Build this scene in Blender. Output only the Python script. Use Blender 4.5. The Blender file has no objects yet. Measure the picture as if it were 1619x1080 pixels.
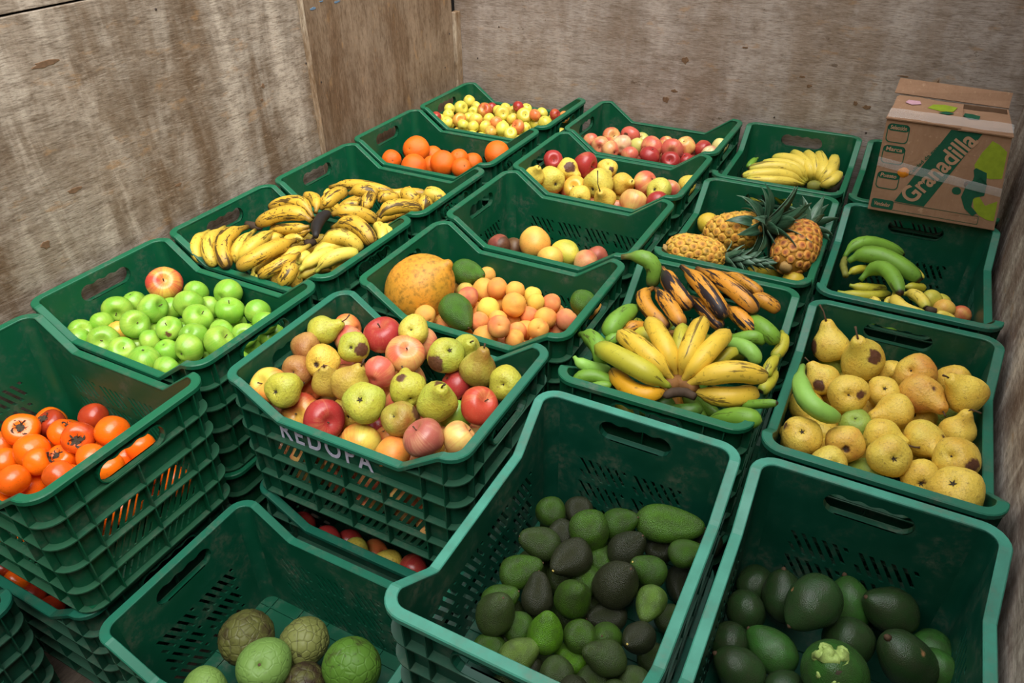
import bpy, bmesh, math, random
from mathutils import Vector, Matrix, Euler, Quaternion
from mathutils import noise as mnoise
scene = bpy.context.scene
COL = scene.collection

# ------------------------------------------------------------------ camera
ZR = 0.662                                  # height of the upper crates' rims above the truck floor
cam_d = bpy.data.cameras.new('camera'); cam = bpy.data.objects.new('camera', cam_d); COL.objects.link(cam)
YAW, PITCH, ROLL = -0.48711, -0.60686, -0.01199
fwd = Vector((math.sin(YAW)*math.cos(PITCH), math.cos(YAW)*math.cos(PITCH), math.sin(PITCH)))
rgt = fwd.cross(Vector((0, 0, 1))).normalized(); upv = rgt.cross(fwd)
r2 = math.cos(ROLL)*rgt + math.sin(ROLL)*upv; u2 = -math.sin(ROLL)*rgt + math.cos(ROLL)*upv
m = Matrix((r2, u2, -fwd)).transposed().to_4x4(); m.translation = Vector((1.7768, -0.3364, 0.9522 + ZR))
cam.matrix_world = m
cam_d.sensor_width = 36.0; cam_d.lens = 1179.8/1619*36.0; cam_d.clip_start = 0.02
scene.camera = cam

# ------------------------------------------------------------------ overcast daylight into the open truck bed
w = bpy.data.worlds.new('overcast_sky'); scene.world = w; w.use_nodes = True
bg = w.node_tree.nodes['Background']; wn = w.node_tree.nodes; wl_ = w.node_tree.links
# overcast dome after the usual overcast law: the zenith three times as bright as the horizon
tcw = wn.new('ShaderNodeTexCoord'); sx = wn.new('ShaderNodeSeparateXYZ'); wl_.new(tcw.outputs['Generated'], sx.inputs[0])
mr = wn.new('ShaderNodeMapRange'); wl_.new(sx.outputs['Z'], mr.inputs['Value'])
for k_, v_ in (('From Min', 0.0), ('From Max', 1.0), ('To Min', 0.34), ('To Max', 1.0)): mr.inputs[k_].default_value = v_
mm = wn.new('ShaderNodeMath'); mm.operation = 'MULTIPLY'; mm.inputs[1].default_value = 3.0; wl_.new(mr.outputs[0], mm.inputs[0])
wl_.new(mm.outputs[0], bg.inputs['Strength'])
bg.inputs['Color'].default_value = (0.92, 0.96, 1.0, 1)
sd = bpy.data.lights.new('veiled_sun', 'SUN'); sun = bpy.data.objects.new('veiled_sun', sd); COL.objects.link(sun)
sd.energy = 5.0; sd.angle = math.radians(55); sd.color = (1.0, 0.97, 0.92)
sun.rotation_euler = Vector((-0.45, 0.35, -1.0)).to_track_quat('-Z', 'Y').to_euler()
sun.location = (2.5, -1, 4)
scene.view_settings.view_transform = 'Standard'; scene.view_settings.look = 'None'
scene.view_settings.exposure = 0.0; scene.view_settings.gamma = 1.0
scene.view_settings.use_curve_mapping = False

# ------------------------------------------------------------------ helpers
def tag(o, label=None, cat=None, group=None, kind=None):
    if label: o['label'] = label
    if cat: o['category'] = cat
    if group: o['group'] = group
    if kind: o['kind'] = kind
    return o
def link(name, data, parent=None, mat=None):
    o = bpy.data.objects.new(name, data); COL.objects.link(o)
    if parent is not None: o.parent = parent
    if mat is not None and data is not None and not data.materials: data.materials.append(mat)
    return o
def empty(name, loc=(0, 0, 0), rz=0.0):
    o = bpy.data.objects.new(name, None); COL.objects.link(o); o.location = loc; o.rotation_euler = (0, 0, rz)
    o.empty_display_size = 0.05
    return o
def to_mesh(bm, name, smooth=False, recalc=True):
    if recalc: bmesh.ops.recalc_face_normals(bm, faces=bm.faces)
    me = bpy.data.meshes.new(name); bm.to_mesh(me); bm.free()
    if smooth:
        for p in me.polygons: p.use_smooth = True
    return me
def pydata(name, vs, fs, smooth=False):
    me = bpy.data.meshes.new(name); me.from_pydata([tuple(v) for v in vs], [], fs); me.update()
    if smooth:
        for p in me.polygons: p.use_smooth = True
    return me
def box_bm(bm, x0, x1, y0, y1, z0, z1, mat=None):
    vs = [bm.verts.new(p) for p in ((x0,y0,z0),(x1,y0,z0),(x1,y1,z0),(x0,y1,z0),(x0,y0,z1),(x1,y0,z1),(x1,y1,z1),(x0,y1,z1))]
    for f in ((0,3,2,1),(4,5,6,7),(0,1,5,4),(1,2,6,5),(2,3,7,6),(3,0,4,7)): bm.faces.new([vs[i] for i in f])
    return vs
def box_mesh(name, x0, x1, y0, y1, z0, z1, bevel=0.0):
    bm = bmesh.new(); box_bm(bm, x0, x1, y0, y1, z0, z1)
    if bevel: bmesh.ops.bevel(bm, geom=bm.edges[:], offset=bevel, segments=2, affect='EDGES', profile=0.6)
    return to_mesh(bm, name)
def copy_part(o, parent):
    c = o.copy(); COL.objects.link(c); c.parent = parent
    return c
def copy_tree(o, parent=None):
    kids = list(o.children)
    c = o.copy(); COL.objects.link(c); c.parent = parent
    for k in kids: copy_tree(k, c)
    return c

# ------------------------------------------------------------------ material toolkit
class NT:
    def __init__(s, name):
        s.m = bpy.data.materials.new(name); s.m.use_nodes = True; s.t = s.m.node_tree; s.n = s.t.nodes
        s.b = s.n['Principled BSDF']; s.tc = None
    def node(s, kind, **kw):
        n = s.n.new(kind)
        for k, v in kw.items(): setattr(n, k, v)
        return n
    def lk(s, a, b): s.t.links.new(a, b); return a
    def coords(s, kind='Object', scale=(1, 1, 1), rnd=True, loc=(0, 0, 0)):
        tc = s.node('ShaderNodeTexCoord'); mp = s.node('ShaderNodeMapping')
        mp.inputs['Scale'].default_value = scale; mp.inputs['Location'].default_value = loc
        s.lk(tc.outputs[kind], mp.inputs['Vector'])
        out = mp.outputs['Vector']
        if rnd:
            oi = s.info(); ml = s.node('ShaderNodeMath', operation='MULTIPLY'); ml.inputs[1].default_value = 37.0
            s.lk(oi.outputs['Random'], ml.inputs[0]); va = s.node('ShaderNodeVectorMath', operation='ADD')
            s.lk(out, va.inputs[0]); s.lk(ml.outputs[0], va.inputs[1]); out = va.outputs[0]
        return out
    def info(s):
        if not hasattr(s, '_oi'): s._oi = s.node('ShaderNodeObjectInfo')
        return s._oi
    def noise(s, vec, scale, detail=4.0, rough=0.55, dist=0.0):
        n = s.node('ShaderNodeTexNoise'); n.inputs['Scale'].default_value = scale; n.inputs['Detail'].default_value = detail
        n.inputs['Roughness'].default_value = rough; n.inputs['Distortion'].default_value = dist
        s.lk(vec, n.inputs['Vector']); return n.outputs['Fac']
    def voro(s, vec, scale, feature='F1', rnd=1.0):
        n = s.node('ShaderNodeTexVoronoi', feature=feature); n.inputs['Scale'].default_value = scale
        n.inputs['Randomness'].default_value = rnd
        s.lk(vec, n.inputs['Vector']); return n
    def ramp(s, fac, stops, interp='LINEAR'):
        r = s.node('ShaderNodeValToRGB'); e = r.color_ramp; e.interpolation = interp
        while len(e.elements) < len(stops): e.elements.new(0.5)
        for el, (p, c) in zip(e.elements, stops):
            el.position = p; el.color = (c, c, c, 1) if isinstance(c, (int, float)) else (c[0], c[1], c[2], 1)
        s.lk(fac, r.inputs['Fac']); return r.outputs['Color']
    def mix(s, fac, a, b, mode='MIX'):
        n = s.node('ShaderNodeMix', data_type='RGBA', blend_type=mode)
        if isinstance(fac, (int, float)): n.inputs[0].default_value = fac
        else: s.lk(fac, n.inputs[0])
        for i, v in ((6, a), (7, b)):
            if isinstance(v, (tuple, list)): n.inputs[i].default_value = (v[0], v[1], v[2], 1)
            else: s.lk(v, n.inputs[i])
        return n.outputs[2]
    def math(s, op, a, b=None, clamp=False):
        n = s.node('ShaderNodeMath', operation=op); n.use_clamp = clamp
        for i, v in ((0, a), (1, b)):
            if v is None: continue
            if isinstance(v, (int, float)): n.inputs[i].default_value = v
            else: s.lk(v, n.inputs[i])
        return n.outputs[0]
    def sep(s, vec):
        n = s.node('ShaderNodeSeparateXYZ'); s.lk(vec, n.inputs[0]); return n.outputs
    def attr(s, name):
        n = s.node('ShaderNodeAttribute'); n.attribute_type = 'OBJECT'; n.attribute_name = name; return n
    def bump(s, h, strength=0.3, dist=0.001):
        n = s.node('ShaderNodeBump'); n.inputs['Strength'].default_value = strength; n.inputs['Distance'].default_value = dist
        s.lk(h, n.inputs['Height']); s.lk(n.outputs['Normal'], s.b.inputs['Normal']); return n
    def done(s, color=None, rough=0.5, spec=0.5, sss=0.0, sssr=(0.01, 0.005, 0.003), coat=0.0):
        if color is not None:
            if isinstance(color, (tuple, list)): s.b.inputs['Base Color'].default_value = (*color, 1)
            else: s.lk(color, s.b.inputs['Base Color'])
        if isinstance(rough, (int, float)): s.b.inputs['Roughness'].default_value = rough
        else: s.lk(rough, s.b.inputs['Roughness'])
        s.b.inputs['Specular IOR Level'].default_value = spec
        if coat: s.b.inputs['Coat Weight'].default_value = coat; s.b.inputs['Coat Roughness'].default_value = 0.15
        return s.m
def srgb(r, g, b):
    f = lambda c: (c/255/12.92) if c/255 <= 0.04045 else ((c/255 + 0.055)/1.055)**2.4
    return (f(r), f(g), f(b))

def mat_plastic():
    t = NT('green_plastic'); oi = t.info()
    v = t.coords('Object', (1, 1, 1), rnd=True)
    n1 = t.noise(v, 14, 5, 0.6); n2 = t.noise(v, 90, 4, 0.6)
    base = t.mix(t.ramp(n1, [(0.35, 0.0), (0.75, 1.0)]), oi.outputs['Color'], t.mix(0.55, oi.outputs['Color'], (0.010, 0.085, 0.05)))
    dust = t.math('MULTIPLY', t.ramp(n1, [(0.50, 0.0), (0.72, 1.0)]), t.ramp(n2, [(0.40, 0.0), (0.60, 1.0)]))
    dust = t.math('MULTIPLY', dust, 0.42)
    col = t.mix(dust, base, (0.16, 0.15, 0.11))
    t.bump(n2, 0.12, 0.0006)
    return t.done(col, t.math('ADD', t.math('MULTIPLY', n1, 0.25), 0.30), 0.36)
def mat_plywood(name, axis, light, dark, warm, stain=0.8, pale=0.6):
    """weathered plywood; axis = grain direction in object space (metres)"""
    t = NT(name)
    def sc(al, ac): return {'X': (al, ac, ac), 'Y': (ac, al, ac), 'Z': (ac, ac, al)}[axis]
    fib = t.noise(t.coords('Object', sc(34, 250), rnd=False), 1.0, 5, 0.65, 0.15)
    mid = t.noise(t.coords('Object', sc(9, 50), rnd=False, loc=(1, 2, 3)), 1.0, 6, 0.7, 0.5)
    big = t.noise(t.coords('Object', (3.2, 3.2, 3.2), rnd=False), 1.0, 6, 0.68, 0.3)
    run = t.noise(t.coords('Object', (7.5, 7.5, 1.3), rnd=False, loc=(4, 7, 1)), 1.0, 6, 0.62, 0.5)
    blot = t.noise(t.coords('Object', (16, 16, 16), rnd=False, loc=(2, 5, 8)), 1.0, 6, 0.7, 0.2)
    c = t.mix(t.ramp(big, [(0.36, 0.0), (0.62, 1.0)]), dark, light)
    c = t.mix(t.math('MULTIPLY', t.ramp(run, [(0.47, 0.0), (0.62, 1.0)]), stain), c, warm)
    bl2 = t.noise(t.coords('Object', (5.5, 5.5, 4.0), rnd=False, loc=(9, 3, 6)), 1.0, 7, 0.72, 0.4)
    c = t.mix(t.math('MULTIPLY', t.ramp(bl2, [(0.50, 0.0), (0.64, 1.0)]), 0.5), c, tuple(x*0.85 for x in warm))
    c = t.mix(t.math('MULTIPLY', t.ramp(bl2, [(0.30, 1.0), (0.44, 0.0)]), pale*0.8), c, tuple(min(1, x*1.4) for x in light))
    c = t.mix(t.math('MULTIPLY', t.ramp(run, [(0.34, 1.0), (0.46, 0.0)]), pale), c, tuple(min(1, x*1.45) for x in light))
    c = t.mix(t.math('MULTIPLY', t.ramp(blot, [(0.54, 0.0), (0.70, 1.0)]), 0.45), c, tuple(x*0.72 for x in warm))
    c = t.mix(t.math('MULTIPLY', t.ramp(mid, [(0.34, 1.0), (0.52, 0.0)]), 0.50), c, tuple(x*0.62 for x in warm))
    c = t.mix(t.math('MULTIPLY', t.ramp(mid, [(0.56, 0.0), (0.72, 1.0)]), 0.35), c, tuple(min(1, x*1.35) for x in light))
    c = t.mix(t.math('MULTIPLY', t.ramp(fib, [(0.36, 1.0), (0.50, 0.0)]), 0.50), c, tuple(x*0.42 for x in warm))
    c = t.mix(t.math('MULTIPLY', t.ramp(fib, [(0.56, 0.0), (0.70, 1.0)]), 0.30), c, tuple(min(1, x*1.5) for x in light))
    spots = t.noise(t.coords('Object', sc(12, 24), rnd=False, loc=(3, 1, 2)), 1.0, 6, 0.7)
    c = t.mix(t.math('MULTIPLY', t.ramp(spots, [(0.65, 0.0), (0.69, 1.0)]), 0.7), c, (0.10, 0.065, 0.04))
    or_ = t.noise(t.coords('Object', sc(10, 22), rnd=False, loc=(7, 4, 9)), 1.0, 5, 0.65)
    c = t.mix(t.math('MULTIPLY', t.ramp(or_, [(0.60, 0.0), (0.70, 1.0)]), 0.42), c, (0.38, 0.21, 0.085))
    h = t.math('ADD', t.math('MULTIPLY', mid, 0.7), t.math('MULTIPLY', fib, 0.5))
    t.bump(h, 0.5, 0.003)
    return t.done(c, 0.85, 0.15)
def mat_flat(name, col, rough=0.6, spec=0.3, var=0.15, scale=30, metal=0):
    t = NT(name); v = t.coords('Object', rnd=True); n = t.noise(v, scale, 4)
    c = t.mix(n, tuple(x*(1-var) for x in col), tuple(min(1, x*(1+var)) for x in col))
    return t.done(c, rough, spec)
# ------------------------------------------------------------------ truck bed: floor and plywood walls
M_PLY_L = mat_plywood('plywood_left', 'Y', srgb(162, 151, 137), srgb(134, 118, 101), srgb(106, 85, 64), 0.9, 0.8)
M_PLY_LB = mat_plywood('plywood_left_back', 'Z', srgb(138, 119, 99), srgb(118, 97, 76), srgb(100, 75, 52), 0.7, 0.4)
M_PLY_B = mat_plywood('plywood_back', 'X', srgb(168, 156, 146), srgb(148, 135, 124), srgb(132, 110, 90), 0.45, 0.3)
M_PLY_R = mat_plywood('plywood_right', 'Y', srgb(190, 178, 164), srgb(120, 102, 90), srgb(112, 86, 70), 0.7, 0.9)
M_TIMBER = mat_plywood('batten_timber', 'Z', srgb(182, 168, 148), srgb(140, 116, 90), srgb(120, 92, 64))
M_DARK = mat_flat('dark_gap', (0.012, 0.011, 0.010), 0.9, 0.1)
M_FLOOR = mat_plywood('floor_planks', 'Y', (0.07, 0.055, 0.042), (0.045, 0.035, 0.028), (0.05, 0.035, 0.022))
M_RUST = mat_flat('rusty_nail', (0.05, 0.035, 0.028), 0.7, 0.3)
M_SPLINT = mat_flat('bare_wood', (0.16, 0.095, 0.055), 0.85, 0.1, 0.5, 120)

M_GROUND = mat_flat('asphalt', (0.10, 0.10, 0.10), 0.9, 0.2, 0.3, 3)
gr = link('ground', box_mesh('ground', -25, 25, -25, 25, -1.06, -1.0), None, M_GROUND); tag(gr, kind='structure')
XL, XR, YB = -0.032, 2.128, 2.632
fl = empty('floor'); tag(fl, kind='structure')
for i in range(11):
    x0 = -0.2 + i*0.235
    link('plank', box_mesh('plank', x0, x0+0.232, -1.3, 2.75, -0.03, 0.0, 0.002), fl, M_FLOOR)
wl = empty('wall_left'); tag(wl, kind='structure')
link('plywood_sheet', box_mesh('plywood_sheet', XL-0.018, XL, -1.3, 1.660, 0.0, ZR+0.612, 0.002), wl, M_PLY_L)
link('plywood_sheet', box_mesh('plywood_sheet', XL-0.022, XL-0.008, 1.664, YB-0.052, 0.0, ZR+2.0, 0.002), wl, M_PLY_LB)
link('plywood_sheet', box_mesh('plywood_sheet', XL-0.024, XL-0.005, -1.3, 1.660, ZR+0.617, ZR+2.0, 0.002), wl, M_PLY_L)
link('gap_shade_sheet', box_mesh('gap_shade_sheet', XL-0.06, XL-0.026, -1.3, YB+0.02, 0.0, ZR+2.0), wl, M_DARK)  # near-black sheet stands in for the shade inside the corner gap
link('corner_batten', box_mesh('corner_batten', XL-0.022, XL+0.004, YB-0.050, YB-0.002, 0.0, ZR+0.29, 0.003), wl, M_TIMBER)
def nail(parent, p, n, r=0.0035):
    bm = bmesh.new(); bmesh.ops.create_cone(bm, cap_ends=True, segments=10, radius1=r, radius2=r*0.8, depth=0.002)
    o = link('nail_head', to_mesh(bm, 'nail_head'), parent, M_RUST); o.location = p
    o.rotation_euler = Vector(n).to_track_quat('Z', 'Y').to_euler()
for y, z in ((1.10, 0.560), (1.63, 0.30), (1.645, 0.20), (1.64, 0.42), (0.62, 0.45), (0.3, 0.30)):
    nail(wl, (XL+0.001, y, ZR+z), (1, 0, 0))
for y, z in ((1.70, 0.22), (2.55, 0.21), (2.5, 0.08)):
    nail(wl, (XL-0.007, y, ZR+z), (1, 0, 0))
def chip(parent, p, w, h, seed, ax):
    """shallow torn patch of veneer: an irregular thin flake lying on the wall"""
    rr = random.Random(seed); n = 14; pts = []
    for i in range(n):
        a = i*2*math.pi/n; k = 0.65 + 0.5*rr.random()
        pts.append((w*0.7*k*math.cos(a), h*0.7*k*math.sin(a)))
    d = 0.0012
    to3 = (lambda u, v, t: (t, u, v)) if ax == 'X' else (lambda u, v, t: (u, -t, v))
    vs = [to3(u, v, 0.0) for u, v in pts] + [to3(u*0.9, v*0.9, d) for u, v in pts]
    fs = [[i, (i+1) % n, n+(i+1) % n, n+i] for i in range(n)] + [list(range(n, 2*n))]
    o = link('torn_veneer', pydata('torn_veneer', vs, fs), parent, M_SPLINT); o.location = p
for k, (y, z, ww, hh) in enumerate(((0.72, 0.20, 0.030, 0.010), (0.60, 0.10, 0.020, 0.016), (0.28, 0.13, 0.035, 0.018), (1.42, 0.28, 0.012, 0.012),
                                    (1.405, 0.24, 0.010, 0.008), (0.76, 0.50, 0.055, 0.010), (1.02, 0.10, 0.018, 0.007))):
    chip(wl, (XL, y, ZR+z), ww, hh, k, 'X')
link('edge_strip', box_mesh('edge_strip', XL-0.004, XL+0.0025, 1.634, 1.660, 0.0, ZR+0.612, 0.001), wl, M_TIMBER)
M_BLUE = mat_flat('old_blue_paint', srgb(96, 118, 138), 0.85, 0.1, 0.5, 150)
for k, (y, z, ww, hh) in enumerate(((1.715, 0.455, 0.022, 0.007), (1.760, 0.470, 0.016, 0.004), (1.84, 0.455, 0.026, 0.005))):
    chip(wl, (XL-0.008, y, ZR+z), ww, hh, 60+k, 'X'); ch = wl.children[-1] if False else [q for q in COL.objects if q.name.startswith('torn_veneer')][-1]; ch.name = 'paint_smear'; ch.data.materials.clear(); ch.data.materials.append(M_BLUE)
wf = empty('added_sky_block'); tag(wf, kind='structure')  # unseen wall added behind the camera to cut low sky light
for k in range(14): link('sky_block_board', box_mesh('sky_block_board', XL-0.05, XR+0.05, -1.34, -1.31, 0.19*k, 0.19*k+0.185, 0.003), wf, M_TIMBER)
wb = empty('wall_back'); tag(wb, kind='structure')
link('plywood_sheet', box_mesh('plywood_sheet', XL-0.03, XR+0.06, YB, YB+0.018, 0.0, ZR+2.0, 0.002), wb, M_PLY_B)
for k, (x, z, ww, hh) in enumerate(((0.98, 0.19, 0.020, 0.020), (0.92, 0.03, 0.022, 0.020), (0.95, 0.07, 0.020, 0.010), (1.45, 0.15, 0.014, 0.010), (1.86, 0.20, 0.008, 0.035),
                                    (1.66, 0.10, 0.022, 0.012), (1.62, 0.11, 0.012, 0.012), (1.42, 0.18, 0.016, 0.006), (1.20, 0.26, 0.020, 0.006), (1.75, 0.22, 0.028, 0.005))):
    chip(wb, (x, YB, ZR+z), ww, hh, 20+k, 'Y')
for x, z in ((0.16, 0.24), (0.05, 0.10), (1.35, 0.02), (1.68, 0.01)): nail(wb, (x, YB-0.001, ZR+z), (0, -1, 0))
wr = empty('wall_right'); tag(wr, kind='structure')
o = link('plywood_sheet', box_mesh('plywood_sheet', 0.0, 0.018, -1.3, YB+0.01, 0.0, ZR+2.0, 0.002), wr, M_PLY_R); o.location = (XR, 0, 0)
# ------------------------------------------------------------------ the moulded plastic crate (origin at the middle of its underside)
M_PL = mat_plastic()
M_LETTER = mat_flat('white_marker_paint', srgb(196, 192, 214), 0.7, 0.2, 0.25, 200)
CH, CX, CY = 0.33, 0.2975, 0.2065           # height, half length, half width over the rim
RW = 0.020                                   # width of the rim flange
DIP = 0.070
def taper(p):
    d = (CH - p[2])/CH
    return (p[0]*(1 - 0.006*d/CX), p[1]*(1 - 0.006*d/CY), p[2])
def rr_path(ins, r, n=6):
    """rounded rectangle at inset ins, counter-clockwise, with extra stops on the long sides: list of (x, y, nx, ny)"""
    hx, hy = CX-ins, CY-ins; out = []
    us = [0.252, 0.246, 0.240, 0.166, 0.160, 0.152, 0.075]
    def arc(cx, cy, a0):
        for i in range(n+1):
            a = math.radians(a0 + 90*i/n); out.append((cx + r*math.cos(a), cy + r*math.sin(a), math.cos(a), math.sin(a)))
    arc(hx-r, -hy+r, -90); arc(hx-r, hy-r, 0)
    for u in us + [0.0] + [-k for k in reversed(us)]: out.append((u, hy, 0, 1))
    arc(-hx+r, hy-r, 90); arc(-hx+r, -hy+r, 180)
    for u in [-k for k in us] + [0.0] + list(reversed(us)): out.append((u, -hy, 0, -1))
    return out
def rim_z(x):
    a = abs(x)
    if a >= 0.250: return 0.0
    if a <= 0.154: return -DIP
    k = (0.250 - a)/0.096
    return -DIP*(k if 0.12 < k < 0.88 else (k*k/0.24 + 0.06 if k <= 0.12 and False else k))
def sweep(prof, zf=None, r_out=0.045):
    """sweep a closed (inset, z) profile round the crate; zf(x) adds to z on the long sides"""
    paths = [rr_path(i, max(0.004, r_out - i)) for i, z in prof]
    n = len(paths[0]); k = len(prof); vs = []; fs = []
    for j in range(n):
        for q, (i, z) in enumerate(prof):
            x, y, nx, ny = paths[q][j]
            dz = zf(paths[0][j][0]) if (zf and abs(paths[0][j][3]) > 0.99) else 0.0
            vs.append(taper((x, y, z + dz)))
    for j in range(n):
        a, b = j*k, ((j+1) % n)*k
        for q in range(k):
            q2 = (q+1) % k; fs.append([a+q, b+q, b+q2, a+q2])
    return vs, fs
def crate_meshes():
    M = {}
    vs, fs = sweep([(0.0, CH-0.002), (0.002, CH), (RW-0.0015, CH), (RW, CH-0.0015), (RW, CH-0.006), (0.003, CH-0.006), (0.003, CH-0.011), (0.0, CH-0.011)], rim_z)
    M['rim'] = pydata('rim', vs, fs)
    for k, z in enumerate((CH-0.0745, CH-0.135, CH-0.20, CH-0.265, 0.0035)):
        i0 = 0.0015 if k < 4 else 0.003
        vs, fs = sweep([(i0, z), (i0, z+0.003), (0.0175, z+0.003), (0.0175, z)])
        M['rib_band_%d' % k] = pydata('rib_band', vs, fs)
    # corner posts
    IN = 0.017; rr_ = 0.028
    for ci, (sx, sy) in enumerate(((1, -1), (1, 1), (-1, 1), (-1, -1))):
        vs = []; fs = []; n = 7
        cx, cy = sx*(CX-IN-rr_), sy*(CY-IN-rr_); a0 = {(1,-1): -90, (1,1): 0, (-1,1): 90, (-1,-1): 180}[(sx, sy)]
        for i in range(n):
            a = math.radians(a0 + 90*i/(n-1))
            for rad in (rr_, rr_-0.003):
                for z in (0.004, CH-0.004):
                    vs.append(taper((cx+rad*math.cos(a), cy+rad*math.sin(a), z)))
        for i in range(n-1):
            a, b = i*4, (i+1)*4
            for q in ((0, 1), (1, 3), (3, 2), (2, 0)): fs.append([a+q[0], b+q[0], b+q[1], a+q[1]])
        cm = pydata('corner', vs, fs, True); cm.set_sharp_from_angle(angle=0.7); M['corner_%d' % ci] = cm
    # flat walls, triangulated with real slots
    def panel(name, half, top, holes, place):
        bm = bmesh.new(); loops = [[(-half, 0.004)] + [(half, 0.004)] + top] + holes; es = []
        for lp in loops:
            vv = [bm.verts.new((u, v, 0)) for u, v in lp]
            es += [bm.edges.new((vv[i], vv[(i+1) % len(vv)])) for i in range(len(vv))]
        bmesh.ops.triangle_fill(bm, use_beauty=True, use_dissolve=False, edges=es)
        fs = bm.faces[:]
        for f in fs:
            if f.normal.z < 0: f.normal_flip()
        ex = bmesh.ops.extrude_face_region(bm, geom=fs)
        for e in ex['geom']:
            if isinstance(e, bmesh.types.BMVert): e.co.z -= 0.003
        for v in bm.verts: v.co = taper(place(v.co.x, v.co.y, v.co.z))
        return to_mesh(bm, name)
    def slots(cells, rows):
        hs = []
        for (u0, u1) in cells:
            for (v0, v1) in rows:
                sl = 0.60*(v1-v0); w = 0.0082; step = 0.0188
                u = u0 - sl + 0.006
                while u < u1:
                    # slanted slot clipped to the cell
                    lo, hi = 0.0, 1.0
                    if u < u0: lo = (u0-u)/sl
                    if u + sl + w > u1: hi = (u1-w-u)/sl
                    if hi - lo > 0.18:
                        ua, ub = u+sl*lo, u+sl*hi; va, vb = v0+(v1-v0)*lo, v0+(v1-v0)*hi
                        hs.append([(ua, va), (ua+w, va), (ub+w, vb), (ub, vb)])
                    u += step
        return hs
    rows = [(CH-0.194, CH-0.142), (CH-0.259, CH-0.207), (CH-0.318, CH-0.272)]
    HU, HZ0, HZ1 = 0.075, CH-0.0705, CH-0.024; hr = (HZ1-HZ0)/2
    hole = []
    for i in range(9):
        a = math.radians(-90 - 180*i/8 + 180); hole.append((HU-hr+hr*math.cos(a - math.pi/1 + math.pi), (HZ0+HZ1)/2 + hr*math.sin(-math.pi/2 + math.pi*i/8)))
    hole = [(HU-hr+hr*math.cos(-math.pi/2+math.pi*i/8), (HZ0+HZ1)/2+hr*math.sin(-math.pi/2+math.pi*i/8)) for i in range(9)]
    for i in range(1, 24):
        u = (HU-hr)*(1-2*i/24); hole.append((u, HZ1 - 0.0045*(0.5-0.5*math.cos(i/24*6*math.pi))))
    hole += [(-(HU-hr)+hr*math.cos(math.pi/2+math.pi*i/8), (HZ0+HZ1)/2+hr*math.sin(math.pi/2+math.pi*i/8)) for i in range(9)]
    hs_ = CY-IN-rr_
    cs = [(-0.114, -0.006), (0.006, 0.114)]
    top_s = [(hs_, CH-0.004), (-hs_, CH-0.004)]
    hl_ = CX-IN-rr_
    cl = [(-0.198, -0.106), (-0.094, -0.006), (0.006, 0.094), (0.106, 0.198)]
    top_l = [(hl_, CH-0.004), (0.249, CH-0.004), (0.155, CH-DIP-0.004), (-0.155, CH-DIP-0.004), (-0.249, CH-0.004), (-hl_, CH-0.004)]
    X0, Y0 = CX-IN, CY-IN
    M['end_0'] = panel('end_wall', hs_, top_s, slots(cs, rows) + [hole], lambda u, v, t: (X0+t, u, v))
    M['end_1'] = panel('end_wall', hs_, top_s, slots(cs, rows) + [hole], lambda u, v, t: (-X0-t, -u, v))
    M['side_0'] = panel('side_wall', hl_, top_l, slots(cl, rows), lambda u, v, t: (-u, Y0+t, v))
    M['side_1'] = panel('side_wall', hl_, top_l, slots(cl, rows), lambda u, v, t: (u, -Y0-t, v))
    # grip: collar round the hand hole
    for k, sg in ((0, 1), (1, -1)):
        vs = []; fs = []; n = len(hole); c0 = (HZ0+HZ1)/2
        for (u, v) in hole:
            for t, g in ((-0.003, 1.0), (0.0125, 1.0), (0.0125, 1.08), (-0.0005, 1.08)):
                vs.append(taper((sg*(X0+t), u*(1+(g-1)*0.5)*sg, c0+(v-c0)*g)))
        for j in range(n):
            a, b = j*4, ((j+1) % n)*4
            for q in range(4): fs.append([a+q, b+q, b+(q+1) % 4, a+(q+1) % 4])
        M['grip_%d' % k] = pydata('grip', vs, fs)
    # vertical ribs
    def vrib(x, y, nx, ny, z0, z1):
        tx, ty = -ny, nx; h = 0.0013; vs = []
        for z in (z0, z1):
            for d, s in ((0.0005, -h), (0.0005, h), (0.0150, h), (0.0150, -h)):
                vs.append(taper((x - nx*(0.017-d) + tx*s, y - ny*(0.017-d) + ty*s, z)))
        return pydata('vertical_rib', vs, [[0,3,2,1],[4,5,6,7],[0,1,5,4],[1,2,6,5],[2,3,7,6],[3,0,4,7]])
    k = 0
    for sg in (1, -1):
        for u in (-0.158, -0.118, 0.0, 0.118, 0.158):
            z1 = CH-0.011 if abs(u) > 0.08 else CH-0.0745
            M['vrib_%d' % k] = vrib(sg*CX, u*sg, sg, 0, 0.006, z1); k += 1
        for u in (-0.255, -0.202, -0.10, 0.0, 0.10, 0.202, 0.255):
            z1 = CH-0.011 if abs(u) > 0.25 else (CH-0.045 if abs(u) > 0.2 else CH-0.135)
            M['vrib_%d' % k] = vrib(-u*sg, sg*CY, 0, sg, 0.006, z1); k += 1
    bm = bmesh.new(); box_bm(bm, -X0+0.008, X0-0.008, -Y0+0.008, Y0-0.008, 0.0035, 0.0075)
    for i in range(-3, 4): box_bm(bm, i*0.08-0.0015, i*0.08+0.0015, -Y0+0.01, Y0-0.01, 0.007, 0.0115)
    for i in range(-2, 3): box_bm(bm, -X0+0.01, X0-0.01, i*0.075-0.0015, i*0.075+0.0015, 0.007, 0.0115)
    M['base'] = to_mesh(bm, 'base')
    for me in M.values(): me.materials.append(M_PL)
    return M
CM = crate_meshes()
PARTNAME = {'rim': 'rim', 'base': 'base', 'end': 'end_wall', 'side': 'side_wall', 'corner': 'corner', 'rib_band': 'rib_band', 'vrib': 'vertical_rib', 'grip': 'hand_grip'}
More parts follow.
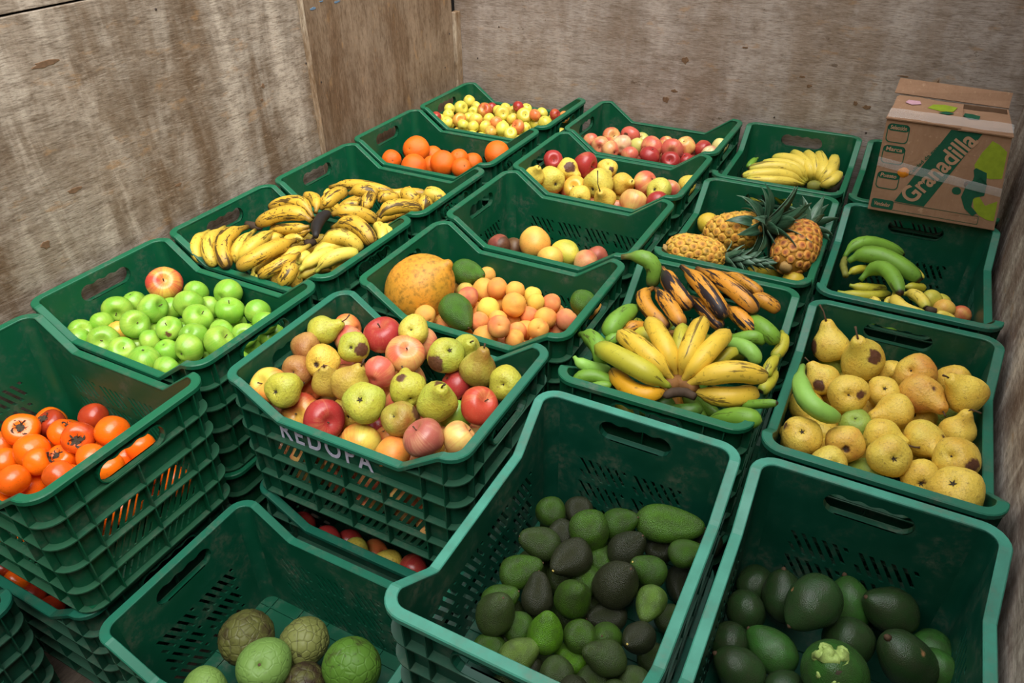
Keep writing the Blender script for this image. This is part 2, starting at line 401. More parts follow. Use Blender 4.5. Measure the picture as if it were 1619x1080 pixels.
def make_crate(x, y, ztop, rz, label, color, ribs=True, group='green crates'):
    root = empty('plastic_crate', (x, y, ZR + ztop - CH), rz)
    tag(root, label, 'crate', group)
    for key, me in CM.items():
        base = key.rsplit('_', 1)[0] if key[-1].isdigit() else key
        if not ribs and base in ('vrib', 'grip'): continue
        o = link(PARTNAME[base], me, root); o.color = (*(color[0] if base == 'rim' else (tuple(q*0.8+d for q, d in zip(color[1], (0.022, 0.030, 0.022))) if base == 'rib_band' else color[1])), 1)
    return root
# rim colour with sky light painted in, wall colour with interior shade
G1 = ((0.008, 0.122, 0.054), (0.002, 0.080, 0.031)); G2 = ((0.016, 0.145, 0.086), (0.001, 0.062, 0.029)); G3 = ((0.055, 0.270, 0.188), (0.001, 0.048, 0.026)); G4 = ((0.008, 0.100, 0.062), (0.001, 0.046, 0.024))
H90 = math.pi/2
# name: x, y, rim height, yaw, label, colour
CR = {
 'L1': (0.300, 2.400, 0, -0.004, 'green crate of small yellow apples in the back corner', G1),
 'L2': (0.291, 1.971, 0, -0.005, 'green crate holding big oranges by the left wall', G1),
 'L3': (0.298, 1.539, 0, -0.008, 'green crate of spotted bananas next behind the fuller banana crate', G1),
 'L4': (0.290, 1.112, 0, -0.008, 'green crate heaped with spotted bananas and a black-stalked bunch', G1),
 'L5': (0.287, 0.686, 0, -0.010, 'green crate holding green apples by the left wall', G1),
 'L6': (0.330, 0.266, 0, 0.000, 'green crate holding orange persimmons, its ribbed side facing us', G1),
 'M1': (0.948, 2.410, 0, -0.008, 'green crate of pink-red apples against the back wall', G1),
 'M2': (0.944, 1.990, 0, -0.006, 'green crate of mixed yellow pears and red apples', G1),
 'M3': (0.942, 1.565, 0, -0.008, 'green crate nearly empty but for a few mangoes', G1),
 'M4': (0.945, 1.136, 0, 0.000, 'green crate with a papaya, avocados and apricots', G1),
 'M5': (0.935, 0.690, 0, 0.004, 'green crate lettered on its side, full of bruised apples and pears', G2),
 'R1': (1.472, 2.318, 0, H90+0.008, 'green crate of a ripe yellow banana hand against the back wall', G1),
 'R2': (1.476, 1.712, 0, H90+0.010, 'green crate holding pineapples', G1),
 'R3': (1.470, 1.098, 0, H90+0.012, 'green crate heaped with yellow, green and blackened bananas', G1),
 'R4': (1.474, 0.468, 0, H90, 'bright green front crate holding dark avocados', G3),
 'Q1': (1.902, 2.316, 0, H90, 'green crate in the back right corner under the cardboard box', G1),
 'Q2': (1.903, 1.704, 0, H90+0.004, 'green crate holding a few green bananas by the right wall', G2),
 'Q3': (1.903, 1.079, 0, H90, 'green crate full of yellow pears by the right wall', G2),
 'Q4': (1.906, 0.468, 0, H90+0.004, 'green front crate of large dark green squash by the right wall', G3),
}
LEVEL = 0.332
BELOW = {'L1': 'small yellow apple crate', 'L2': 'orange crate', 'L3': 'banana crate behind the fuller one', 'L4': 'fuller banana crate', 'L5': 'green apple crate', 'M1': 'pink apple crate', 'M2': 'mixed pear and apple crate', 'M3': 'nearly empty mango crate', 'M4': 'papaya and apricot crate',
         'R1': 'ripe banana hand crate', 'R2': 'pineapple crate', 'R3': 'blackened banana crate', 'R4': 'avocado crate', 'Q1': 'crate under the cardboard box', 'Q2': 'green banana crate', 'Q3': 'yellow pear crate', 'Q4': 'dark squash crate'}
CRATE = {}
for nme, (x, y, z, rz, lab, c) in CR.items():
    CRATE[nme] = make_crate(x, y, z, rz, lab, c)
    if nme in ('L6', 'M5'): continue
    make_crate(x, y, z-LEVEL, rz, 'hidden lower crate, directly beneath the ' + BELOW[nme], c, ribs=False, group='lower crates of the stacks')
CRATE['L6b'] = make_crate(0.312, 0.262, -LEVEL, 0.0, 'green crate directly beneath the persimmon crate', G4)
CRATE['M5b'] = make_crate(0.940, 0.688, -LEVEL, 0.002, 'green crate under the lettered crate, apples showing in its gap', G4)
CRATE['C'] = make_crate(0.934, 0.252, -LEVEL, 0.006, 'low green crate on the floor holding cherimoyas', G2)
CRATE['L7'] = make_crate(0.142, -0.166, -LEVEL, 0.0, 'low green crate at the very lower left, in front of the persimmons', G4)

# hand-painted letters on the front of the lettered crate
fc = bpy.data.curves.new('lettering', 'FONT'); fc.body = 'REDOPA'; fc.size = 0.070; fc.space_character = 1.30; fc.extrude = 0.0004; fc.offset = 0.0012
fo = bpy.data.objects.new('lettering_curve', fc); COL.objects.link(fo); bpy.context.view_layer.update()
lm = bpy.data.meshes.new_from_object(fo.evaluated_get(bpy.context.evaluated_depsgraph_get())); lm.name = 'lettering'
COL.objects.unlink(fo); bpy.data.objects.remove(fo); lm.materials.clear(); lm.materials.append(M_LETTER)
wx = max(v.co.x for v in lm.vertices)
lo = link('lettering', lm, CRATE['M5']); lo['label'] = 'white hand-painted letters'
lo.scale = (0.245/wx, 1.0, 1.0); lo.rotation_euler = (math.pi/2, 0, 0); lo.location = (-0.169, -(CY-0.017)-0.0002, CH-0.131)
# fruits: kind, look, crate, x, y, z (from rim level), radius, rotation, end seen, bruise, stalk, zone, note, split, neck
FRUIT = [
('apple', 'y', 'L1', 0.0541, 2.5358, -0.0615, 0.028, [-0.165, 0.981, 0.075, 0.073], 0, None, None, 2, '', 0, 1.0),
('apple', 'y', 'L1', 0.0478, 2.3809, -0.0544, 0.0244, [0.613, -0.55, -0.256, 0.507], 0, None, None, 1, '', 0, 1.0),
('apple', 'y', 'L1', 0.0637, 2.342, -0.0656, 0.0244, [-0.218, 0.905, 0.202, -0.303], 0, None, None, 1, '', 0, 1.0),
('apple', 'y', 'L1', 0.0863, 2.2922, -0.0801, 0.0254, [-0.128, 0.449, 0.834, 0.295], 0, None, None, 0, '', 0, 1.0),
('apple', 'y', 'L1', 0.058, 2.4541, -0.0696, 0.0324, [-0.009, 0.614, -0.159, 0.773], 1, None, None, 1, '', 0, 1.0),
('apple', 'yr', 'L1', 0.1274, 2.3254, -0.074, 0.0294, [-0.377, 0.207, -0.499, 0.752], 1, None, None, 0, '', 0, 1.0),
('apple', 'y', 'L1', 0.1131, 2.4699, -0.0832, 0.0235, [0.731, 0.472, 0.409, -0.274], 1, None, None, 2, '', 0, 1.0),
('apple', 'y', 'L1', 0.0977, 2.518, -0.0781, 0.0246, [0.189, 0.124, 0.728, 0.647], 0, None, None, 2, '', 0, 1.0),
('apple', 'ry', 'L1', 0.1666, 2.4771, -0.0717, 0.0314, [0.846, 0.394, 0.228, -0.279], 1, None, None, 2, '', 0, 1.0),
('apple', 'r', 'L1', 0.1574, 2.5574, -0.0853, 0.0244, [0.745, -0.552, -0.214, 0.307], 0, None, None, 2, '', 0, 1.0),
('apple', 'y', 'L1', 0.1202, 2.4155, -0.0934, 0.0244, [0.671, -0.246, -0.483, -0.506], 0, None, None, 1, '', 0, 1.0),
('apple', 'yr', 'L1', 0.1929, 2.3537, -0.075, 0.0294, [-0.127, -0.183, 0.578, 0.785], 0, None, None, 1, '', 0, 1.0),
('apple', 'y', 'L1', 0.226, 2.4076, -0.0801, 0.0257, [0.831, -0.255, -0.4, 0.291], 0, None, None, 4, '', 0, 1.0),
('apple', 'o', 'L1', 0.2856, 2.3616, -0.076, 0.028, [0.613, -0.394, 0.17, 0.664], 0, None, None, 4, '', 0, 1.0),
('apple', 'y', 'L1', 0.1645, 2.2934, -0.0812, 0.0244, [0.671, -0.439, 0.165, 0.574], 0, None, None, 0, '', 0, 1.0),
('apple', 'y', 'L1', 0.2173, 2.2892, -0.0801, 0.0254, [0.847, -0.164, -0.506, 0.012], 0, None, None, 3, '', 0, 1.0),
('apple', 'yr', 'L1', 0.2588, 2.3158, -0.0801, 0.0255, [0.737, 0.07, -0.554, -0.38], 0, None, None, 3, '', 0, 1.0),
('apple', 'yr', 'L1', 0.3079, 2.2717, -0.0791, 0.0247, [-0.117, 0.047, 0.991, 0.034], 0, None, None, 3, '', 0, 1.0),
('apple', 'y', 'L1', 0.3468, 2.3059, -0.074, 0.0312, [-0.418, -0.364, 0.504, 0.663], 0, None, None, 3, '', 0, 1.0),
('apple', 'y', 'L1', 0.3956, 2.2796, -0.0781, 0.0271, [0.895, 0.321, 0.282, -0.126], 1, None, None, 6, '', 0, 1.0),
('apple', 'o', 'L1', 0.3897, 2.3584, -0.0758, 0.0288, [-0.349, -0.359, -0.322, 0.803], 1, None, None, 4, '', 0, 1.0),
('apple', 'yr', 'L1', 0.3064, 2.4674, -0.0863, 0.0246, [0.921, -0.156, -0.356, -0.024], 0, None, None, 5, '', 0, 1.0),
('apple', 'y', 'L1', 0.2537, 2.4719, -0.0725, 0.0335, [0.822, 0.426, 0.376, -0.028], 1, None, None, 5, '', 0, 1.0),
('apple', 'y', 'L1', 0.2212, 2.5589, -0.0791, 0.0253, [-0.351, 0.923, 0.151, 0.038], 0, None, None, 5, '', 0, 1.0),
('apple', 'y', 'L1', 0.2105, 2.517, -0.0791, 0.0244, [0.153, 0.651, -0.535, -0.516], 0, None, None, 5, '', 0, 1.0),
('apple', 'r', 'L1', 0.3054, 2.5232, -0.0514, 0.0244, [-0.147, 0.206, 0.701, 0.667], 0, None, None, 5, '', 0, 1.0),
('apple', 'y', 'L1', 0.2689, 2.5487, -0.0822, 0.0243, [0.496, 0.611, -0.239, 0.569], 1, None, None, 5, '', 0, 1.0),
('apple', 'y', 'L1', 0.3301, 2.5561, -0.0656, 0.0265, [-0.141, 0.776, 0.578, -0.21], 0, None, None, 5, '', 0, 1.0),
('apple', 'y', 'L1', 0.3566, 2.4807, -0.0709, 0.0332, [0.812, 0.209, 0.413, -0.356], 1, None, None, 5, '', 0, 1.0),
('apple', 'o', 'L1', 0.4069, 2.4833, -0.0585, 0.0244, [-0.075, 0.976, 0.031, -0.203], 0, None, None, 8, '', 0, 1.0),
('apple', 'y', 'L1', 0.4033, 2.5561, -0.076, 0.0264, [0.498, -0.462, 0.335, 0.653], 0, None, None, 8, '', 0, 1.0),
('apple', 'y', 'L1', 0.4009, 2.4962, -0.0997, 0.0246, [-0.283, 0.798, 0.439, 0.3], 0, None, None, 8, '', 0, 1.0),
('apple', 'y', 'L1', 0.4637, 2.4577, -0.075, 0.0291, [0.089, -0.14, 0.984, 0.065], 0, None, None, 7, '', 0, 1.0),
('apple', 'y', 'L1', 0.4648, 2.5405, -0.0853, 0.0246, [0.156, -0.394, 0.858, 0.291], 0, None, None, 8, '', 0, 1.0),
('apple', 'r', 'L1', 0.4865, 2.5112, -0.0554, 0.0242, [-0.366, -0.4, 0.725, 0.425], 0, None, None, 8, '', 0, 1.0),
('apple', 'o', 'L1', 0.5071, 2.5642, -0.0781, 0.0244, [-0.459, 0.647, 0.505, -0.339], 0, None, None, 8, '', 0, 1.0),
('apple', 'y', 'L1', 0.3998, 2.4082, -0.0955, 0.0244, [-0.459, -0.432, 0.624, 0.462], 0, None, None, 7, '', 0, 1.0),
('apple', 'r', 'L1', 0.0433, 2.2767, -0.0615, 0.0244, [0.257, 0.67, -0.33, -0.614], 0, None, None, 0, '', 0, 1.0),
('apple', 'y', 'L1', 0.0413, 2.3079, -0.0771, 0.0244, [0.674, -0.269, -0.255, -0.638], 0, None, None, 0, '', 0, 1.0),
('orange', 'n', 'L2', 0.1199, 2.0069, -0.0987, 0.0531, [0.69, 0.458, -0.318, 0.462], 1, None, None, 1, 'largest orange, its navel facing us, on top at the left of the orange crate', 0, 1.0),
('orange', 'n', 'L2', 0.0633, 1.9163, -0.1177, 0.038, [-0.106, 0.355, -0.519, 0.77], 1, None, None, 1, 'orange at the far left of the orange crate, half behind the rim', 0, 1.0),
('orange', 'n', 'L2', 0.2079, 1.8577, -0.1008, 0.0489, [0.573, -0.391, 0.364, 0.621], 0, None, None, 3, 'orange in front of and below the largest orange', 0, 1.0),
('orange', 'n', 'L2', 0.1557, 2.0702, -0.1395, 0.0386, [0.325, 0.632, -0.446, -0.544], 0, None, None, 2, 'orange mostly hidden behind the others in the middle of the orange crate', 0, 1.0),
('orange', 'n', 'L2', 0.2211, 1.9616, -0.1315, 0.0386, [-0.008, 0.198, -0.64, 0.742], 1, None, None, 4, 'small orange wedged between two bigger ones in the orange crate', 0, 1.0),
('orange', 'n', 'L2', 0.288, 1.934, -0.1008, 0.0487, [-0.266, -0.128, 0.576, 0.762], 0, None, None, 4, 'big smooth orange in the middle of the orange crate', 0, 1.0),
('orange', 'n', 'L2', 0.2803, 2.063, -0.1279, 0.0386, [0.739, 0.236, 0.252, -0.579], 1, None, None, 5, 'reddish orange behind the middle of the orange crate', 0, 1.0),
('orange', 'n', 'L2', 0.3696, 1.9331, -0.105, 0.0378, [0.854, 0.358, 0.318, 0.204], 1, None, None, 4, 'orange with a dark navel at the front of the orange crate', 0, 1.0),
('orange', 'n', 'L2', 0.3103, 2.1169, -0.1572, 0.0386, [-0.034, 0.804, 0.406, -0.433], 0, None, None, 5, 'orange at the right end of the main group in the orange crate', 0, 1.0),
('orange', 'n', 'L2', 0.4293, 2.1027, -0.0974, 0.0506, [0.352, -0.555, 0.685, 0.314], 0, None, None, 8, 'lone orange in the right corner of the orange crate', 0, 1.0),
('apple', 'p', 'M1', 0.6995, 2.3897, -0.096, 0.0311, [0.108, -0.416, 0.307, 0.849], 0, None, None, 1, '', 0, 1.0),
('apple', 'p', 'M1', 0.7534, 2.3626, -0.0981, 0.0368, [0.477, 0.563, -0.407, 0.539], 1, None, None, 1, '', 0, 1.0),
('apple', 'yp', 'M1', 0.7615, 2.4589, -0.0929, 0.0386, [0.849, 0.421, 0.308, 0.088], 1, None, None, 1, '', 0, 1.0),
('apple', 'p', 'M1', 0.8106, 2.3232, -0.095, 0.0354, [-0.109, -0.526, 0.444, 0.717], 0, None, None, 0, '', 0, 1.0),
('apple', 'w', 'M1', 0.8291, 2.3985, -0.0939, 0.0385, [0.747, -0.492, -0.357, -0.269], 0, None, None, 1, '', 0, 1.0),
('apple', 'g', 'M1', 0.8819, 2.4411, -0.1053, 0.0339, [-0.207, 0.236, 0.378, 0.871], 0, None, None, 4, '', 0, 1.0),
('apple', 'g', 'M1', 0.8517, 2.5774, -0.1267, 0.0311, [-0.227, 0.632, 0.696, 0.256], 0, None, None, 2, '', 0, 1.0),
('apple', 'p', 'M1', 0.8915, 2.3157, -0.0981, 0.0339, [0.601, -0.186, -0.488, -0.605], 0, None, None, 3, '', 0, 1.0),
('apple', 'p', 'M1', 0.9466, 2.4138, -0.0898, 0.0426, [0.74, -0.635, 0.191, -0.112], 0, None, None, 4, '', 0, 1.0),
('apple', 'yp', 'M1', 0.9723, 2.5241, -0.1063, 0.0311, [0.041, -0.556, 0.782, 0.277], 0, None, None, 5, '', 0, 1.0),
('apple', 'R', 'M1', 0.9649, 2.3392, -0.094, 0.0383, [0.015, 0.932, -0.311, -0.185], 0, None, None, 3, '', 0, 1.0),
('apple', 'p', 'M1', 1.0279, 2.416, -0.0887, 0.0428, [0.547, 0.42, 0.547, -0.475], 1, None, None, 4, '', 0, 1.0),
('apple', 'R', 'M1', 1.0504, 2.3302, -0.0971, 0.0349, [0.147, 0.167, -0.503, 0.835], 1, None, None, 6, '', 0, 1.0),
('apple', 'yp', 'M1', 1.0588, 2.4897, -0.0929, 0.039, [-0.165, 0.688, 0.661, 0.251], 0, None, None, 8, '', 0, 1.0),
('apple', 'R', 'M1', 1.0802, 2.4321, -0.1255, 0.0311, [0.189, -0.68, 0.699, 0.115], 0, None, None, 7, '', 0, 1.0),
('apple', 'R', 'M1', 1.1252, 2.512, -0.0992, 0.0341, [0.565, -0.449, -0.692, -0.008], 0, None, None, 8, '', 0, 1.0),
('apple', 'w', 'M1', 1.1588, 2.4715, -0.0992, 0.0311, [-0.248, 0.742, 0.585, 0.216], 0, None, None, 8, '', 0, 1.0),
('apple', 'yw', 'M1', 1.1778, 2.5609, -0.0992, 0.0331, [0.079, -0.043, 0.55, 0.831], 0, None, None, 8, '', 0, 1.0),
('apple', 'p', 'M1', 0.8245, 2.5081, -0.0929, 0.0394, [-0.401, 0.237, 0.364, 0.806], 0, [0.753, 0.294, -0.589, 0.38], None, 2, 'pink apple with brown bruises on the heap by the back wall', 0, 1.0),
('apple', 'R', 'M2', 0.7045, 2.0194, -0.0484, 0.0354, [0.681, 0.159, 0.48, -0.53], 1, None, None, 1, 'red apple at the back left of the pear and apple mix', 0, 1.0),
('pear', 'y', 'M2', 0.7033, 1.8703, -0.0534, 0.037, [0.507, 0.29, 0.0, 0.812], 1, None, None, 0, '', 0, 1.45),
('pear', 'yg', 'M2', 0.7434, 1.9297, -0.0822, 0.048, [0.031, -0.516, 0.474, 0.713], 1, None, None, 1, 'plump greenish yellow pear at the left of the pear and apple mix', 0, 1.45),
('pear', 'y', 'M2', 0.7713, 2.0053, -0.0658, 0.0395, [0.608, 0.273, 0.743, 0.064], 1, [-0.885, -0.151, 0.44, 0.62], None, 1, 'yellow pear with big brown rot patches beside the red apple', 0, 1.45),
('apple', 'R', 'M2', 0.8044, 2.0841, -0.0719, 0.0469, [0.693, -0.085, 0.694, -0.174], 1, None, None, 2, 'large red apple at the back of the pear and apple mix', 0, 1.0),
('pear', 'y', 'M2', 0.8815, 2.1101, -0.0822, 0.0373, [-0.168, 0.848, -0.454, -0.216], 0, [0.642, -0.201, -0.74, 0.32], None, 5, 'yellow pear with one dark brown spot at the back', 0, 1.45),
('apple', 'yo', 'M2', 0.8372, 1.9198, -0.0892, 0.0407, [0.15, 0.178, -0.454, 0.86], 1, None, None, 0, '', 0, 1.0),
('pear', 'y', 'M2', 0.8854, 1.8445, -0.082, 0.0373, [-0.296, 0.015, 0.725, 0.622], 0, None, None, 3, '', 0, 1.45),
('pear', 'yg', 'M2', 0.9176, 1.9362, -0.0648, 0.0514, [-0.372, 0.394, 0.51, 0.668], 1, None, None, 4, 'big freckled yellow-green pear in the middle of the pear and apple mix', 0, 1.45),
('pear', 'y', 'M2', 0.9631, 1.8734, -0.0851, 0.037, [0.869, 0.354, -0.149, 0.313], 1, None, [0.617, 1.59, 2.113], 3, 'small pear with a long dark upright stalk', 0, 1.45),
('pear', 'y', 'M2', 0.9838, 2.0021, -0.0791, 0.0395, [0.15, 0.454, -0.25, 0.842], 1, None, None, 4, '', 0, 1.45),
('apple', 'yp', 'M2', 1.051, 2.0409, -0.076, 0.0427, [-0.382, -0.179, 0.887, 0.19], 0, None, None, 7, '', 0, 1.0),
('pear', 'yg', 'M2', 1.115, 1.9927, -0.0768, 0.0426, [0.073, 0.1, 0.846, 0.518], 1, None, None, 7, '', 0, 1.45),
('apple', 'yp', 'M2', 1.0534, 1.9097, -0.0955, 0.0455, [0.171, -0.096, 0.363, 0.911], 0, None, None, 6, '', 0, 1.0),
('apple', 'R', 'M2', 1.1319, 1.9249, -0.0861, 0.037, [0.739, -0.236, -0.506, -0.376], 0, None, None, 6, '', 0, 1.0),
('apple', 'p', 'M2', 1.132, 2.0612, -0.0966, 0.037, [0.309, -0.051, 0.499, 0.808], 0, None, None, 8, '', 0, 1.0),
('pear', 'y', 'M2', 0.9739, 2.0142, -0.1462, 0.037, [-0.019, 0.038, 0.781, 0.624], 0, None, None, 4, '', 0, 1.45),
('pear', 'y', 'M2', 1.1819, 2.1215, -0.0933, 0.037, [0.588, -0.356, 0.052, -0.725], 1, None, None, 8, 'pale pear leaning on the right side of the pear and apple mix', 0, 1.45),
('apple', 'big', 'L5', 0.116, 0.7815, -0.0687, 0.0468, [0.372, 0.394, -0.05, 0.839], 1, None, None, 2, 'large yellow and red apple lying on the green apples', 0, 1.0),
('apple', 'G', 'L5', 0.0554, 0.6671, -0.1028, 0.038, [0.526, 0.041, 0.683, -0.506], 1, None, None, 1, '', 0, 1.0),
('apple', 'G', 'L5', 0.044, 0.7254, -0.1143, 0.0311, [-0.067, 0.915, -0.393, 0.067], 0, None, None, 1, '', 0, 1.0),
('apple', 'G', 'L5', 0.1768, 0.6857, -0.0769, 0.039, [0.587, 0.234, 0.497, 0.594], 1, None, None, 1, '', 0, 1.0),
('apple', 'G', 'L5', 0.1701, 0.7407, -0.1099, 0.0311, [-0.139, 0.746, 0.291, -0.582], 0, None, None, 1, '', 0, 1.0),
('apple', 'G', 'L5', 0.2505, 0.7397, -0.0728, 0.038, [-0.34, -0.072, 0.689, 0.636], 0, None, None, 4, '', 0, 1.0),
('apple', 'G', 'L5', 0.2054, 0.8025, -0.0829, 0.0328, [-0.413, 0.129, 0.584, 0.687], 0, None, None, 5, '', 0, 1.0),
('apple', 'G', 'L5', 0.296, 0.8322, -0.0757, 0.0377, [0.172, -0.347, 0.675, 0.628], 0, None, None, 5, '', 0, 1.0),
('apple', 'G', 'L5', 0.3633, 0.7708, -0.078, 0.0374, [0.501, 0.069, 0.063, 0.86], 1, None, None, 5, '', 0, 1.0),
('apple', 'G', 'L5', 0.2626, 0.7888, -0.1088, 0.0311, [0.741, -0.644, -0.098, 0.16], 0, None, None, 5, '', 0, 1.0),
('apple', 'G', 'L5', 0.1935, 0.6172, -0.079, 0.0362, [0.53, 0.487, 0.172, 0.673], 1, None, None, 0, '', 0, 1.0),
('apple', 'G', 'L5', 0.0668, 0.6079, -0.111, 0.0311, [0.734, 0.161, -0.605, -0.263], 0, None, None, 0, '', 0, 1.0),
('apple', 'G', 'L5', 0.0502, 0.5567, -0.1111, 0.0331, [0.101, 0.46, -0.0, 0.882], 1, None, None, 0, '', 0, 1.0),
('apple', 'G', 'L5', 0.0846, 0.5316, -0.1086, 0.0311, [0.496, 0.787, -0.193, -0.312], 0, None, None, 0, '', 0, 1.0),
('apple', 'G', 'L5', 0.1454, 0.5544, -0.1038, 0.038, [0.285, 0.486, -0.21, 0.799], 1, None, None, 0, '', 0, 1.0),
('apple', 'G', 'L5', 0.2105, 0.5486, -0.1145, 0.0348, [0.652, -0.239, 0.282, -0.662], 1, None, None, 3, '', 0, 1.0),
('apple', 'G', 'L5', 0.1953, 0.6007, -0.1426, 0.0311, [0.736, -0.575, -0.187, 0.305], 0, None, None, 3, '', 0, 1.0),
('apple', 'G', 'L5', 0.3115, 0.5377, -0.0976, 0.036, [0.064, 0.867, -0.491, -0.058], 0, None, None, 3, '', 0, 1.0),
('apple', 'G', 'L5', 0.2471, 0.611, -0.1111, 0.0311, [-0.137, 0.419, 0.679, -0.588], 0, None, None, 3, '', 0, 1.0),
('apple', 'G', 'L5', 0.3611, 0.6496, -0.0842, 0.0346, [-0.031, -0.325, 0.905, 0.273], 0, None, None, 4, '', 0, 1.0),
('apple', 'G', 'L5', 0.3153, 0.598, -0.1123, 0.0313, [-0.061, 0.328, 0.939, 0.088], 0, None, None, 3, '', 0, 1.0),
('apple', 'G', 'L5', 0.3912, 0.533, -0.0998, 0.0311, [-0.394, 0.373, 0.684, 0.488], 0, None, None, 6, '', 0, 1.0),
('apple', 'G', 'L5', 0.4033, 0.5986, -0.077, 0.0355, [0.687, -0.725, -0.009, 0.057], 0, None, None, 6, '', 0, 1.0),
('apple', 'G', 'L5', 0.4546, 0.6458, -0.0706, 0.0378, [0.25, 0.33, 0.314, 0.854], 1, None, None, 7, '', 0, 1.0),
('apple', 'G', 'L5', 0.4106, 0.6933, -0.0842, 0.032, [0.512, -0.628, 0.361, 0.461], 0, None, None, 7, '', 0, 1.0),
('apple', 'G', 'L5', 0.4618, 0.7166, -0.0923, 0.0311, [0.616, 0.53, 0.023, 0.582], 1, None, None, 7, '', 0, 1.0),
('apple', 'G', 'L5', 0.4131, 0.6214, -0.1322, 0.0311, [-0.194, 0.651, 0.734, 0.029], 0, None, None, 6, '', 0, 1.0),
('apple', 'G', 'L5', 0.4287, 0.804, -0.0821, 0.0335, [-0.481, 0.615, 0.336, -0.527], 0, None, None, 8, '', 0, 1.0),
('apple', 'G', 'L5', 0.4807, 0.7715, -0.0811, 0.0312, [0.694, -0.545, -0.019, 0.47], 0, None, None, 8, '', 0, 1.0),
('apple', 'G', 'L5', 0.3159, 0.7065, -0.078, 0.0372, [0.376, 0.299, 0.282, 0.83], 1, None, None, 4, 'green apple with a deep stalk cleft in the middle of the green apples', 0, 1.0),
('apple', 'G', 'L5', 0.2845, 0.6454, -0.0832, 0.0327, [0.629, 0.231, -0.115, 0.733], 1, [-0.673, -0.456, 0.582, 0.28], None, 4, 'green apple with a brown scab in the middle of the green apples', 0, 1.0),
('apple', 'yo', 'L5', 0.1198, 0.6071, -0.1244, 0.0311, [0.713, -0.382, -0.533, -0.248], 0, None, None, 0, 'yellow fruit peeping out among the green apples', 0, 1.0),
('persimmon', 'o', 'L6', 0.2152, 0.2665, -0.15, 0.0383, [0.926, 0.094, 0.359, -0.073], 1, None, None, 1, 'big bruised persimmon with its calyx up at the back of the heap', 0, 1.0),
('persimmon', 'o', 'L6', 0.1754, 0.2329, -0.1866, 0.0319, [0.63, 0.465, -0.522, -0.339], 0, None, None, 1, '', 0, 1.0),
('persimmon', 'd', 'L6', 0.2234, 0.3245, -0.1731, 0.0319, [-0.048, -0.091, -0.21, 0.972], 1, None, None, 1, 'dark red persimmon behind the left of the heap', 0, 1.0),
('persimmon', 'o', 'L6', 0.2885, 0.3097, -0.1642, 0.0318, [0.85, -0.381, 0.125, -0.342], 1, None, None, 4, '', 0, 1.0),
('persimmon', 'd', 'L6', 0.3044, 0.3772, -0.161, 0.0319, [-0.123, 0.117, 0.967, 0.192], 0, None, None, 5, 'dark red persimmon farthest back on the heap', 0, 1.0),
('persimmon', 'od', 'L6', 0.3511, 0.3092, -0.1522, 0.036, [0.745, 0.48, 0.172, 0.43], 1, None, None, 4, 'persimmon with its leafy calyx facing us in the middle', 0, 1.0),
('persimmon', 'o', 'L6', 0.4022, 0.3557, -0.1511, 0.0368, [0.395, -0.529, -0.491, 0.568], 0, None, None, 5, 'smooth persimmon at the right of the heap below the rim', 0, 1.0),
('persimmon', 'o', 'L6', 0.2781, 0.2424, -0.1664, 0.0364, [0.69, 0.2, -0.69, -0.089], 0, None, None, 4, '', 0, 1.0),
('persimmon', 'o', 'L6', 0.3348, 0.2209, -0.1555, 0.0306, [0.64, -0.29, 0.611, 0.364], 1, None, None, 4, 'persimmon with dark stalk leaves at its right side', 0, 1.0),
('persimmon', 'o', 'L6', 0.3285, 0.2683, -0.1913, 0.0319, [0.866, 0.129, 0.178, -0.45], 1, None, None, 4, '', 0, 1.0),
('persimmon', 'o', 'L6', 0.4236, 0.2829, -0.1588, 0.0319, [-0.48, -0.035, 0.795, -0.368], 0, None, None, 7, '', 0, 1.0),
('persimmon', 'o', 'L6', 0.2323, 0.2036, -0.1854, 0.0319, [0.564, 0.666, -0.43, -0.23], 0, None, None, 0, '', 0, 1.0),
('persimmon', 'o', 'L6', 0.3366, 0.1628, -0.1588, 0.0326, [-0.061, -0.589, 0.222, 0.775], 0, None, None, 3, '', 0, 1.0),
('persimmon', 'o', 'L6', 0.3208, 0.1881, -0.2098, 0.0319, [-0.241, -0.208, 0.557, 0.767], 0, None, None, 3, '', 0, 1.0),
('persimmon', 'od', 'L6', 0.4195, 0.2106, -0.1511, 0.0319, [-0.303, 0.701, -0.447, -0.465], 0, None, None, 4, 'persimmon with a purple bruise at the front of the heap', 0, 1.0),
('persimmon', 'd', 'L6', 0.2829, 0.2282, -0.2268, 0.0319, [0.076, 0.141, 0.96, 0.232], 0, None, None, 4, '', 0, 1.0),
('persimmon', 'o', 'L6', 0.4847, 0.3577, -0.1657, 0.0319, [0.14, -0.556, 0.598, 0.56], 0, None, None, 8, '', 0, 1.0),
('persimmon', 'o', 'L6', 0.4403, 0.3412, -0.1974, 0.0319, [-0.052, 0.776, 0.628, 0.02], 0, None, None, 8, '', 0, 1.0),
('persimmon', 'o', 'L6', 0.4907, 0.275, -0.1522, 0.0319, [-0.043, 0.712, 0.699, -0.055], 0, None, None, 7, '', 0, 1.0),
('mango', 'y', 'M3', 0.8318, 1.6068, -0.1605, 0.0512, [-0.368, 0.796, 0.053, -0.477], 0, None, None, 1, 'round yellow mango, topmost in the nearly empty crate', 0, 1.2),
('mango', 'yg', 'M3', 0.9348, 1.6228, -0.1828, 0.0465, [0.547, -0.271, 0.514, -0.603], 1, None, None, 4, 'yellow-green freckled mango in the nearly empty crate', 0, 1.2),
('mango', 'y', 'M3', 0.9193, 1.5452, -0.165, 0.0394, [-0.446, 0.846, -0.226, -0.183], 0, None, None, 4, 'pale yellow mango at the front of the nearly empty crate', 0, 1.2),
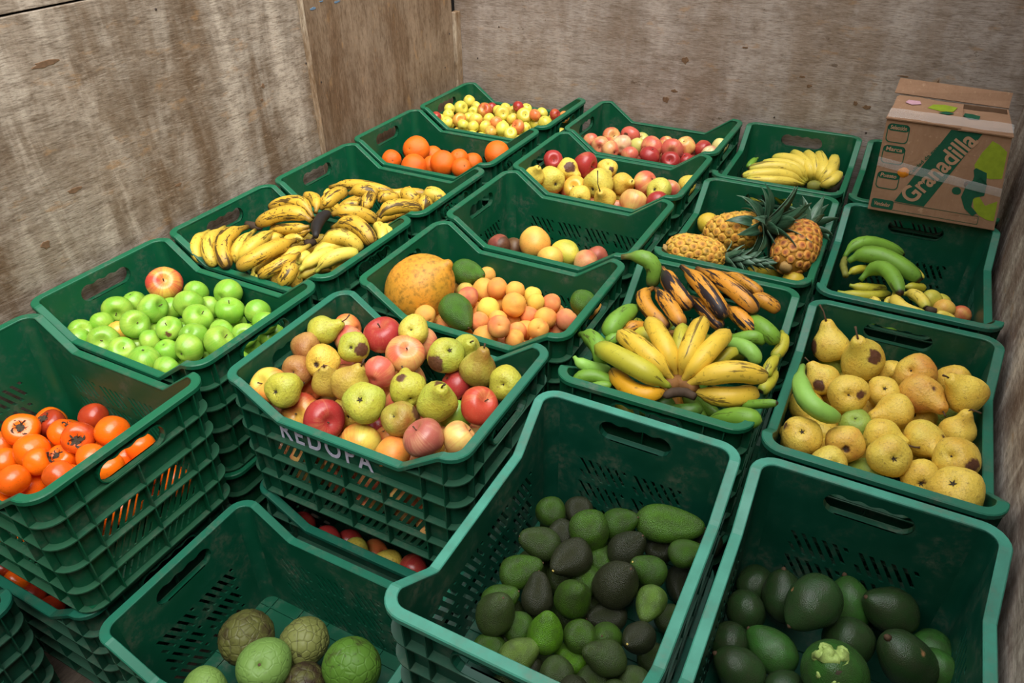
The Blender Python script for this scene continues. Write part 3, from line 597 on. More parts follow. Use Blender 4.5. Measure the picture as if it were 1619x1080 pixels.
('mango', 'rd', 'M3', 0.7308, 1.5611, -0.1717, 0.0376, [-0.184, 0.116, 0.763, 0.609], 0, [-0.521, 0.663, -0.537, 0.8], None, 1, 'red mango rotted black at the left of the nearly empty crate', 0, 1.2),
('mango', 'b', 'M3', 0.7548, 1.617, -0.2062, 0.0378, [0.677, -0.702, -0.221, -0.011], 0, None, None, 1, 'small brown fruit beside the rotted mango', 0, 1.2),
('mango', 'p', 'M3', 1.0204, 1.5855, -0.1735, 0.0378, [0.638, -0.685, -0.212, 0.282], 0, None, None, 4, 'pink speckled mango at the right of the nearly empty crate', 0, 1.2),
('mango', 'rd', 'M3', 1.0293, 1.6603, -0.1942, 0.0378, [-0.044, -0.01, 0.913, 0.406], 0, None, None, 5, 'dark fruit at the far right of the nearly empty crate', 0, 1.2),
('papaya', 'o', 'M4', 0.7564, 1.0723, -0.0632, 0.0868, [0.526, -0.399, 0.066, -0.748], 1, None, None, 0, 'large orange papaya with dark scuffs', 0, 1.25),
('avocado', 'gs', 'M4', 0.8007, 1.2314, -0.0881, 0.0385, [-0.095, 0.618, -0.158, 0.765], 1, None, None, 2, 'green avocado leaning against the papaya at the back', 0, 1.75),
('avocado', 'gs', 'M4', 0.8924, 1.0258, -0.0703, 0.0427, [-0.133, 0.561, -0.542, 0.612], 1, None, None, 3, 'green avocado in front of the papaya, on the apricots', 0, 1.75),
('apricot', 'a', 'M4', 0.822, 0.9893, -0.0881, 0.0286, [0.46, -0.231, 0.679, -0.523], 1, None, None, 0, '', 0, 1.0),
('apricot', 'a', 'M4', 0.8744, 1.2044, -0.1121, 0.0333, [-0.495, 0.633, -0.557, -0.21], 0, None, None, 5, '', 0, 1.0),
('apricot', 'a', 'M4', 0.9241, 1.1912, -0.085, 0.0292, [0.73, -0.008, -0.651, -0.207], 0, None, None, 4, '', 0, 1.0),
('apricot', 'a', 'M4', 0.9767, 1.1945, -0.0815, 0.0272, [0.356, -0.568, -0.0, 0.742], 0, None, None, 4, '', 0, 1.0),
('apricot', 'y', 'M4', 0.9458, 1.1018, -0.0962, 0.0316, [-0.492, -0.113, 0.862, 0.044], 0, None, None, 4, '', 0, 1.0),
('apricot', 'a', 'M4', 0.9232, 1.2017, -0.1343, 0.0252, [0.649, -0.597, -0.266, 0.389], 0, None, None, 5, '', 0, 1.0),
('apricot', 'a', 'M4', 1.0129, 1.1209, -0.0736, 0.0322, [0.606, -0.793, 0.04, -0.044], 0, None, None, 4, '', 0, 1.0),
('apricot', 'y', 'M4', 1.0173, 1.2203, -0.0983, 0.0247, [-0.142, 0.681, 0.702, 0.154], 0, None, None, 5, '', 0, 1.0),
('apricot', 'y', 'M4', 1.0449, 1.1831, -0.0923, 0.0242, [-0.472, 0.275, 0.837, 0.017], 0, None, None, 7, '', 0, 1.0),
('apricot', 'ap', 'M4', 1.0763, 1.2155, -0.1047, 0.0264, [-0.324, 0.921, 0.124, 0.177], 0, None, None, 8, '', 0, 1.0),
('apricot', 'ap', 'M4', 1.0452, 1.1412, -0.11, 0.0249, [-0.118, -0.346, 0.927, 0.081], 0, None, None, 7, '', 0, 1.0),
('apricot', 'a', 'M4', 1.1038, 1.1175, -0.0871, 0.0291, [0.727, -0.461, -0.471, -0.193], 0, None, None, 7, '', 0, 1.0),
('apricot', 'pk', 'M4', 1.1502, 1.1448, -0.0933, 0.0285, [-0.375, 0.643, 0.648, -0.158], 0, None, None, 7, '', 0, 1.0),
('apricot', 'a', 'M4', 0.9898, 1.073, -0.0983, 0.0245, [-0.284, -0.608, 0.715, 0.197], 0, None, None, 3, '', 0, 1.0),
('apricot', 'ap', 'M4', 1.0365, 0.9947, -0.0602, 0.0285, [0.892, 0.4, 0.139, 0.159], 1, None, None, 3, '', 0, 1.0),
('apricot', 'a', 'M4', 1.0062, 1.1294, -0.1284, 0.0252, [0.389, 0.707, -0.549, -0.22], 0, None, None, 4, '', 0, 1.0),
('apricot', 'ap', 'M4', 0.9535, 1.038, -0.0944, 0.0259, [0.597, -0.079, -0.613, -0.511], 0, None, None, 3, '', 0, 1.0),
('apricot', 'pk', 'M4', 0.8746, 1.119, -0.0881, 0.0287, [0.322, 0.002, 0.792, 0.518], 0, None, None, 4, '', 0, 1.0),
('apricot', 'a', 'M4', 0.9977, 0.9917, -0.1015, 0.0316, [0.608, -0.127, -0.765, 0.171], 0, None, None, 3, '', 0, 1.0),
('apricot', 'pk', 'M4', 1.0204, 1.025, -0.1325, 0.0252, [0.422, -0.306, 0.737, 0.43], 0, None, None, 3, '', 0, 1.0),
('apricot', 'a', 'M4', 1.0672, 1.0156, -0.1005, 0.0252, [-0.059, 0.962, -0.057, 0.26], 0, None, None, 6, '', 0, 1.0),
('apricot', 'ap', 'M4', 1.053, 1.0569, -0.1069, 0.0252, [0.037, -0.549, 0.486, 0.68], 0, None, None, 6, '', 0, 1.0),
('apricot', 'a', 'M4', 1.057, 1.0991, -0.1252, 0.0252, [-0.47, 0.698, 0.23, -0.489], 0, None, None, 7, '', 0, 1.0),
('apricot', 'a', 'M4', 1.1095, 1.0651, -0.0871, 0.0269, [0.679, 0.457, -0.116, 0.563], 1, None, None, 6, '', 0, 1.0),
('apricot', 'pk', 'M4', 1.1256, 1.1466, -0.137, 0.0252, [0.136, 0.135, 0.808, 0.557], 0, None, None, 7, '', 0, 1.0),
('apricot', 'ap', 'M4', 0.8555, 1.0231, -0.1303, 0.0252, [-0.158, 0.683, 0.509, 0.499], 0, None, None, 3, '', 0, 1.0),
('apricot', 'pk', 'M4', 0.798, 1.09, -0.1539, 0.0252, [0.19, -0.103, 0.886, 0.409], 0, None, None, 1, '', 0, 1.0),
('apricot', 'a', 'M4', 0.8272, 1.0543, -0.143, 0.0252, [0.42, -0.468, 0.636, 0.448], 0, None, None, 0, '', 0, 1.0),
('apricot', 'a', 'M4', 0.827, 1.3066, -0.1292, 0.0252, [-0.082, -0.474, 0.355, 0.802], 0, None, None, 2, '', 0, 1.0),
('apricot', 'g', 'M4', 0.8241, 1.1887, -0.1192, 0.0252, [-0.032, 0.807, -0.543, -0.232], 0, None, None, 1, '', 0, 1.0),
('avocado', 'gs', 'M4', 1.1573, 1.2395, -0.0943, 0.0345, [-0.069, 0.185, 0.952, 0.236], 0, None, None, 8, 'green avocado alone in the right corner of the apricot crate', 0, 1.75),
('pear', 'gy', 'M5', 0.696, 0.7512, -0.0289, 0.0359, [0.154, 0.4, 0.353, 0.832], 1, None, [0.349, -0.194, 2.023], 1, 'green pear with a stalk, topmost at the back left of the lettered crate', 0, 1.45),
('pear', 'br', 'M5', 0.6854, 0.6961, -0.0469, 0.037, [-0.441, 0.644, 0.496, -0.38], 0, None, None, 1, '', 0, 1.45),
('apple', 'p', 'M5', 0.74, 0.7857, -0.0638, 0.037, [0.327, -0.258, 0.511, 0.752], 0, None, None, 2, '', 0, 1.0),
('apple', 'o', 'M5', 0.691, 0.8412, -0.0769, 0.037, [-0.301, 0.674, 0.305, -0.602], 0, None, None, 2, '', 0, 1.0),
('pear', 'gy', 'M5', 0.798, 0.7354, -0.036, 0.036, [-0.435, 0.705, 0.55, 0.102], 0, [0.339, 0.623, -0.705, 0.55], None, 1, 'green pear with a round brown rot in the lettered crate', 0, 1.45),
('apple', 'R', 'M5', 0.8269, 0.8065, -0.037, 0.0459, [-0.066, -0.036, -0.058, 0.995], 1, None, None, 2, 'deep red apple at the back of the lettered crate', 0, 1.0),
('pear', 'yg', 'M5', 0.9097, 0.8209, -0.0044, 0.037, [-0.472, 0.822, 0.317, 0.021], 1, None, None, 5, '', 0, 1.45),
('apple', 'p', 'M5', 0.9172, 0.8425, -0.0529, 0.037, [0.061, 0.713, 0.034, -0.697], 0, None, None, 5, '', 0, 1.0),
('apple', 'yp', 'M5', 0.9237, 0.7602, -0.0298, 0.0449, [-0.361, 0.157, -0.224, 0.891], 1, None, None, 5, 'yellow-pink apple with its stalk end up in the lettered crate', 0, 1.0),
('pear', 'y', 'M5', 0.756, 0.6716, -0.0459, 0.0396, [-0.412, 0.729, -0.386, -0.387], 1, [0.0, 0.0, -1.0, 0.25], None, 1, '', 0, 1.45),
('pear', 'br', 'M5', 0.7052, 0.6427, -0.0707, 0.037, [0.194, -0.601, 0.622, 0.464], 0, None, None, 1, '', 0, 1.45),
('pear', 'yb', 'M5', 0.807, 0.6248, -0.0537, 0.0357, [0.83, 0.044, 0.12, -0.543], 1, [-0.415, -0.185, 0.891, 0.55], None, 0, 'wrinkled yellow pear with a brown rotten top', 0, 1.45),
('pear', 'yb', 'M5', 0.8737, 0.6236, -0.033, 0.0404, [0.483, 0.151, 0.24, 0.828], 1, [0.401, -0.089, 0.912, 0.42], None, 3, 'wrinkled yellow pear with dark creases in the lettered crate', 0, 1.45),
('pear', 'gy', 'M5', 0.7522, 0.5505, -0.0431, 0.0394, [-0.451, 0.66, 0.532, 0.279], 1, None, None, 0, 'green pear at the left end of the lettered crate', 0, 1.45),
('apple', 'yr', 'M5', 0.706, 0.552, -0.05, 0.042, [0.1, 0.025, -0.378, 0.92], 1, None, None, 0, 'pale apple with a red shoulder at the left rim of the lettered crate', 0, 1.0),
('apple', 'o', 'M5', 0.7032, 0.6642, -0.1344, 0.037, [0.682, -0.19, -0.667, -0.233], 0, None, None, 1, '', 0, 1.0),
('apple', 'ry', 'M5', 0.7699, 0.5684, -0.1163, 0.0453, [0.875, 0.465, 0.046, 0.127], 1, None, None, 0, 'red and orange apple with its eye to the left at the front rim', 0, 1.0),
('apple', 'R', 'M5', 0.8475, 0.5506, -0.0933, 0.0447, [-0.033, 0.502, -0.222, 0.835], 1, None, None, 3, 'dark red apple at the front rim of the lettered crate', 0, 1.0),
('pear', 'gy', 'M5', 0.9414, 0.5853, -0.037, 0.0443, [-0.315, 0.737, 0.584, 0.125], 1, None, None, 3, 'large green-yellow pear with its eye up in the middle of the lettered crate', 0, 1.45),
('apple', 'p', 'M5', 0.9024, 0.6887, -0.0399, 0.036, [0.607, -0.627, 0.315, 0.374], 0, None, None, 4, '', 0, 1.0),
('pear', 'gy', 'M5', 0.9911, 0.6692, -0.0389, 0.0399, [-0.445, -0.072, 0.665, 0.596], 1, [0.753, 0.654, -0.073, 0.35], None, 4, '', 0, 1.45),
('pear', 'gb', 'M5', 1.0233, 0.5934, -0.0553, 0.0401, [-0.16, 0.406, 0.838, 0.327], 1, [-0.003, 0.999, -0.041, 0.5], None, 3, 'green pear with a russet brown side near the front', 0, 1.45),
('pear', 'y', 'M5', 0.845, 0.6179, -0.1268, 0.037, [-0.35, -0.332, 0.766, 0.424], 0, None, None, 3, '', 0, 1.45),
('pear', 'gy', 'M5', 1.0787, 0.6503, -0.0269, 0.0422, [0.974, 0.114, 0.193, -0.02], 1, [-0.312, 0.48, 0.82, 0.4], None, 7, 'smooth green pear with a brown stalk end, right of the middle', 0, 1.45),
('apple', 'rp', 'M5', 1.1559, 0.686, -0.0379, 0.0413, [0.92, 0.115, 0.316, 0.201], 1, None, None, 7, 'red apple with a pale yellow eye by the right rim', 0, 1.0),
('pear', 'gb', 'M5', 1.0919, 0.7985, -0.039, 0.042, [0.684, 0.088, 0.089, 0.719], 1, [0.454, 0.149, 0.878, 0.34], None, 8, 'brown-green pear with a withered top by the right rim', 0, 1.45),
('pear', 'gy', 'M5', 1.1691, 0.7814, -0.0389, 0.0396, [-0.05, -0.168, 0.848, 0.501], 1, None, None, 8, 'green pear with its dark eye facing us in the right corner', 0, 1.45),
('pear', 'gy', 'M5', 1.0142, 0.7879, -0.0211, 0.0417, [-0.162, 0.946, -0.01, -0.281], 1, [-0.151, 0.959, -0.242, 0.6], None, 5, 'green pear with a black rotten end in the lettered crate', 0, 1.45),
('pear', 'gy', 'M5', 1.0307, 0.8474, -0.038, 0.037, [0.924, 0.133, 0.288, -0.213], 1, None, None, 8, '', 0, 1.45),
('apple', 'R', 'M5', 1.0425, 0.7755, -0.0847, 0.037, [-0.203, 0.933, -0.002, 0.296], 0, None, None, 8, '', 0, 1.0),
('apple', 'pb', 'M5', 1.1124, 0.5475, -0.033, 0.0418, [0.553, -0.163, -0.262, 0.774], 1, None, None, 6, 'brown-pink apple with its stalk on the front rim', 0, 1.0),
('apple', 'yp', 'M5', 1.1666, 0.5902, -0.0487, 0.037, [-0.168, 0.368, 0.272, 0.873], 1, None, None, 6, 'pale pink apple on the front right rim', 0, 1.0),
('apple', 'yr', 'M5', 0.9442, 0.5485, -0.1163, 0.0434, [-0.493, 0.717, -0.183, -0.458], 0, None, None, 3, 'yellow apple with an orange shoulder on the front rim', 0, 1.0),
('mango', 'o', 'M5', 1.03, 0.5431, -0.1059, 0.0379, [0.59, -0.772, -0.121, 0.201], 0, None, None, 6, 'orange mango-like fruit at the front rim of the lettered crate', 0, 1.2),
('apple', 'o', 'M5', 0.9648, 0.6087, -0.1532, 0.037, [0.019, 0.99, 0.064, 0.127], 0, None, None, 3, '', 0, 1.0),
('apple', 'yo', 'M5', 1.1339, 0.5767, -0.1072, 0.037, [0.17, -0.52, 0.837, 0.006], 0, None, None, 6, '', 0, 1.0),
('apple', 'R', 'M5', 0.9115, 0.6469, -0.1679, 0.037, [0.609, 0.237, -0.726, -0.214], 0, None, None, 4, '', 0, 1.0),
('apple', 'G', 'M5', 1.0926, 0.691, -0.0979, 0.037, [0.696, -0.694, -0.09, 0.159], 0, None, None, 7, '', 0, 1.0),
('pear', 'yg', 'M5', 1.0473, 0.7066, -0.1458, 0.037, [-0.437, 0.661, 0.592, -0.146], 0, None, None, 7, '', 0, 1.45),
('apple', 'R', 'M5b', 0.7129, 0.5389, -0.4797, 0.0356, [0.087, 0.875, -0.427, 0.213], 0, None, None, 0, '', 0, 1.0),
('apple', 'R', 'M5b', 0.7905, 0.5384, -0.4926, 0.0352, [-0.316, 0.285, -0.451, 0.785], 1, None, None, 0, '', 0, 1.0),
('pear', 'yg', 'M5b', 0.871, 0.5429, -0.5054, 0.0392, [-0.352, 0.822, 0.435, -0.108], 1, None, None, 3, '', 0, 1.45),
('pear', 'y', 'M5b', 0.9727, 0.5406, -0.4869, 0.0372, [-0.327, 0.928, -0.118, -0.131], 0, None, None, 3, '', 0, 1.45),
('apple', 'o', 'M5b', 0.8867, 0.5931, -0.5512, 0.0361, [-0.399, 0.249, 0.846, -0.252], 0, None, None, 3, '', 0, 1.0),
('apple', 'R', 'M5b', 1.045, 0.5408, -0.4608, 0.0361, [0.527, -0.738, 0.403, 0.127], 0, None, None, 6, '', 0, 1.0),
('apple', 'R', 'M5b', 0.8214, 0.5788, -0.5342, 0.0361, [0.643, -0.44, -0.624, -0.054], 0, None, None, 0, '', 0, 1.0),
('mango', 'yl', 'R2', 1.328, 1.838, -0.086, 0.034, [0.696, 0.365, 0.468, -0.405], 1, None, None, 2, 'small yellow fruit in the back left corner of the pineapple crate', 0, 1.2),
('mango', 'yl', 'R2', 1.628, 1.85, -0.085, 0.03, [0.422, -0.313, 0.599, 0.605], 0, None, None, 8, 'yellow fruit at the right wall of the pineapple crate', 0, 1.2),
('mango', 'yl', 'R2', 1.626, 1.66, -0.125, 0.032, [-0.233, 0.848, 0.462, 0.116], 0, None, None, 7, 'yellow fruit beside the stub end of the right-hand pineapple', 0, 1.2),
('mango', 'yl', 'R2', 1.6, 1.515, -0.095, 0.032, [-0.195, 0.701, -0.639, -0.248], 0, None, None, 6, 'yellow fruit in the front right corner of the pineapple crate', 0, 1.2),
('mango', 'yl', 'R2', 1.5509, 1.7214, -0.149, 0.0356, [0.085, 0.024, 0.81, 0.58], 0, None, None, 7, 'yellow fruit at the front of the pineapple crate', 0, 1.2),
('mango', 'yl', 'R2', 1.5082, 1.7496, -0.1741, 0.0277, [0.286, -0.166, 0.769, 0.547], 0, None, None, 4, '', 0, 1.2),
('eggplant', 'p', 'Q1', 1.772, 2.15, -0.115, 0.03, [0.374, 0.054, -0.221, 0.899], 1, None, None, 0, 'dark purple eggplant in the back corner crate beside the box', 0, 2.0),
('eggplant', 'p', 'R1', 1.6281, 2.564, -0.1959, 0.0362, [0.95, 0.072, 0.26, -0.159], 1, None, None, 8, 'dark purple eggplant beside the ripe banana hand', 0, 2.0),
('mango', 'yg', 'Q2', 1.9806, 1.7416, -0.1331, 0.0269, [-0.306, 0.73, 0.402, 0.46], 0, None, None, 7, '', 0, 1.2),
('mango', 'y', 'Q2', 2.013, 1.7039, -0.1342, 0.0269, [-0.269, 0.939, -0.188, -0.103], 0, None, None, 7, '', 0, 1.2),
('mango', 'pk', 'Q2', 2.0569, 1.7192, -0.1494, 0.0269, [0.213, 0.067, 0.871, 0.437], 0, None, None, 7, 'yellow and red mango in the front corner of the green banana crate', 0, 1.2),
('mango', 'yg', 'Q2', 2.0089, 1.7743, -0.1565, 0.0269, [0.174, -0.656, 0.716, 0.162], 0, None, None, 7, '', 0, 1.2),
('pear', 'y', 'Q3', 1.7681, 1.2987, -0.0741, 0.0432, [0.709, -0.256, -0.048, 0.655], 1, [-0.546, 0.829, 0.124, 0.5], [0.15, 0.228, 2.268], 2, 'upright yellow pear with a long stalk in the back left corner', 0, 1.45),
('pear', 'y', 'Q3', 1.844, 1.2586, -0.0659, 0.0485, [-0.383, -0.224, -0.061, 0.894], 1, [-0.197, 0.776, 0.599, 0.42], [-0.257, -0.397, 1.748], 5, 'yellow pear with a red-brown wound beside the upright pear', 0, 1.45),
('pear', 'yr', 'Q3', 1.9548, 1.2596, -0.0687, 0.045, [-0.458, 0.858, -0.202, 0.115], 1, None, None, 5, 'rosy yellow pear with its eye facing us at the back', 0, 1.45),
('pear', 'y', 'Q3', 1.8304, 1.1118, -0.0687, 0.0443, [-0.477, 0.876, -0.072, -0.028], 1, [0.55, -0.282, -0.786, 0.3], None, 1, 'broad yellow pear speckled black round its eye', 0, 1.45),
('pear', 'y', 'Q3', 1.7735, 1.1663, -0.0854, 0.0361, [0.48, -0.448, -0.103, 0.748], 1, [-0.87, 0.485, -0.083, 0.45], None, 1, 'pear beside the green banana, its neck up left', 0, 1.45),
('pear', 'y', 'Q3', 1.8977, 1.1665, -0.079, 0.0344, [-0.295, 0.942, 0.151, 0.061], 0, None, None, 4, '', 0, 1.45),
('pear', 'y', 'Q3', 1.9238, 1.1026, -0.0751, 0.0381, [0.614, 0.193, -0.727, 0.239], 1, None, [-0.515, 0.231, 2.278], 4, 'yellow pear with a curved stalk pointing left in the middle', 0, 1.45),
('pear', 'yr', 'Q3', 1.9713, 1.1791, -0.0649, 0.0426, [0.364, -0.141, 0.679, -0.621], 1, [-0.264, -0.775, 0.574, 0.2], None, 8, 'yellow pear with a dark spot behind the middle', 0, 1.45),
('pear', 'y', 'Q3', 1.9079, 1.295, -0.1125, 0.0361, [-0.176, 0.164, 0.795, 0.557], 0, None, None, 5, '', 0, 1.45),
('pear', 'g', 'Q3', 1.789, 1.3106, -0.1427, 0.0361, [0.522, -0.703, 0.389, 0.286], 0, None, None, 2, '', 0, 1.45),
('pear', 'y', 'Q3', 2.0352, 1.2945, -0.0863, 0.0361, [0.216, 0.057, 0.914, 0.339], 0, None, None, 8, '', 0, 1.45),
('pear', 'y', 'Q3', 2.0458, 1.1799, -0.0384, 0.0418, [-0.031, -0.398, -0.116, 0.909], 1, None, None, 8, 'large plain yellow pear near the right side', 0, 1.45),
('pear', 'y', 'Q3', 2.0457, 1.1004, -0.0792, 0.0345, [0.102, 0.005, 0.064, 0.993], 1, None, [-0.715, -0.153, 1.565], 7, 'yellow pear with an upright neck by the right side', 0, 1.45),
('pear', 'y', 'Q3', 1.9862, 1.0408, -0.078, 0.0391, [0.702, 0.407, 0.516, -0.274], 1, [-0.358, 0.728, 0.585, 0.2], None, 7, '', 0, 1.45),
('pear', 'y', 'Q3', 1.9098, 1.0166, -0.0811, 0.0383, [0.506, -0.361, 0.556, -0.552], 1, [0.771, -0.209, -0.602, 0.13], [-0.137, 0.017, 1.844], 4, '', 0, 1.45),
('pear', 'y', 'Q3', 1.9253, 0.9445, -0.068, 0.0407, [-0.432, 0.87, -0.13, -0.201], 1, None, None, 3, 'yellow pear with its eye facing us near the front', 0, 1.45),
('pear', 'yr', 'Q3', 1.8438, 0.9538, -0.0761, 0.0374, [0.558, -0.818, 0.045, 0.13], 1, [0.0, 0.0, -1.0, 0.3], None, 3, 'red-cheeked pear near the front left', 0, 1.45),
('pear', 'y', 'Q3', 2.0445, 0.9928, -0.0659, 0.0426, [0.404, -0.401, 0.794, 0.214], 1, [-0.225, -0.824, -0.519, 0.4], None, 7, '', 0, 1.45),
('pear', 'g', 'Q3', 1.8622, 1.0582, -0.1053, 0.0361, [-0.136, 0.934, 0.276, 0.182], 0, None, None, 4, '', 0, 1.45),
('pear', 'y', 'Q3', 1.9823, 1.1864, -0.134, 0.0361, [0.021, 0.451, 0.777, 0.437], 0, None, None, 8, '', 0, 1.45),
('pear', 'g', 'Q3', 2.0342, 1.2278, -0.1363, 0.0361, [0.108, 0.357, 0.843, 0.388], 0, None, None, 8, '', 0, 1.45),
('pear', 'y', 'Q3', 1.7637, 0.9318, -0.0731, 0.0394, [-0.276, 0.934, -0.215, -0.07], 0, [-0.802, 0.234, -0.549, 0.25], None, 0, '', 0, 1.45),
('pear', 'y', 'Q3', 1.8271, 0.8799, -0.0772, 0.0356, [-0.027, -0.319, 0.871, 0.373], 0, None, None, 0, 'yellow pear touching the front rim at the left', 0, 1.45),
('pear', 'g', 'Q3', 1.8983, 0.9484, -0.1314, 0.0361, [-0.2, 0.341, 0.764, 0.51], 0, None, None, 3, '', 0, 1.45),
('pear', 'y', 'Q3', 1.9893, 0.9433, -0.0961, 0.0361, [0.011, -0.034, 0.806, 0.591], 0, [-0.086, 0.111, -0.99, 0.22], None, 6, '', 0, 1.45),
('pear', 'y', 'Q3', 2.0413, 0.8696, -0.0445, 0.0462, [-0.058, 0.795, 0.518, 0.312], 1, None, None, 6, 'biggest pear, in the front right corner', 0, 1.45),
('pear', 'y', 'Q3', 2.0015, 0.9665, -0.1553, 0.0361, [-0.169, 0.932, -0.283, 0.148], 0, None, None, 6, '', 0, 1.45),
('pear', 'y', 'Q3', 1.8652, 0.8621, -0.1262, 0.0361, [0.559, -0.55, 0.547, 0.293], 0, None, None, 3, '', 0, 1.45),
('pear', 'y', 'Q3', 1.912, 0.9446, -0.1959, 0.0361, [0.026, 0.654, 0.715, 0.245], 0, None, None, 3, '', 0, 1.45),
('pear', 'y', 'Q3', 1.9416, 0.8502, -0.1091, 0.0361, [-0.27, 0.791, 0.297, 0.462], 0, None, None, 3, '', 0, 1.45),
('pear', 'y', 'Q3', 1.987, 0.8845, -0.1408, 0.0361, [-0.496, 0.862, 0.089, -0.061], 0, None, None, 6, '', 0, 1.45),
('avocado', 'g', 'R4', 1.3555, 0.6182, -0.1895, 0.0297, [-0.011, 0.836, -0.43, -0.341], 0, None, None, 2, '', 0, 1.75),
('avocado', 'd', 'R4', 1.4039, 0.6476, -0.1904, 0.029, [-0.187, -0.22, 0.889, 0.354], 0, None, None, 2, '', 0, 1.75),
('avocado', 'g', 'R4', 1.4468, 0.5991, -0.1771, 0.0386, [0.054, -0.2, 0.977, 0.053], 1, None, None, 5, 'round green avocado, end on, near the back', 0, 1.75),
('avocado', 'g', 'R4', 1.4847, 0.6501, -0.1927, 0.0308, [0.474, 0.32, 0.275, 0.773], 1, None, None, 5, '', 0, 1.75),
('avocado', 'gd', 'R4', 1.3791, 0.5359, -0.1872, 0.0316, [0.041, -0.426, -0.284, 0.858], 1, None, None, 1, 'avocado with a pinkish scrape at the left', 0, 1.75),
('avocado', 'd', 'R4', 1.3936, 0.5877, -0.2043, 0.0286, [-0.322, 0.312, 0.789, 0.42], 0, None, None, 2, '', 0, 1.75),
('avocado', 'd', 'R4', 1.4455, 0.5256, -0.1759, 0.0343, [0.676, 0.634, 0.112, -0.359], 1, None, None, 4, 'dark avocado with a green stalk end in the middle', 0, 1.75),
('avocado', 'g', 'R4', 1.3625, 0.4512, -0.1873, 0.0316, [0.371, 0.248, 0.529, 0.721], 1, None, None, 1, '', 0, 1.75),
('avocado', 'd', 'R4', 1.42, 0.424, -0.1953, 0.0286, [0.699, -0.389, 0.122, 0.588], 1, None, None, 4, 'slim dark avocado standing on end', 0, 1.75),
('avocado', 'g', 'R4', 1.479, 0.4443, -0.185, 0.0339, [0.916, 0.136, 0.085, 0.367], 1, None, None, 4, 'round green speckled avocado in the middle', 0, 1.75),
('avocado', 'd', 'R4', 1.5345, 0.5052, -0.1825, 0.0396, [0.905, -0.074, 0.191, -0.372], 1, None, None, 4, 'large dark avocado on top in the middle', 0, 1.75),
('avocado', 'd', 'R4', 1.5223, 0.5913, -0.1884, 0.0329, [0.882, -0.201, 0.206, -0.374], 1, None, None, 5, 'dark wrinkled avocado near the back', 0, 1.75),
('avocado', 'g', 'R4', 1.5831, 0.5731, -0.1941, 0.0286, [0.76, -0.021, -0.435, 0.482], 1, None, None, 8, 'green avocado with a yellow stalk scar', 0, 1.75),
('avocado', 'g', 'R4', 1.4817, 0.5717, -0.221, 0.0286, [0.276, -0.512, 0.604, 0.545], 0, None, None, 5, '', 0, 1.75),
('avocado', 'g', 'R4', 1.4763, 0.5218, -0.2219, 0.0286, [-0.437, 0.848, -0.28, -0.107], 0, None, None, 4, '', 0, 1.75),
('avocado', 'g', 'R4', 1.3519, 0.3937, -0.21, 0.029, [0.335, 0.281, 0.376, 0.817], 1, None, None, 1, '', 0, 1.75),
('avocado', 'gd', 'R4', 1.3738, 0.3487, -0.1782, 0.0345, [0.895, -0.079, 0.119, -0.423], 1, None, None, 0, 'dull green avocado at the far left', 0, 1.75),
('avocado', 'gl', 'R4', 1.6035, 0.5126, -0.1925, 0.0275, [0.669, 0.646, -0.237, 0.279], 1, None, None, 7, '', 0, 1.75),
('avocado', 'd', 'R4', 1.5408, 0.4803, -0.2385, 0.0286, [0.778, 0.46, -0.423, -0.052], 1, None, None, 7, '', 0, 1.75),
('avocado', 'd', 'R4', 1.5704, 0.6714, -0.2426, 0.0286, [-0.155, 0.984, 0.005, 0.09], 0, None, None, 8, '', 0, 1.75),
('avocado', 'gs', 'R4', 1.5639, 0.6835, -0.1839, 0.0377, [0.655, 0.244, 0.59, 0.404], 1, None, None, 8, 'large glossy green pear-shaped avocado at the back', 0, 2.5),
('avocado', 'g', 'R4', 1.624, 0.6348, -0.1884, 0.0274, [-0.468, 0.461, -0.178, 0.733], 1, None, None, 8, '', 0, 1.75),
('avocado', 'd', 'R4', 1.6301, 0.6499, -0.2851, 0.0333, [0.641, 0.657, -0.162, 0.362], 1, None, None, 8, 'dark avocado with a white speck by the right side', 0, 1.75),
('avocado', 'gd', 'R4', 1.6338, 0.5583, -0.2888, 0.0289, [0.056, -0.247, 0.953, 0.168], 0, None, None, 7, '', 0, 1.75),
('avocado', 'd', 'R4', 1.6531, 0.7162, -0.2264, 0.0286, [-0.307, 0.167, 0.897, 0.27], 0, None, None, 8, '', 0, 1.75),
('avocado', 'gb', 'R4', 1.4658, 0.3593, -0.1884, 0.0312, [0.624, -0.035, -0.04, -0.779], 1, None, None, 3, 'bright green avocado near the front', 0, 1.75),
('avocado', 'g', 'R4', 1.5149, 0.3938, -0.2009, 0.0286, [-0.176, 0.96, 0.044, -0.213], 0, None, None, 4, '', 0, 1.75),
('avocado', 'gl', 'R4', 1.4359, 0.304, -0.1973, 0.0289, [0.752, -0.55, 0.155, -0.328], 1, None, None, 3, 'long light green avocado lying near the front rim', 0, 1.75),
('avocado', 'g', 'R4', 1.3839, 0.3091, -0.2177, 0.0286, [-0.36, 0.916, 0.163, 0.073], 0, None, None, 0, '', 0, 1.75),
('avocado', 'g', 'R4', 1.4099, 0.3686, -0.2165, 0.0286, [-0.219, 0.945, -0.212, 0.122], 0, None, None, 0, '', 0, 1.75),
('avocado', 'gb', 'R4', 1.508, 0.376, -0.2505, 0.0286, [-0.168, -0.254, 0.915, 0.263], 0, None, None, 3, '', 0, 1.75),
('avocado', 'd', 'R4', 1.4597, 0.3138, -0.2443, 0.0286, [0.957, 0.006, 0.045, -0.287], 1, None, None, 3, '', 0, 1.75),
('avocado', 'gd', 'R4', 1.5111, 0.3086, -0.1941, 0.0273, [-0.015, 0.964, -0.135, -0.229], 0, None, None, 3, '', 0, 1.75),
('avocado', 'gd', 'R4', 1.5798, 0.3533, -0.1645, 0.0298, [0.848, 0.11, -0.401, 0.329], 1, None, None, 6, '', 0, 1.75),
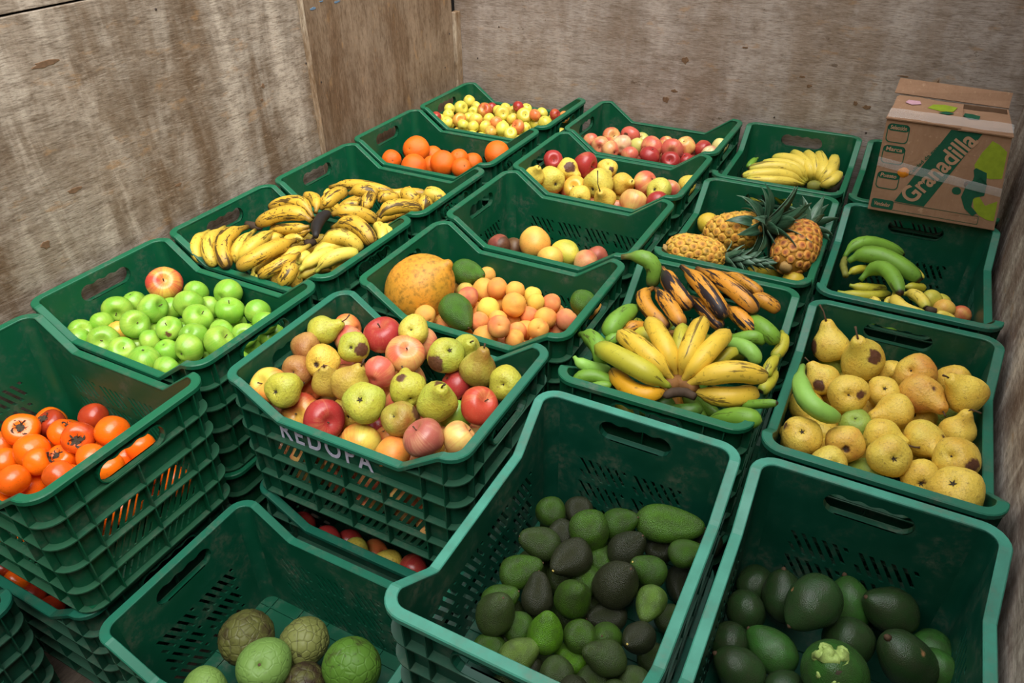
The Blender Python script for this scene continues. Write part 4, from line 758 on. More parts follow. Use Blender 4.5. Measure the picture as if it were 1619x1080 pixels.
('avocado', 'g', 'R4', 1.5573, 0.4192, -0.2167, 0.0286, [0.255, 0.045, -0.266, 0.929], 1, None, None, 7, '', 0, 1.75),
('avocado', 'd', 'R4', 1.6094, 0.4326, -0.1934, 0.0273, [0.809, 0.382, -0.298, 0.334], 1, None, None, 7, 'dark avocado with a bright stalk scar near the front', 0, 1.75),
('avocado', 'gd', 'R4', 1.6308, 0.4685, -0.2902, 0.0286, [-0.206, 0.973, 0.096, 0.048], 1, None, None, 7, '', 0, 1.75),
('avocado', 'gd', 'R4', 1.5674, 0.3319, -0.2135, 0.0301, [-0.124, -0.529, 0.819, 0.185], 0, None, None, 6, '', 0, 1.75),
('avocado', 'gd', 'R4', 1.6302, 0.3532, -0.2008, 0.0277, [0.051, 0.371, 0.886, 0.273], 0, None, None, 6, '', 0, 1.75),
('avocado', 'd', 'R4', 1.5513, 0.2823, -0.1873, 0.0286, [-0.428, 0.528, 0.701, 0.216], 0, None, None, 6, '', 0, 1.75),
('avocado', 'gd', 'R4', 1.614, 0.3089, -0.1895, 0.0286, [-0.086, 0.97, -0.227, 0.023], 0, None, None, 6, '', 0, 1.75),
('squash', 'D', 'Q4', 1.86, 0.6181, -0.1661, 0.0437, [0.55, 0.796, -0.057, -0.246], 1, [-0.824, 0.337, 0.456, 0.1], None, 5, 'large dark green squash on top in the middle', 0, 1.6),
('squash', 'D', 'Q4', 1.813, 0.6676, -0.245, 0.0384, [0.803, -0.162, -0.251, -0.516], 1, None, None, 2, 'dark green squash standing behind the top one', 0, 1.6),
('squash', 'G', 'Q4', 1.9249, 0.7073, -0.2386, 0.036, [0.84, -0.415, -0.09, 0.336], 1, None, None, 5, 'narrow green squash pointing up at the back', 0, 1.6),
('squash', 'G', 'Q4', 1.8195, 0.5361, -0.23, 0.0368, [0.792, -0.26, -0.536, 0.133], 1, None, None, 1, 'green squash with a brown withered tip at the left', 0, 1.6),
('squash', 'D', 'Q4', 1.7774, 0.4749, -0.23, 0.0364, [-0.007, -0.521, -0.035, 0.853], 1, None, None, 1, 'squash lying along the left side near the front', 0, 1.6),
('squash', 'D', 'Q4', 1.7477, 0.5342, -0.2515, 0.036, [0.13, -0.445, 0.873, 0.153], 0, None, None, 1, '', 0, 1.6),
('squash', 'D', 'Q4', 1.8502, 0.4743, -0.2336, 0.0333, [-0.457, 0.811, -0.36, -0.051], 0, None, None, 4, 'squash at the bottom edge of the photo', 0, 1.6),
('squash', 'D', 'Q4', 1.7593, 0.6985, -0.2724, 0.036, [0.345, -0.536, 0.677, 0.367], 0, None, None, 2, '', 0, 1.6),
('squash', 'D', 'Q4', 1.7563, 0.6064, -0.2431, 0.036, [-0.139, 0.724, -0.668, -0.096], 0, None, None, 2, '', 0, 1.6),
('squash', 'D', 'Q4', 1.9898, 0.7029, -0.2124, 0.0407, [0.397, -0.337, -0.373, 0.768], 1, None, None, 8, 'round dark squash near the back of the front right crate', 0, 1.6),
('squash', 'D', 'Q4', 1.9307, 0.6223, -0.2362, 0.0423, [0.036, -0.366, 0.886, 0.284], 0, None, None, 5, 'dark squash in the middle under the top one', 0, 1.6),
('squash', 'D', 'Q4', 2.0211, 0.6075, -0.211, 0.0437, [-0.199, -0.366, 0.036, 0.908], 1, [-0.731, 0.469, 0.495, 0.14], None, 8, 'squash with a long tan scar at the right', 0, 1.6),
('squash', 'G', 'Q4', 2.0642, 0.6741, -0.2455, 0.036, [-0.367, 0.45, 0.675, 0.455], 0, None, None, 8, '', 0, 1.6),
('squash', 'G', 'Q4', 1.9121, 0.501, -0.1761, 0.0512, [0.234, -0.052, -0.258, 0.936], 1, None, None, 4, 'split squash showing torn pale green flesh', 1, 1.6),
('squash', 'G', 'Q4', 2.0699, 0.6299, -0.2371, 0.036, [-0.176, 0.856, -0.484, -0.052], 0, None, None, 8, '', 0, 1.6),
('cherimoya', 'b', 'C', 0.7904, 0.2556, -0.5208, 0.0582, [-0.416, 0.571, 0.643, 0.296], 0, None, None, 1, 'brown-blotched cherimoya at the back', 0, 1.0),
('cherimoya', 'g', 'C', 0.887, 0.2148, -0.4992, 0.0563, [0.008, 0.145, -0.205, 0.968], 1, None, None, 4, 'pale green cherimoya with its stalk scar facing us', 0, 1.0),
('cherimoya', 'p', 'C', 0.9073, 0.3098, -0.5288, 0.0528, [-0.246, -0.258, 0.918, -0.173], 0, None, None, 4, 'cherimoya with clear scale outlines at the right', 0, 1.0),
('cherimoya', 'g', 'C', 0.7977, 0.125, -0.5244, 0.0473, [0.64, -0.714, 0.106, 0.262], 0, None, None, 0, 'green cherimoya at the left of the low crate', 0, 1.0),
('cherimoya', 'b', 'C', 0.9607, 0.2389, -0.5489, 0.0462, [-0.285, 0.943, 0.073, 0.156], 0, None, None, 4, 'small brown decayed cherimoya at the front', 0, 1.0),
('cherimoya', 'gb', 'C', 1.0422, 0.3057, -0.5171, 0.0607, [-0.459, 0.618, 0.455, -0.447], 0, None, None, 7, 'big green cherimoya with black spots at the far right of the low crate', 0, 1.0),
('persimmon', 'd', 'L6b', 0.2723, 0.1086, -0.5142, 0.0314, [0.066, 0.269, 0.854, 0.439], 0, None, None, 3, '', 0, 1.0),
('persimmon', 'd', 'L6b', 0.3336, 0.1084, -0.5225, 0.0302, [0.544, -0.267, -0.748, 0.271], 0, None, None, 3, '', 0, 1.0),
('persimmon', 'o', 'L6b', 0.2345, 0.1084, -0.4811, 0.0313, [-0.393, -0.475, 0.78, -0.105], 0, None, None, 3, '', 0, 1.0),
('persimmon', 'd', 'L6b', 0.1779, 0.1119, -0.4768, 0.0316, [0.695, -0.245, -0.676, -0.0], 0, None, None, 0, '', 0, 1.0),
]
UNDER = [
('apple','y','L1',0.0616,2.2462,-0.1063,0.028,[-0.4, 0.87, 0.18, -0.22]),
('apple','y','L1',0.2294,2.2515,-0.1102,0.028,[-0.94, -0.28, -0.2, 0.03]),
('apple','y','L1',0.2789,2.2463,-0.1257,0.028,[0.4, 0.13, -0.61, 0.67]),
('apple','y','L1',0.3976,2.2489,-0.1191,0.028,[0.46, 0.68, 0.56, 0.15]),
('apple','y','L1',0.0841,2.2997,-0.1292,0.028,[-0.11, -0.96, 0.19, 0.15]),
('apple','y','L1',0.1384,2.3001,-0.1217,0.028,[0.06, 0.81, 0.58, -0.02]),
('apple','y','L1',0.1971,2.2902,-0.1255,0.028,[0.04, 0.61, -0.71, -0.36]),
('apple','y','L1',0.2515,2.2966,-0.1254,0.028,[0.2, -0.9, -0.29, 0.24]),
('apple','y','L1',0.3084,2.295,-0.1222,0.028,[-0.48, 0.29, -0.65, -0.51]),
('apple','y','L1',0.3618,2.296,-0.126,0.028,[-0.17, 0.02, -0.88, 0.43]),
('apple','y','L1',0.4188,2.2977,-0.12,0.028,[-0.52, 0.53, -0.31, 0.59]),
('apple','y','L1',0.0568,2.3453,-0.1137,0.028,[-0.1, 0.4, -0.35, -0.84]),
('apple','y','L1',0.1173,2.3462,-0.1339,0.028,[0.87, -0.34, -0.3, -0.18]),
('apple','y','L1',0.1709,2.3414,-0.1221,0.028,[-0.4, -0.13, 0.9, 0.06]),
('apple','y','L1',0.2184,2.3409,-0.1433,0.028,[0.54, 0.19, 0.81, -0.16]),
('apple','y','L1',0.2817,2.343,-0.1245,0.028,[0.47, -0.87, 0.07, 0.14]),
('apple','y','L1',0.3364,2.3376,-0.1443,0.028,[-0.57, 0.43, 0.68, -0.2]),
('apple','y','L1',0.3888,2.3434,-0.1264,0.028,[-0.61, -0.11, -0.05, 0.79]),
('apple','y','L1',0.0785,2.3979,-0.1114,0.028,[-0.04, -0.37, -0.84, 0.39]),
('apple','y','L1',0.139,2.3976,-0.1346,0.028,[0.73, 0.43, -0.52, -0.11]),
('apple','y','L1',0.1911,2.393,-0.1128,0.028,[-0.38, 0.59, 0.61, -0.37]),
('apple','y','L1',0.2578,2.3904,-0.1146,0.028,[0.47, 0.76, 0.12, -0.44]),
('apple','y','L1',0.3052,2.396,-0.1354,0.028,[-0.51, -0.7, -0.04, 0.5]),
('apple','y','L1',0.3659,2.3979,-0.1289,0.028,[-0.29, -0.32, 0.42, -0.8]),
('apple','y','L1',0.4232,2.3957,-0.1364,0.028,[-0.15, -0.78, 0.6, -0.09]),
('apple','y','L1',0.0535,2.4439,-0.1247,0.028,[-0.9, -0.24, -0.28, 0.26]),
('apple','y','L1',0.1121,2.4407,-0.1461,0.028,[-0.83, 0.26, -0.03, 0.5]),
('apple','y','L1',0.1691,2.4375,-0.1286,0.028,[-0.87, 0.4, 0.29, -0.0]),
('apple','y','L1',0.2222,2.4373,-0.1201,0.028,[0.02, -0.28, -0.7, -0.65]),
('apple','y','L1',0.279,2.4402,-0.1164,0.028,[0.64, 0.02, 0.46, 0.62]),
('apple','y','L1',0.3349,2.4452,-0.1194,0.028,[-0.44, -0.68, 0.07, -0.59]),
('apple','y','L1',0.3927,2.4431,-0.1287,0.028,[-0.15, 0.36, 0.59, -0.71]),
('apple','y','L1',0.452,2.4354,-0.1539,0.028,[-0.58, 0.42, 0.55, -0.42]),
('apple','y','L1',0.5046,2.44,-0.1063,0.028,[0.67, -0.63, -0.11, -0.39]),
('apple','y','L1',0.0855,2.4871,-0.1185,0.028,[-0.74, 0.05, 0.54, -0.4]),
('apple','y','L1',0.1446,2.4881,-0.1212,0.028,[0.55, 0.73, 0.21, -0.34]),
('apple','y','L1',0.1933,2.4947,-0.1384,0.028,[0.4, 0.13, 0.1, -0.9]),
('apple','y','L1',0.2559,2.4879,-0.1274,0.028,[0.4, 0.05, 0.21, 0.89]),
('apple','y','L1',0.3099,2.4842,-0.1432,0.028,[0.52, 0.15, 0.32, -0.77]),
('apple','y','L1',0.3585,2.4888,-0.1614,0.028,[0.63, 0.28, -0.26, -0.68]),
('apple','y','L1',0.4234,2.4869,-0.1422,0.028,[-0.46, 0.85, 0.17, -0.19]),
('apple','y','L1',0.4819,2.4882,-0.1145,0.028,[-0.09, 0.54, 0.83, 0.08]),
('apple','y','L1',0.0612,2.5388,-0.113,0.028,[0.7, -0.45, 0.54, 0.13]),
('apple','y','L1',0.1104,2.5376,-0.1302,0.028,[0.09, 0.42, -0.65, 0.62]),
('apple','y','L1',0.1631,2.5356,-0.1495,0.028,[-0.02, 0.13, 0.06, 0.99]),
('apple','y','L1',0.2264,2.5378,-0.1237,0.028,[-0.08, 0.89, -0.15, -0.43]),
('apple','y','L1',0.2751,2.5355,-0.1418,0.028,[0.85, -0.47, 0.15, 0.18]),
('apple','y','L1',0.3336,2.543,-0.1144,0.028,[0.38, 0.26, -0.2, 0.86]),
('apple','y','L1',0.3886,2.5406,-0.1218,0.028,[0.94, 0.2, -0.18, 0.21]),
('apple','y','L1',0.4534,2.5327,-0.1322,0.028,[-0.37, -0.62, -0.51, -0.47]),
('apple','y','L1',0.5023,2.5405,-0.1484,0.028,[0.28, -0.26, 0.53, -0.75]),
('apple','G','L5',0.0471,0.5351,-0.1716,0.036,[-0.38, -0.69, 0.38, -0.48]),
('apple','G','L5',0.1192,0.537,-0.165,0.036,[-0.46, -0.05, 0.87, -0.18]),
('apple','G','L5',0.1977,0.5392,-0.1783,0.036,[0.13, -0.3, -0.17, 0.93]),
('apple','G','L5',0.2698,0.5447,-0.1495,0.036,[0.81, 0.23, 0.46, -0.27]),
('apple','G','L5',0.3339,0.5342,-0.1658,0.036,[-0.59, 0.01, -0.81, 0.02]),
('apple','G','L5',0.4051,0.5457,-0.1592,0.036,[0.88, 0.27, -0.24, 0.32]),
('apple','G','L5',0.0884,0.6007,-0.1779,0.036,[-0.01, 0.97, -0.09, 0.2]),
('apple','G','L5',0.1623,0.603,-0.1954,0.036,[0.36, -0.91, -0.06, 0.18]),
('apple','G','L5',0.2266,0.6011,-0.2141,0.036,[-0.17, 0.46, 0.87, -0.11]),
('apple','G','L5',0.3076,0.6045,-0.1741,0.036,[0.3, -0.79, -0.53, -0.1]),
('apple','G','L5',0.3746,0.6022,-0.1782,0.036,[-0.41, 0.86, 0.08, -0.3]),
('apple','G','L5',0.4455,0.6026,-0.1821,0.036,[0.65, -0.01, -0.72, -0.25]),
('apple','G','L5',0.0491,0.6657,-0.1713,0.036,[-0.64, 0.07, -0.73, -0.23]),
('apple','G','L5',0.1253,0.665,-0.1471,0.036,[-0.51, -0.63, 0.42, 0.4]),
('apple','G','L5',0.2,0.6684,-0.1404,0.036,[0.76, -0.11, 0.24, 0.59]),
('apple','G','L5',0.2723,0.6647,-0.1428,0.036,[-0.08, -0.08, 0.17, -0.98]),
('apple','G','L5',0.3398,0.6707,-0.1425,0.036,[-0.69, 0.49, 0.14, 0.52]),
('apple','G','L5',0.4117,0.6709,-0.1702,0.036,[0.83, -0.0, -0.02, 0.55]),
('apple','G','L5',0.4805,0.6636,-0.1356,0.036,[0.31, -0.18, -0.49, -0.8]),
('apple','G','L5',0.0883,0.7274,-0.1582,0.036,[-0.72, 0.59, 0.34, 0.17]),
('apple','G','L5',0.1533,0.7222,-0.1734,0.036,[-0.51, -0.4, 0.38, 0.66]),
('apple','G','L5',0.2324,0.7264,-0.1485,0.036,[-0.63, 0.16, -0.03, -0.76]),
('apple','G','L5',0.3088,0.7314,-0.1409,0.036,[-0.01, 0.59, 0.41, 0.69]),
('apple','G','L5',0.3785,0.725,-0.1356,0.036,[0.24, 0.16, 0.95, 0.08]),
('apple','G','L5',0.449,0.7269,-0.1525,0.036,[0.75, 0.32, 0.53, -0.21]),
('apple','G','L5',0.1201,0.7944,-0.1445,0.036,[-0.98, 0.11, -0.16, -0.03]),
('apple','G','L5',0.1992,0.7951,-0.1462,0.036,[-0.78, -0.47, -0.31, 0.26]),
('apple','G','L5',0.2693,0.7912,-0.1708,0.036,[0.29, -0.06, 0.9, 0.33]),
('apple','G','L5',0.3409,0.791,-0.1392,0.036,[0.34, -0.35, -0.75, 0.45]),
('apple','G','L5',0.4061,0.7892,-0.1544,0.036,[0.19, 0.31, -0.88, -0.32]),
('apple','G','L5',0.4781,0.7919,-0.1401,0.036,[0.44, -0.34, -0.82, -0.12]),
('persimmon','o','L6',0.3117,0.1183,-0.2121,0.037,[0.64, -0.76, -0.13, 0.04]),
('persimmon','o','L6',0.2068,0.1794,-0.239,0.037,[-0.71, -0.47, 0.35, -0.38]),
('persimmon','o','L6',0.2797,0.181,-0.27,0.037,[-0.3, -0.65, -0.3, 0.63]),
('persimmon','o','L6',0.349,0.1864,-0.2674,0.037,[0.82, 0.34, -0.44, -0.1]),
('persimmon','o','L6',0.4299,0.1845,-0.2121,0.037,[-0.83, 0.16, -0.53, -0.05]),
('persimmon','o','L6',0.1646,0.2497,-0.2475,0.037,[-0.92, -0.23, -0.11, 0.3]),
('persimmon','o','L6',0.2455,0.2458,-0.2758,0.037,[0.22, 0.95, -0.03, -0.22]),
('persimmon','o','L6',0.3853,0.2463,-0.2121,0.037,[-0.12, -0.12, -0.85, 0.5]),
('persimmon','o','L6',0.4705,0.2556,-0.2121,0.037,[-0.25, -0.25, 0.93, 0.02]),
('persimmon','o','L6',0.5364,0.2521,-0.2317,0.037,[0.1, 0.46, -0.27, -0.84]),
('persimmon','o','L6',0.2032,0.3137,-0.233,0.037,[-0.44, 0.39, 0.75, 0.29]),
('persimmon','o','L6',0.2831,0.3132,-0.2279,0.037,[0.16, -0.34, 0.73, 0.56]),
('persimmon','o','L6',0.3549,0.3184,-0.2214,0.037,[-0.8, 0.09, 0.02, -0.6]),
('persimmon','o','L6',0.4249,0.3113,-0.2519,0.037,[-0.66, -0.56, 0.5, 0.04]),
('persimmon','o','L6',0.5003,0.3192,-0.2145,0.037,[0.31, 0.41, 0.57, -0.64]),
('persimmon','o','L6',0.3216,0.3835,-0.2225,0.037,[0.07, -0.53, -0.84, 0.08]),
('persimmon','o','L6',0.3964,0.3828,-0.2187,0.037,[-0.26, 0.47, 0.71, 0.45]),
('persimmon','o','L6',0.4649,0.3787,-0.2432,0.037,[-0.04, -0.43, -0.34, 0.83]),
('persimmon','o','L6',0.0917,0.1205,-0.2621,0.037,[-0.43, 0.58, -0.36, 0.59]),
('persimmon','o','L6',0.1688,0.1173,-0.2621,0.037,[-0.27, 0.68, -0.55, 0.39]),
('persimmon','o','L6',0.238,0.1246,-0.2665,0.037,[0.32, 0.94, 0.12, -0.06]),
('persimmon','o','L6',0.3121,0.1209,-0.2809,0.037,[-0.68, 0.18, 0.24, -0.67]),
('persimmon','o','L6',0.3906,0.1214,-0.2621,0.037,[-0.44, 0.24, 0.15, -0.85]),
('persimmon','o','L6',0.4609,0.1228,-0.2621,0.037,[-0.6, -0.09, 0.17, -0.77]),
('persimmon','o','L6',0.5421,0.1255,-0.2621,0.037,[0.33, -0.27, -0.56, -0.72]),
('persimmon','o','L6',0.1297,0.1884,-0.2621,0.037,[0.16, 0.8, -0.48, -0.32]),
('persimmon','o','L6',0.4311,0.1856,-0.2809,0.037,[0.53, -0.76, 0.38, -0.03]),
('persimmon','o','L6',0.4991,0.186,-0.2621,0.037,[0.56, 0.24, 0.64, 0.46]),
('persimmon','o','L6',0.0932,0.2514,-0.2621,0.037,[0.32, -0.29, -0.53, -0.73]),
('persimmon','o','L6',0.3133,0.2511,-0.2864,0.037,[-0.58, -0.03, -0.31, -0.75]),
('persimmon','o','L6',0.3905,0.2438,-0.2807,0.037,[0.51, 0.52, -0.01, -0.68]),
('persimmon','o','L6',0.4629,0.2483,-0.2801,0.037,[-0.01, -0.5, -0.07, 0.86]),
('persimmon','o','L6',0.1274,0.3102,-0.2728,0.037,[0.0, 0.28, 0.72, -0.64]),
('persimmon','o','L6',0.4995,0.3136,-0.2831,0.037,[-0.59, -0.02, 0.72, -0.36]),
('persimmon','o','L6',0.0949,0.3799,-0.2621,0.037,[-0.85, -0.31, -0.22, -0.37]),
('persimmon','o','L6',0.1739,0.3735,-0.2621,0.037,[0.11, 0.1, -0.89, 0.43]),
('persimmon','o','L6',0.2416,0.3759,-0.274,0.037,[0.84, 0.32, -0.03, 0.43]),
('persimmon','o','L6',0.5382,0.3785,-0.2621,0.037,[0.86, -0.45, 0.22, 0.13]),
('apple','p','M1',0.7484,2.3268,-0.1553,0.036,[0.0, -0.78, -0.63, -0.06]),
('apple','p','M1',0.82,2.3275,-0.1606,0.036,[0.39, -0.04, 0.14, -0.91]),
('apple','p','M1',0.8921,2.3279,-0.162,0.036,[0.22, 0.41, -0.03, 0.88]),
('apple','p','M1',0.9608,2.3317,-0.1625,0.036,[0.57, -0.4, -0.59, 0.41]),
('apple','p','M1',1.0313,2.3285,-0.1602,0.036,[0.45, -0.51, -0.46, -0.58]),
('apple','p','M1',0.7172,2.3937,-0.1557,0.036,[-0.78, -0.37, 0.33, 0.38]),
('apple','p','M1',0.7854,2.3897,-0.1513,0.036,[-0.73, -0.64, 0.23, 0.09]),
('apple','p','M1',0.8503,2.3919,-0.1675,0.036,[-0.63, 0.07, -0.19, 0.75]),
('apple','p','M1',0.9328,2.3922,-0.1694,0.036,[0.52, 0.74, 0.4, -0.15]),
('apple','p','M1',1.0059,2.3875,-0.179,0.036,[-0.52, 0.46, 0.7, -0.15]),
('apple','p','M1',1.0703,2.3854,-0.1972,0.036,[-0.54, -0.84, -0.04, 0.06]),
('apple','p','M1',0.7522,2.4486,-0.1716,0.036,[0.94, -0.07, -0.31, -0.12]),
('apple','p','M1',0.8241,2.4462,-0.1967,0.036,[-0.3, -0.63, 0.5, 0.51]),
('apple','p','M1',0.892,2.4532,-0.1683,0.036,[-0.22, 0.37, -0.71, -0.55]),
('apple','p','M1',0.964,2.4573,-0.1459,0.036,[0.48, -0.75, -0.45, -0.11]),
('apple','p','M1',1.0348,2.4524,-0.1631,0.036,[0.3, 0.43, -0.7, 0.49]),
('apple','p','M1',1.1111,2.4492,-0.1769,0.036,[0.17, 0.47, 0.35, -0.79]),
('apple','p','M1',1.1794,2.4545,-0.1555,0.036,[0.23, 0.13, -0.96, 0.0]),
('apple','p','M1',0.7839,2.5198,-0.1489,0.036,[-0.21, 0.97, -0.02, -0.08]),
('apple','p','M1',0.8529,2.5182,-0.1563,0.036,[0.38, 0.73, -0.39, 0.4]),
('apple','p','M1',0.9323,2.5142,-0.1612,0.036,[0.0, -0.94, 0.11, -0.32]),
('apple','p','M1',0.9982,2.5175,-0.1724,0.036,[-0.06, -0.12, 0.96, -0.26]),
('apple','p','M1',1.0776,2.5189,-0.1533,0.036,[0.22, -0.1, -0.33, -0.91]),
('apple','p','M1',1.1476,2.5184,-0.1601,0.036,[-0.1, -0.7, -0.71, -0.05]),
('apple','yp','M2',0.7163,1.8482,-0.1259,0.04,[-0.89, -0.33, 0.31, 0.05]),
('apple','yp','M2',0.8666,1.8423,-0.1514,0.04,[0.81, -0.26, 0.1, -0.51]),
('apple','yp','M2',0.9515,1.8508,-0.152,0.04,[-0.77, -0.5, -0.39, 0.02]),
('apple','yp','M2',1.0322,1.8491,-0.1425,0.04,[-0.13, 0.65, 0.29, 0.69]),
('apple','yp','M2',0.7536,1.9157,-0.1621,0.04,[-0.03, -0.11, -0.82, -0.56]),
('apple','yp','M2',0.8311,1.9158,-0.164,0.04,[0.12, 0.78, 0.4, 0.46]),
('apple','yp','M2',0.9113,1.9191,-0.1477,0.04,[0.74, -0.62, 0.25, -0.07]),
('apple','yp','M2',0.9933,1.9175,-0.1471,0.04,[0.9, 0.23, -0.0, 0.37]),
('apple','yp','M2',1.0674,1.9171,-0.1735,0.04,[0.02, -0.85, -0.52, -0.06]),
('apple','yp','M2',1.1559,1.9126,-0.1524,0.04,[-0.04, 0.05, 0.64, 0.77]),
('apple','yp','M2',0.7175,1.9823,-0.1393,0.04,[0.48, 0.7, -0.49, -0.2]),
('apple','yp','M2',0.7953,1.9815,-0.1315,0.04,[0.58, -0.8, 0.07, 0.12]),
('apple','yp','M2',0.8778,1.9829,-0.1259,0.04,[0.88, 0.41, -0.11, 0.19]),
('apple','yp','M2',0.9506,1.9819,-0.2056,0.04,[-0.08, 0.87, -0.48, -0.02]),
('apple','yp','M2',1.037,1.9888,-0.1684,0.04,[0.62, -0.74, -0.25, 0.09]),
('apple','yp','M2',1.1065,1.9882,-0.1948,0.04,[-0.47, 0.33, 0.51, 0.64]),
('apple','yp','M2',0.7505,2.0582,-0.1264,0.04,[-0.81, 0.36, 0.44, 0.16]),
('apple','yp','M2',0.8353,2.0529,-0.1398,0.04,[-0.15, -0.66, -0.64, -0.35]),
('apple','yp','M2',0.9173,2.0628,-0.1259,0.04,[-0.32, -0.79, 0.53, -0.04]),
('apple','yp','M2',0.9873,2.055,-0.2035,0.04,[-0.29, -0.43, 0.08, 0.85]),
('apple','yp','M2',1.077,2.0544,-0.1471,0.04,[0.23, -0.01, 0.97, 0.02]),
('apple','yp','M2',1.154,2.061,-0.1647,0.04,[0.27, 0.73, 0.12, -0.61]),
('apple','yp','M2',0.7898,2.1264,-0.1392,0.04,[0.52, -0.08, -0.27, 0.81]),
('apple','yp','M2',0.8698,2.1298,-0.1503,0.04,[0.56, 0.08, 0.48, -0.66]),
('apricot','a','M4',0.8158,0.982,-0.1408,0.029,[-0.51, 0.35, -0.45, -0.64]),
('apricot','a','M4',0.8819,0.9811,-0.1395,0.029,[-0.28, 0.42, -0.46, -0.73]),
('apricot','a','M4',0.9944,0.9851,-0.1574,0.029,[0.65, 0.65, -0.37, -0.13]),
('apricot','a','M4',1.047,0.9885,-0.1686,0.029,[-0.63, 0.35, -0.51, -0.47]),
('apricot','a','M4',0.737,1.0389,-0.1638,0.029,[-0.47, -0.53, -0.52, 0.48]),
('apricot','a','M4',0.7931,1.0319,-0.1726,0.029,[-0.63, 0.39, -0.67, -0.04]),
('apricot','a','M4',0.8434,1.0394,-0.1904,0.029,[-0.42, -0.76, 0.1, 0.48]),
('apricot','a','M4',0.9067,1.0288,-0.1441,0.029,[-0.5, 0.59, 0.17, 0.61]),
('apricot','a','M4',0.9591,1.0373,-0.1538,0.029,[-0.2, 0.57, -0.02, -0.8]),
('apricot','a','M4',1.0159,1.0309,-0.1823,0.029,[0.7, -0.39, 0.03, -0.59]),
('apricot','a','M4',1.074,1.0355,-0.1474,0.029,[0.86, 0.44, -0.23, -0.06]),
('apricot','a','M4',0.7074,1.0888,-0.1577,0.029,[0.26, -0.22, 0.32, -0.89]),
('apricot','a','M4',0.7579,1.0815,-0.1896,0.029,[0.38, -0.77, -0.48, 0.17]),
('apricot','a','M4',0.8182,1.0877,-0.2001,0.029,[-0.32, -0.75, 0.52, 0.25]),
('apricot','a','M4',0.8766,1.085,-0.1351,0.029,[0.46, 0.17, -0.06, 0.87]),
('apricot','a','M4',0.9387,1.0826,-0.1748,0.029,[0.89, 0.29, -0.18, 0.31]),
('apricot','a','M4',0.9875,1.0841,-0.1467,0.029,[0.3, -0.59, -0.3, 0.68]),
('apricot','a','M4',1.0501,1.0781,-0.1705,0.029,[0.56, -0.11, 0.78, -0.26]),
('apricot','a','M4',1.1085,1.0786,-0.1373,0.029,[-0.66, 0.3, 0.05, 0.69]),
('apricot','a','M4',0.7293,1.1316,-0.1822,0.029,[-0.03, -0.77, 0.64, -0.02]),
('apricot','a','M4',0.7945,1.1337,-0.1788,0.029,[0.28, -0.77, 0.57, 0.11]),
('apricot','a','M4',0.8412,1.138,-0.1351,0.029,[-0.74, 0.09, -0.17, 0.64]),
('apricot','a','M4',0.9088,1.1346,-0.1351,0.029,[-0.07, 0.81, -0.26, 0.52]),
('apricot','a','M4',0.9581,1.1381,-0.1567,0.029,[-0.82, 0.37, -0.21, -0.38]),
('apricot','a','M4',1.0235,1.1386,-0.1748,0.029,[0.44, -0.69, 0.46, 0.34]),
('apricot','a','M4',1.0737,1.129,-0.1921,0.029,[-0.32, -0.25, -0.28, 0.87]),
('apricot','a','M4',1.1328,1.1351,-0.1855,0.029,[-0.36, -0.88, 0.29, -0.09]),
('apricot','a','M4',0.8136,1.1799,-0.199,0.029,[0.52, -0.34, 0.51, -0.59]),
('apricot','a','M4',0.8728,1.18,-0.1647,0.029,[-0.37, 0.46, 0.49, 0.63]),
('apricot','a','M4',0.9303,1.1866,-0.1818,0.029,[0.59, -0.29, 0.74, -0.13]),
('apricot','a','M4',0.9952,1.185,-0.1351,0.029,[0.83, -0.52, -0.17, -0.09]),
('apricot','a','M4',1.0523,1.1894,-0.1421,0.029,[0.52, -0.49, 0.58, -0.39]),
('apricot','a','M4',1.1118,1.1905,-0.1573,0.029,[0.25, 0.01, 0.23, 0.94]),
('apricot','a','M4',1.1622,1.1811,-0.1393,0.029,[-0.44, -0.25, 0.5, 0.7]),
('apricot','a','M4',0.7864,1.241,-0.1485,0.029,[-0.29, -0.17, -0.4, 0.85]),
('apricot','a','M4',0.8453,1.2343,-0.1524,0.029,[-0.58, -0.61, 0.43, 0.32]),
('apricot','a','M4',0.9028,1.231,-0.1955,0.029,[-0.21, -0.31, -0.88, -0.29]),
('apricot','a','M4',0.9684,1.2297,-0.1489,0.029,[-0.65, -0.1, -0.49, -0.57]),
('apricot','a','M4',1.0169,1.2409,-0.1698,0.029,[-0.46, 0.59, 0.66, 0.06]),
('apricot','a','M4',1.0799,1.2365,-0.1516,0.029,[-0.0, 0.83, 0.2, 0.52]),
('apricot','a','M4',1.1399,1.2299,-0.1812,0.029,[-0.23, -0.05, -0.87, -0.44]),
('apricot','a','M4',0.8174,1.2817,-0.172,0.029,[-0.19, -0.47, -0.34, -0.79]),
('apricot','a','M4',1.1645,1.2826,-0.1351,0.029,[0.68, -0.62, -0.02, 0.4]),
('apple','yp','M5',0.7,0.546,-0.1511,0.042,[0.77, 0.6, -0.2, -0.09]),
('apple','yp','M5',0.7851,0.545,-0.1925,0.042,[0.16, 0.69, 0.7, 0.11]),
('apple','yp','M5',0.8764,0.5491,-0.1685,0.042,[0.48, -0.4, 0.77, -0.06]),
('apple','yp','M5',0.9622,0.5544,-0.2025,0.042,[0.82, 0.47, 0.06, -0.32]),
('apple','yp','M5',1.0467,0.5446,-0.1783,0.042,[-0.44, 0.06, 0.89, 0.11]),
('apple','yp','M5',1.1282,0.549,-0.175,0.042,[0.96, -0.18, -0.18, -0.08]),
('apple','yp','M5',0.7442,0.621,-0.1772,0.042,[0.19, -0.93, 0.23, 0.22]),
('apple','yp','M5',0.8363,0.6234,-0.1995,0.042,[-0.01, 0.34, -0.32, -0.88]),
('apple','yp','M5',1.0844,0.626,-0.1311,0.042,[-0.53, 0.24, -0.77, -0.27]),
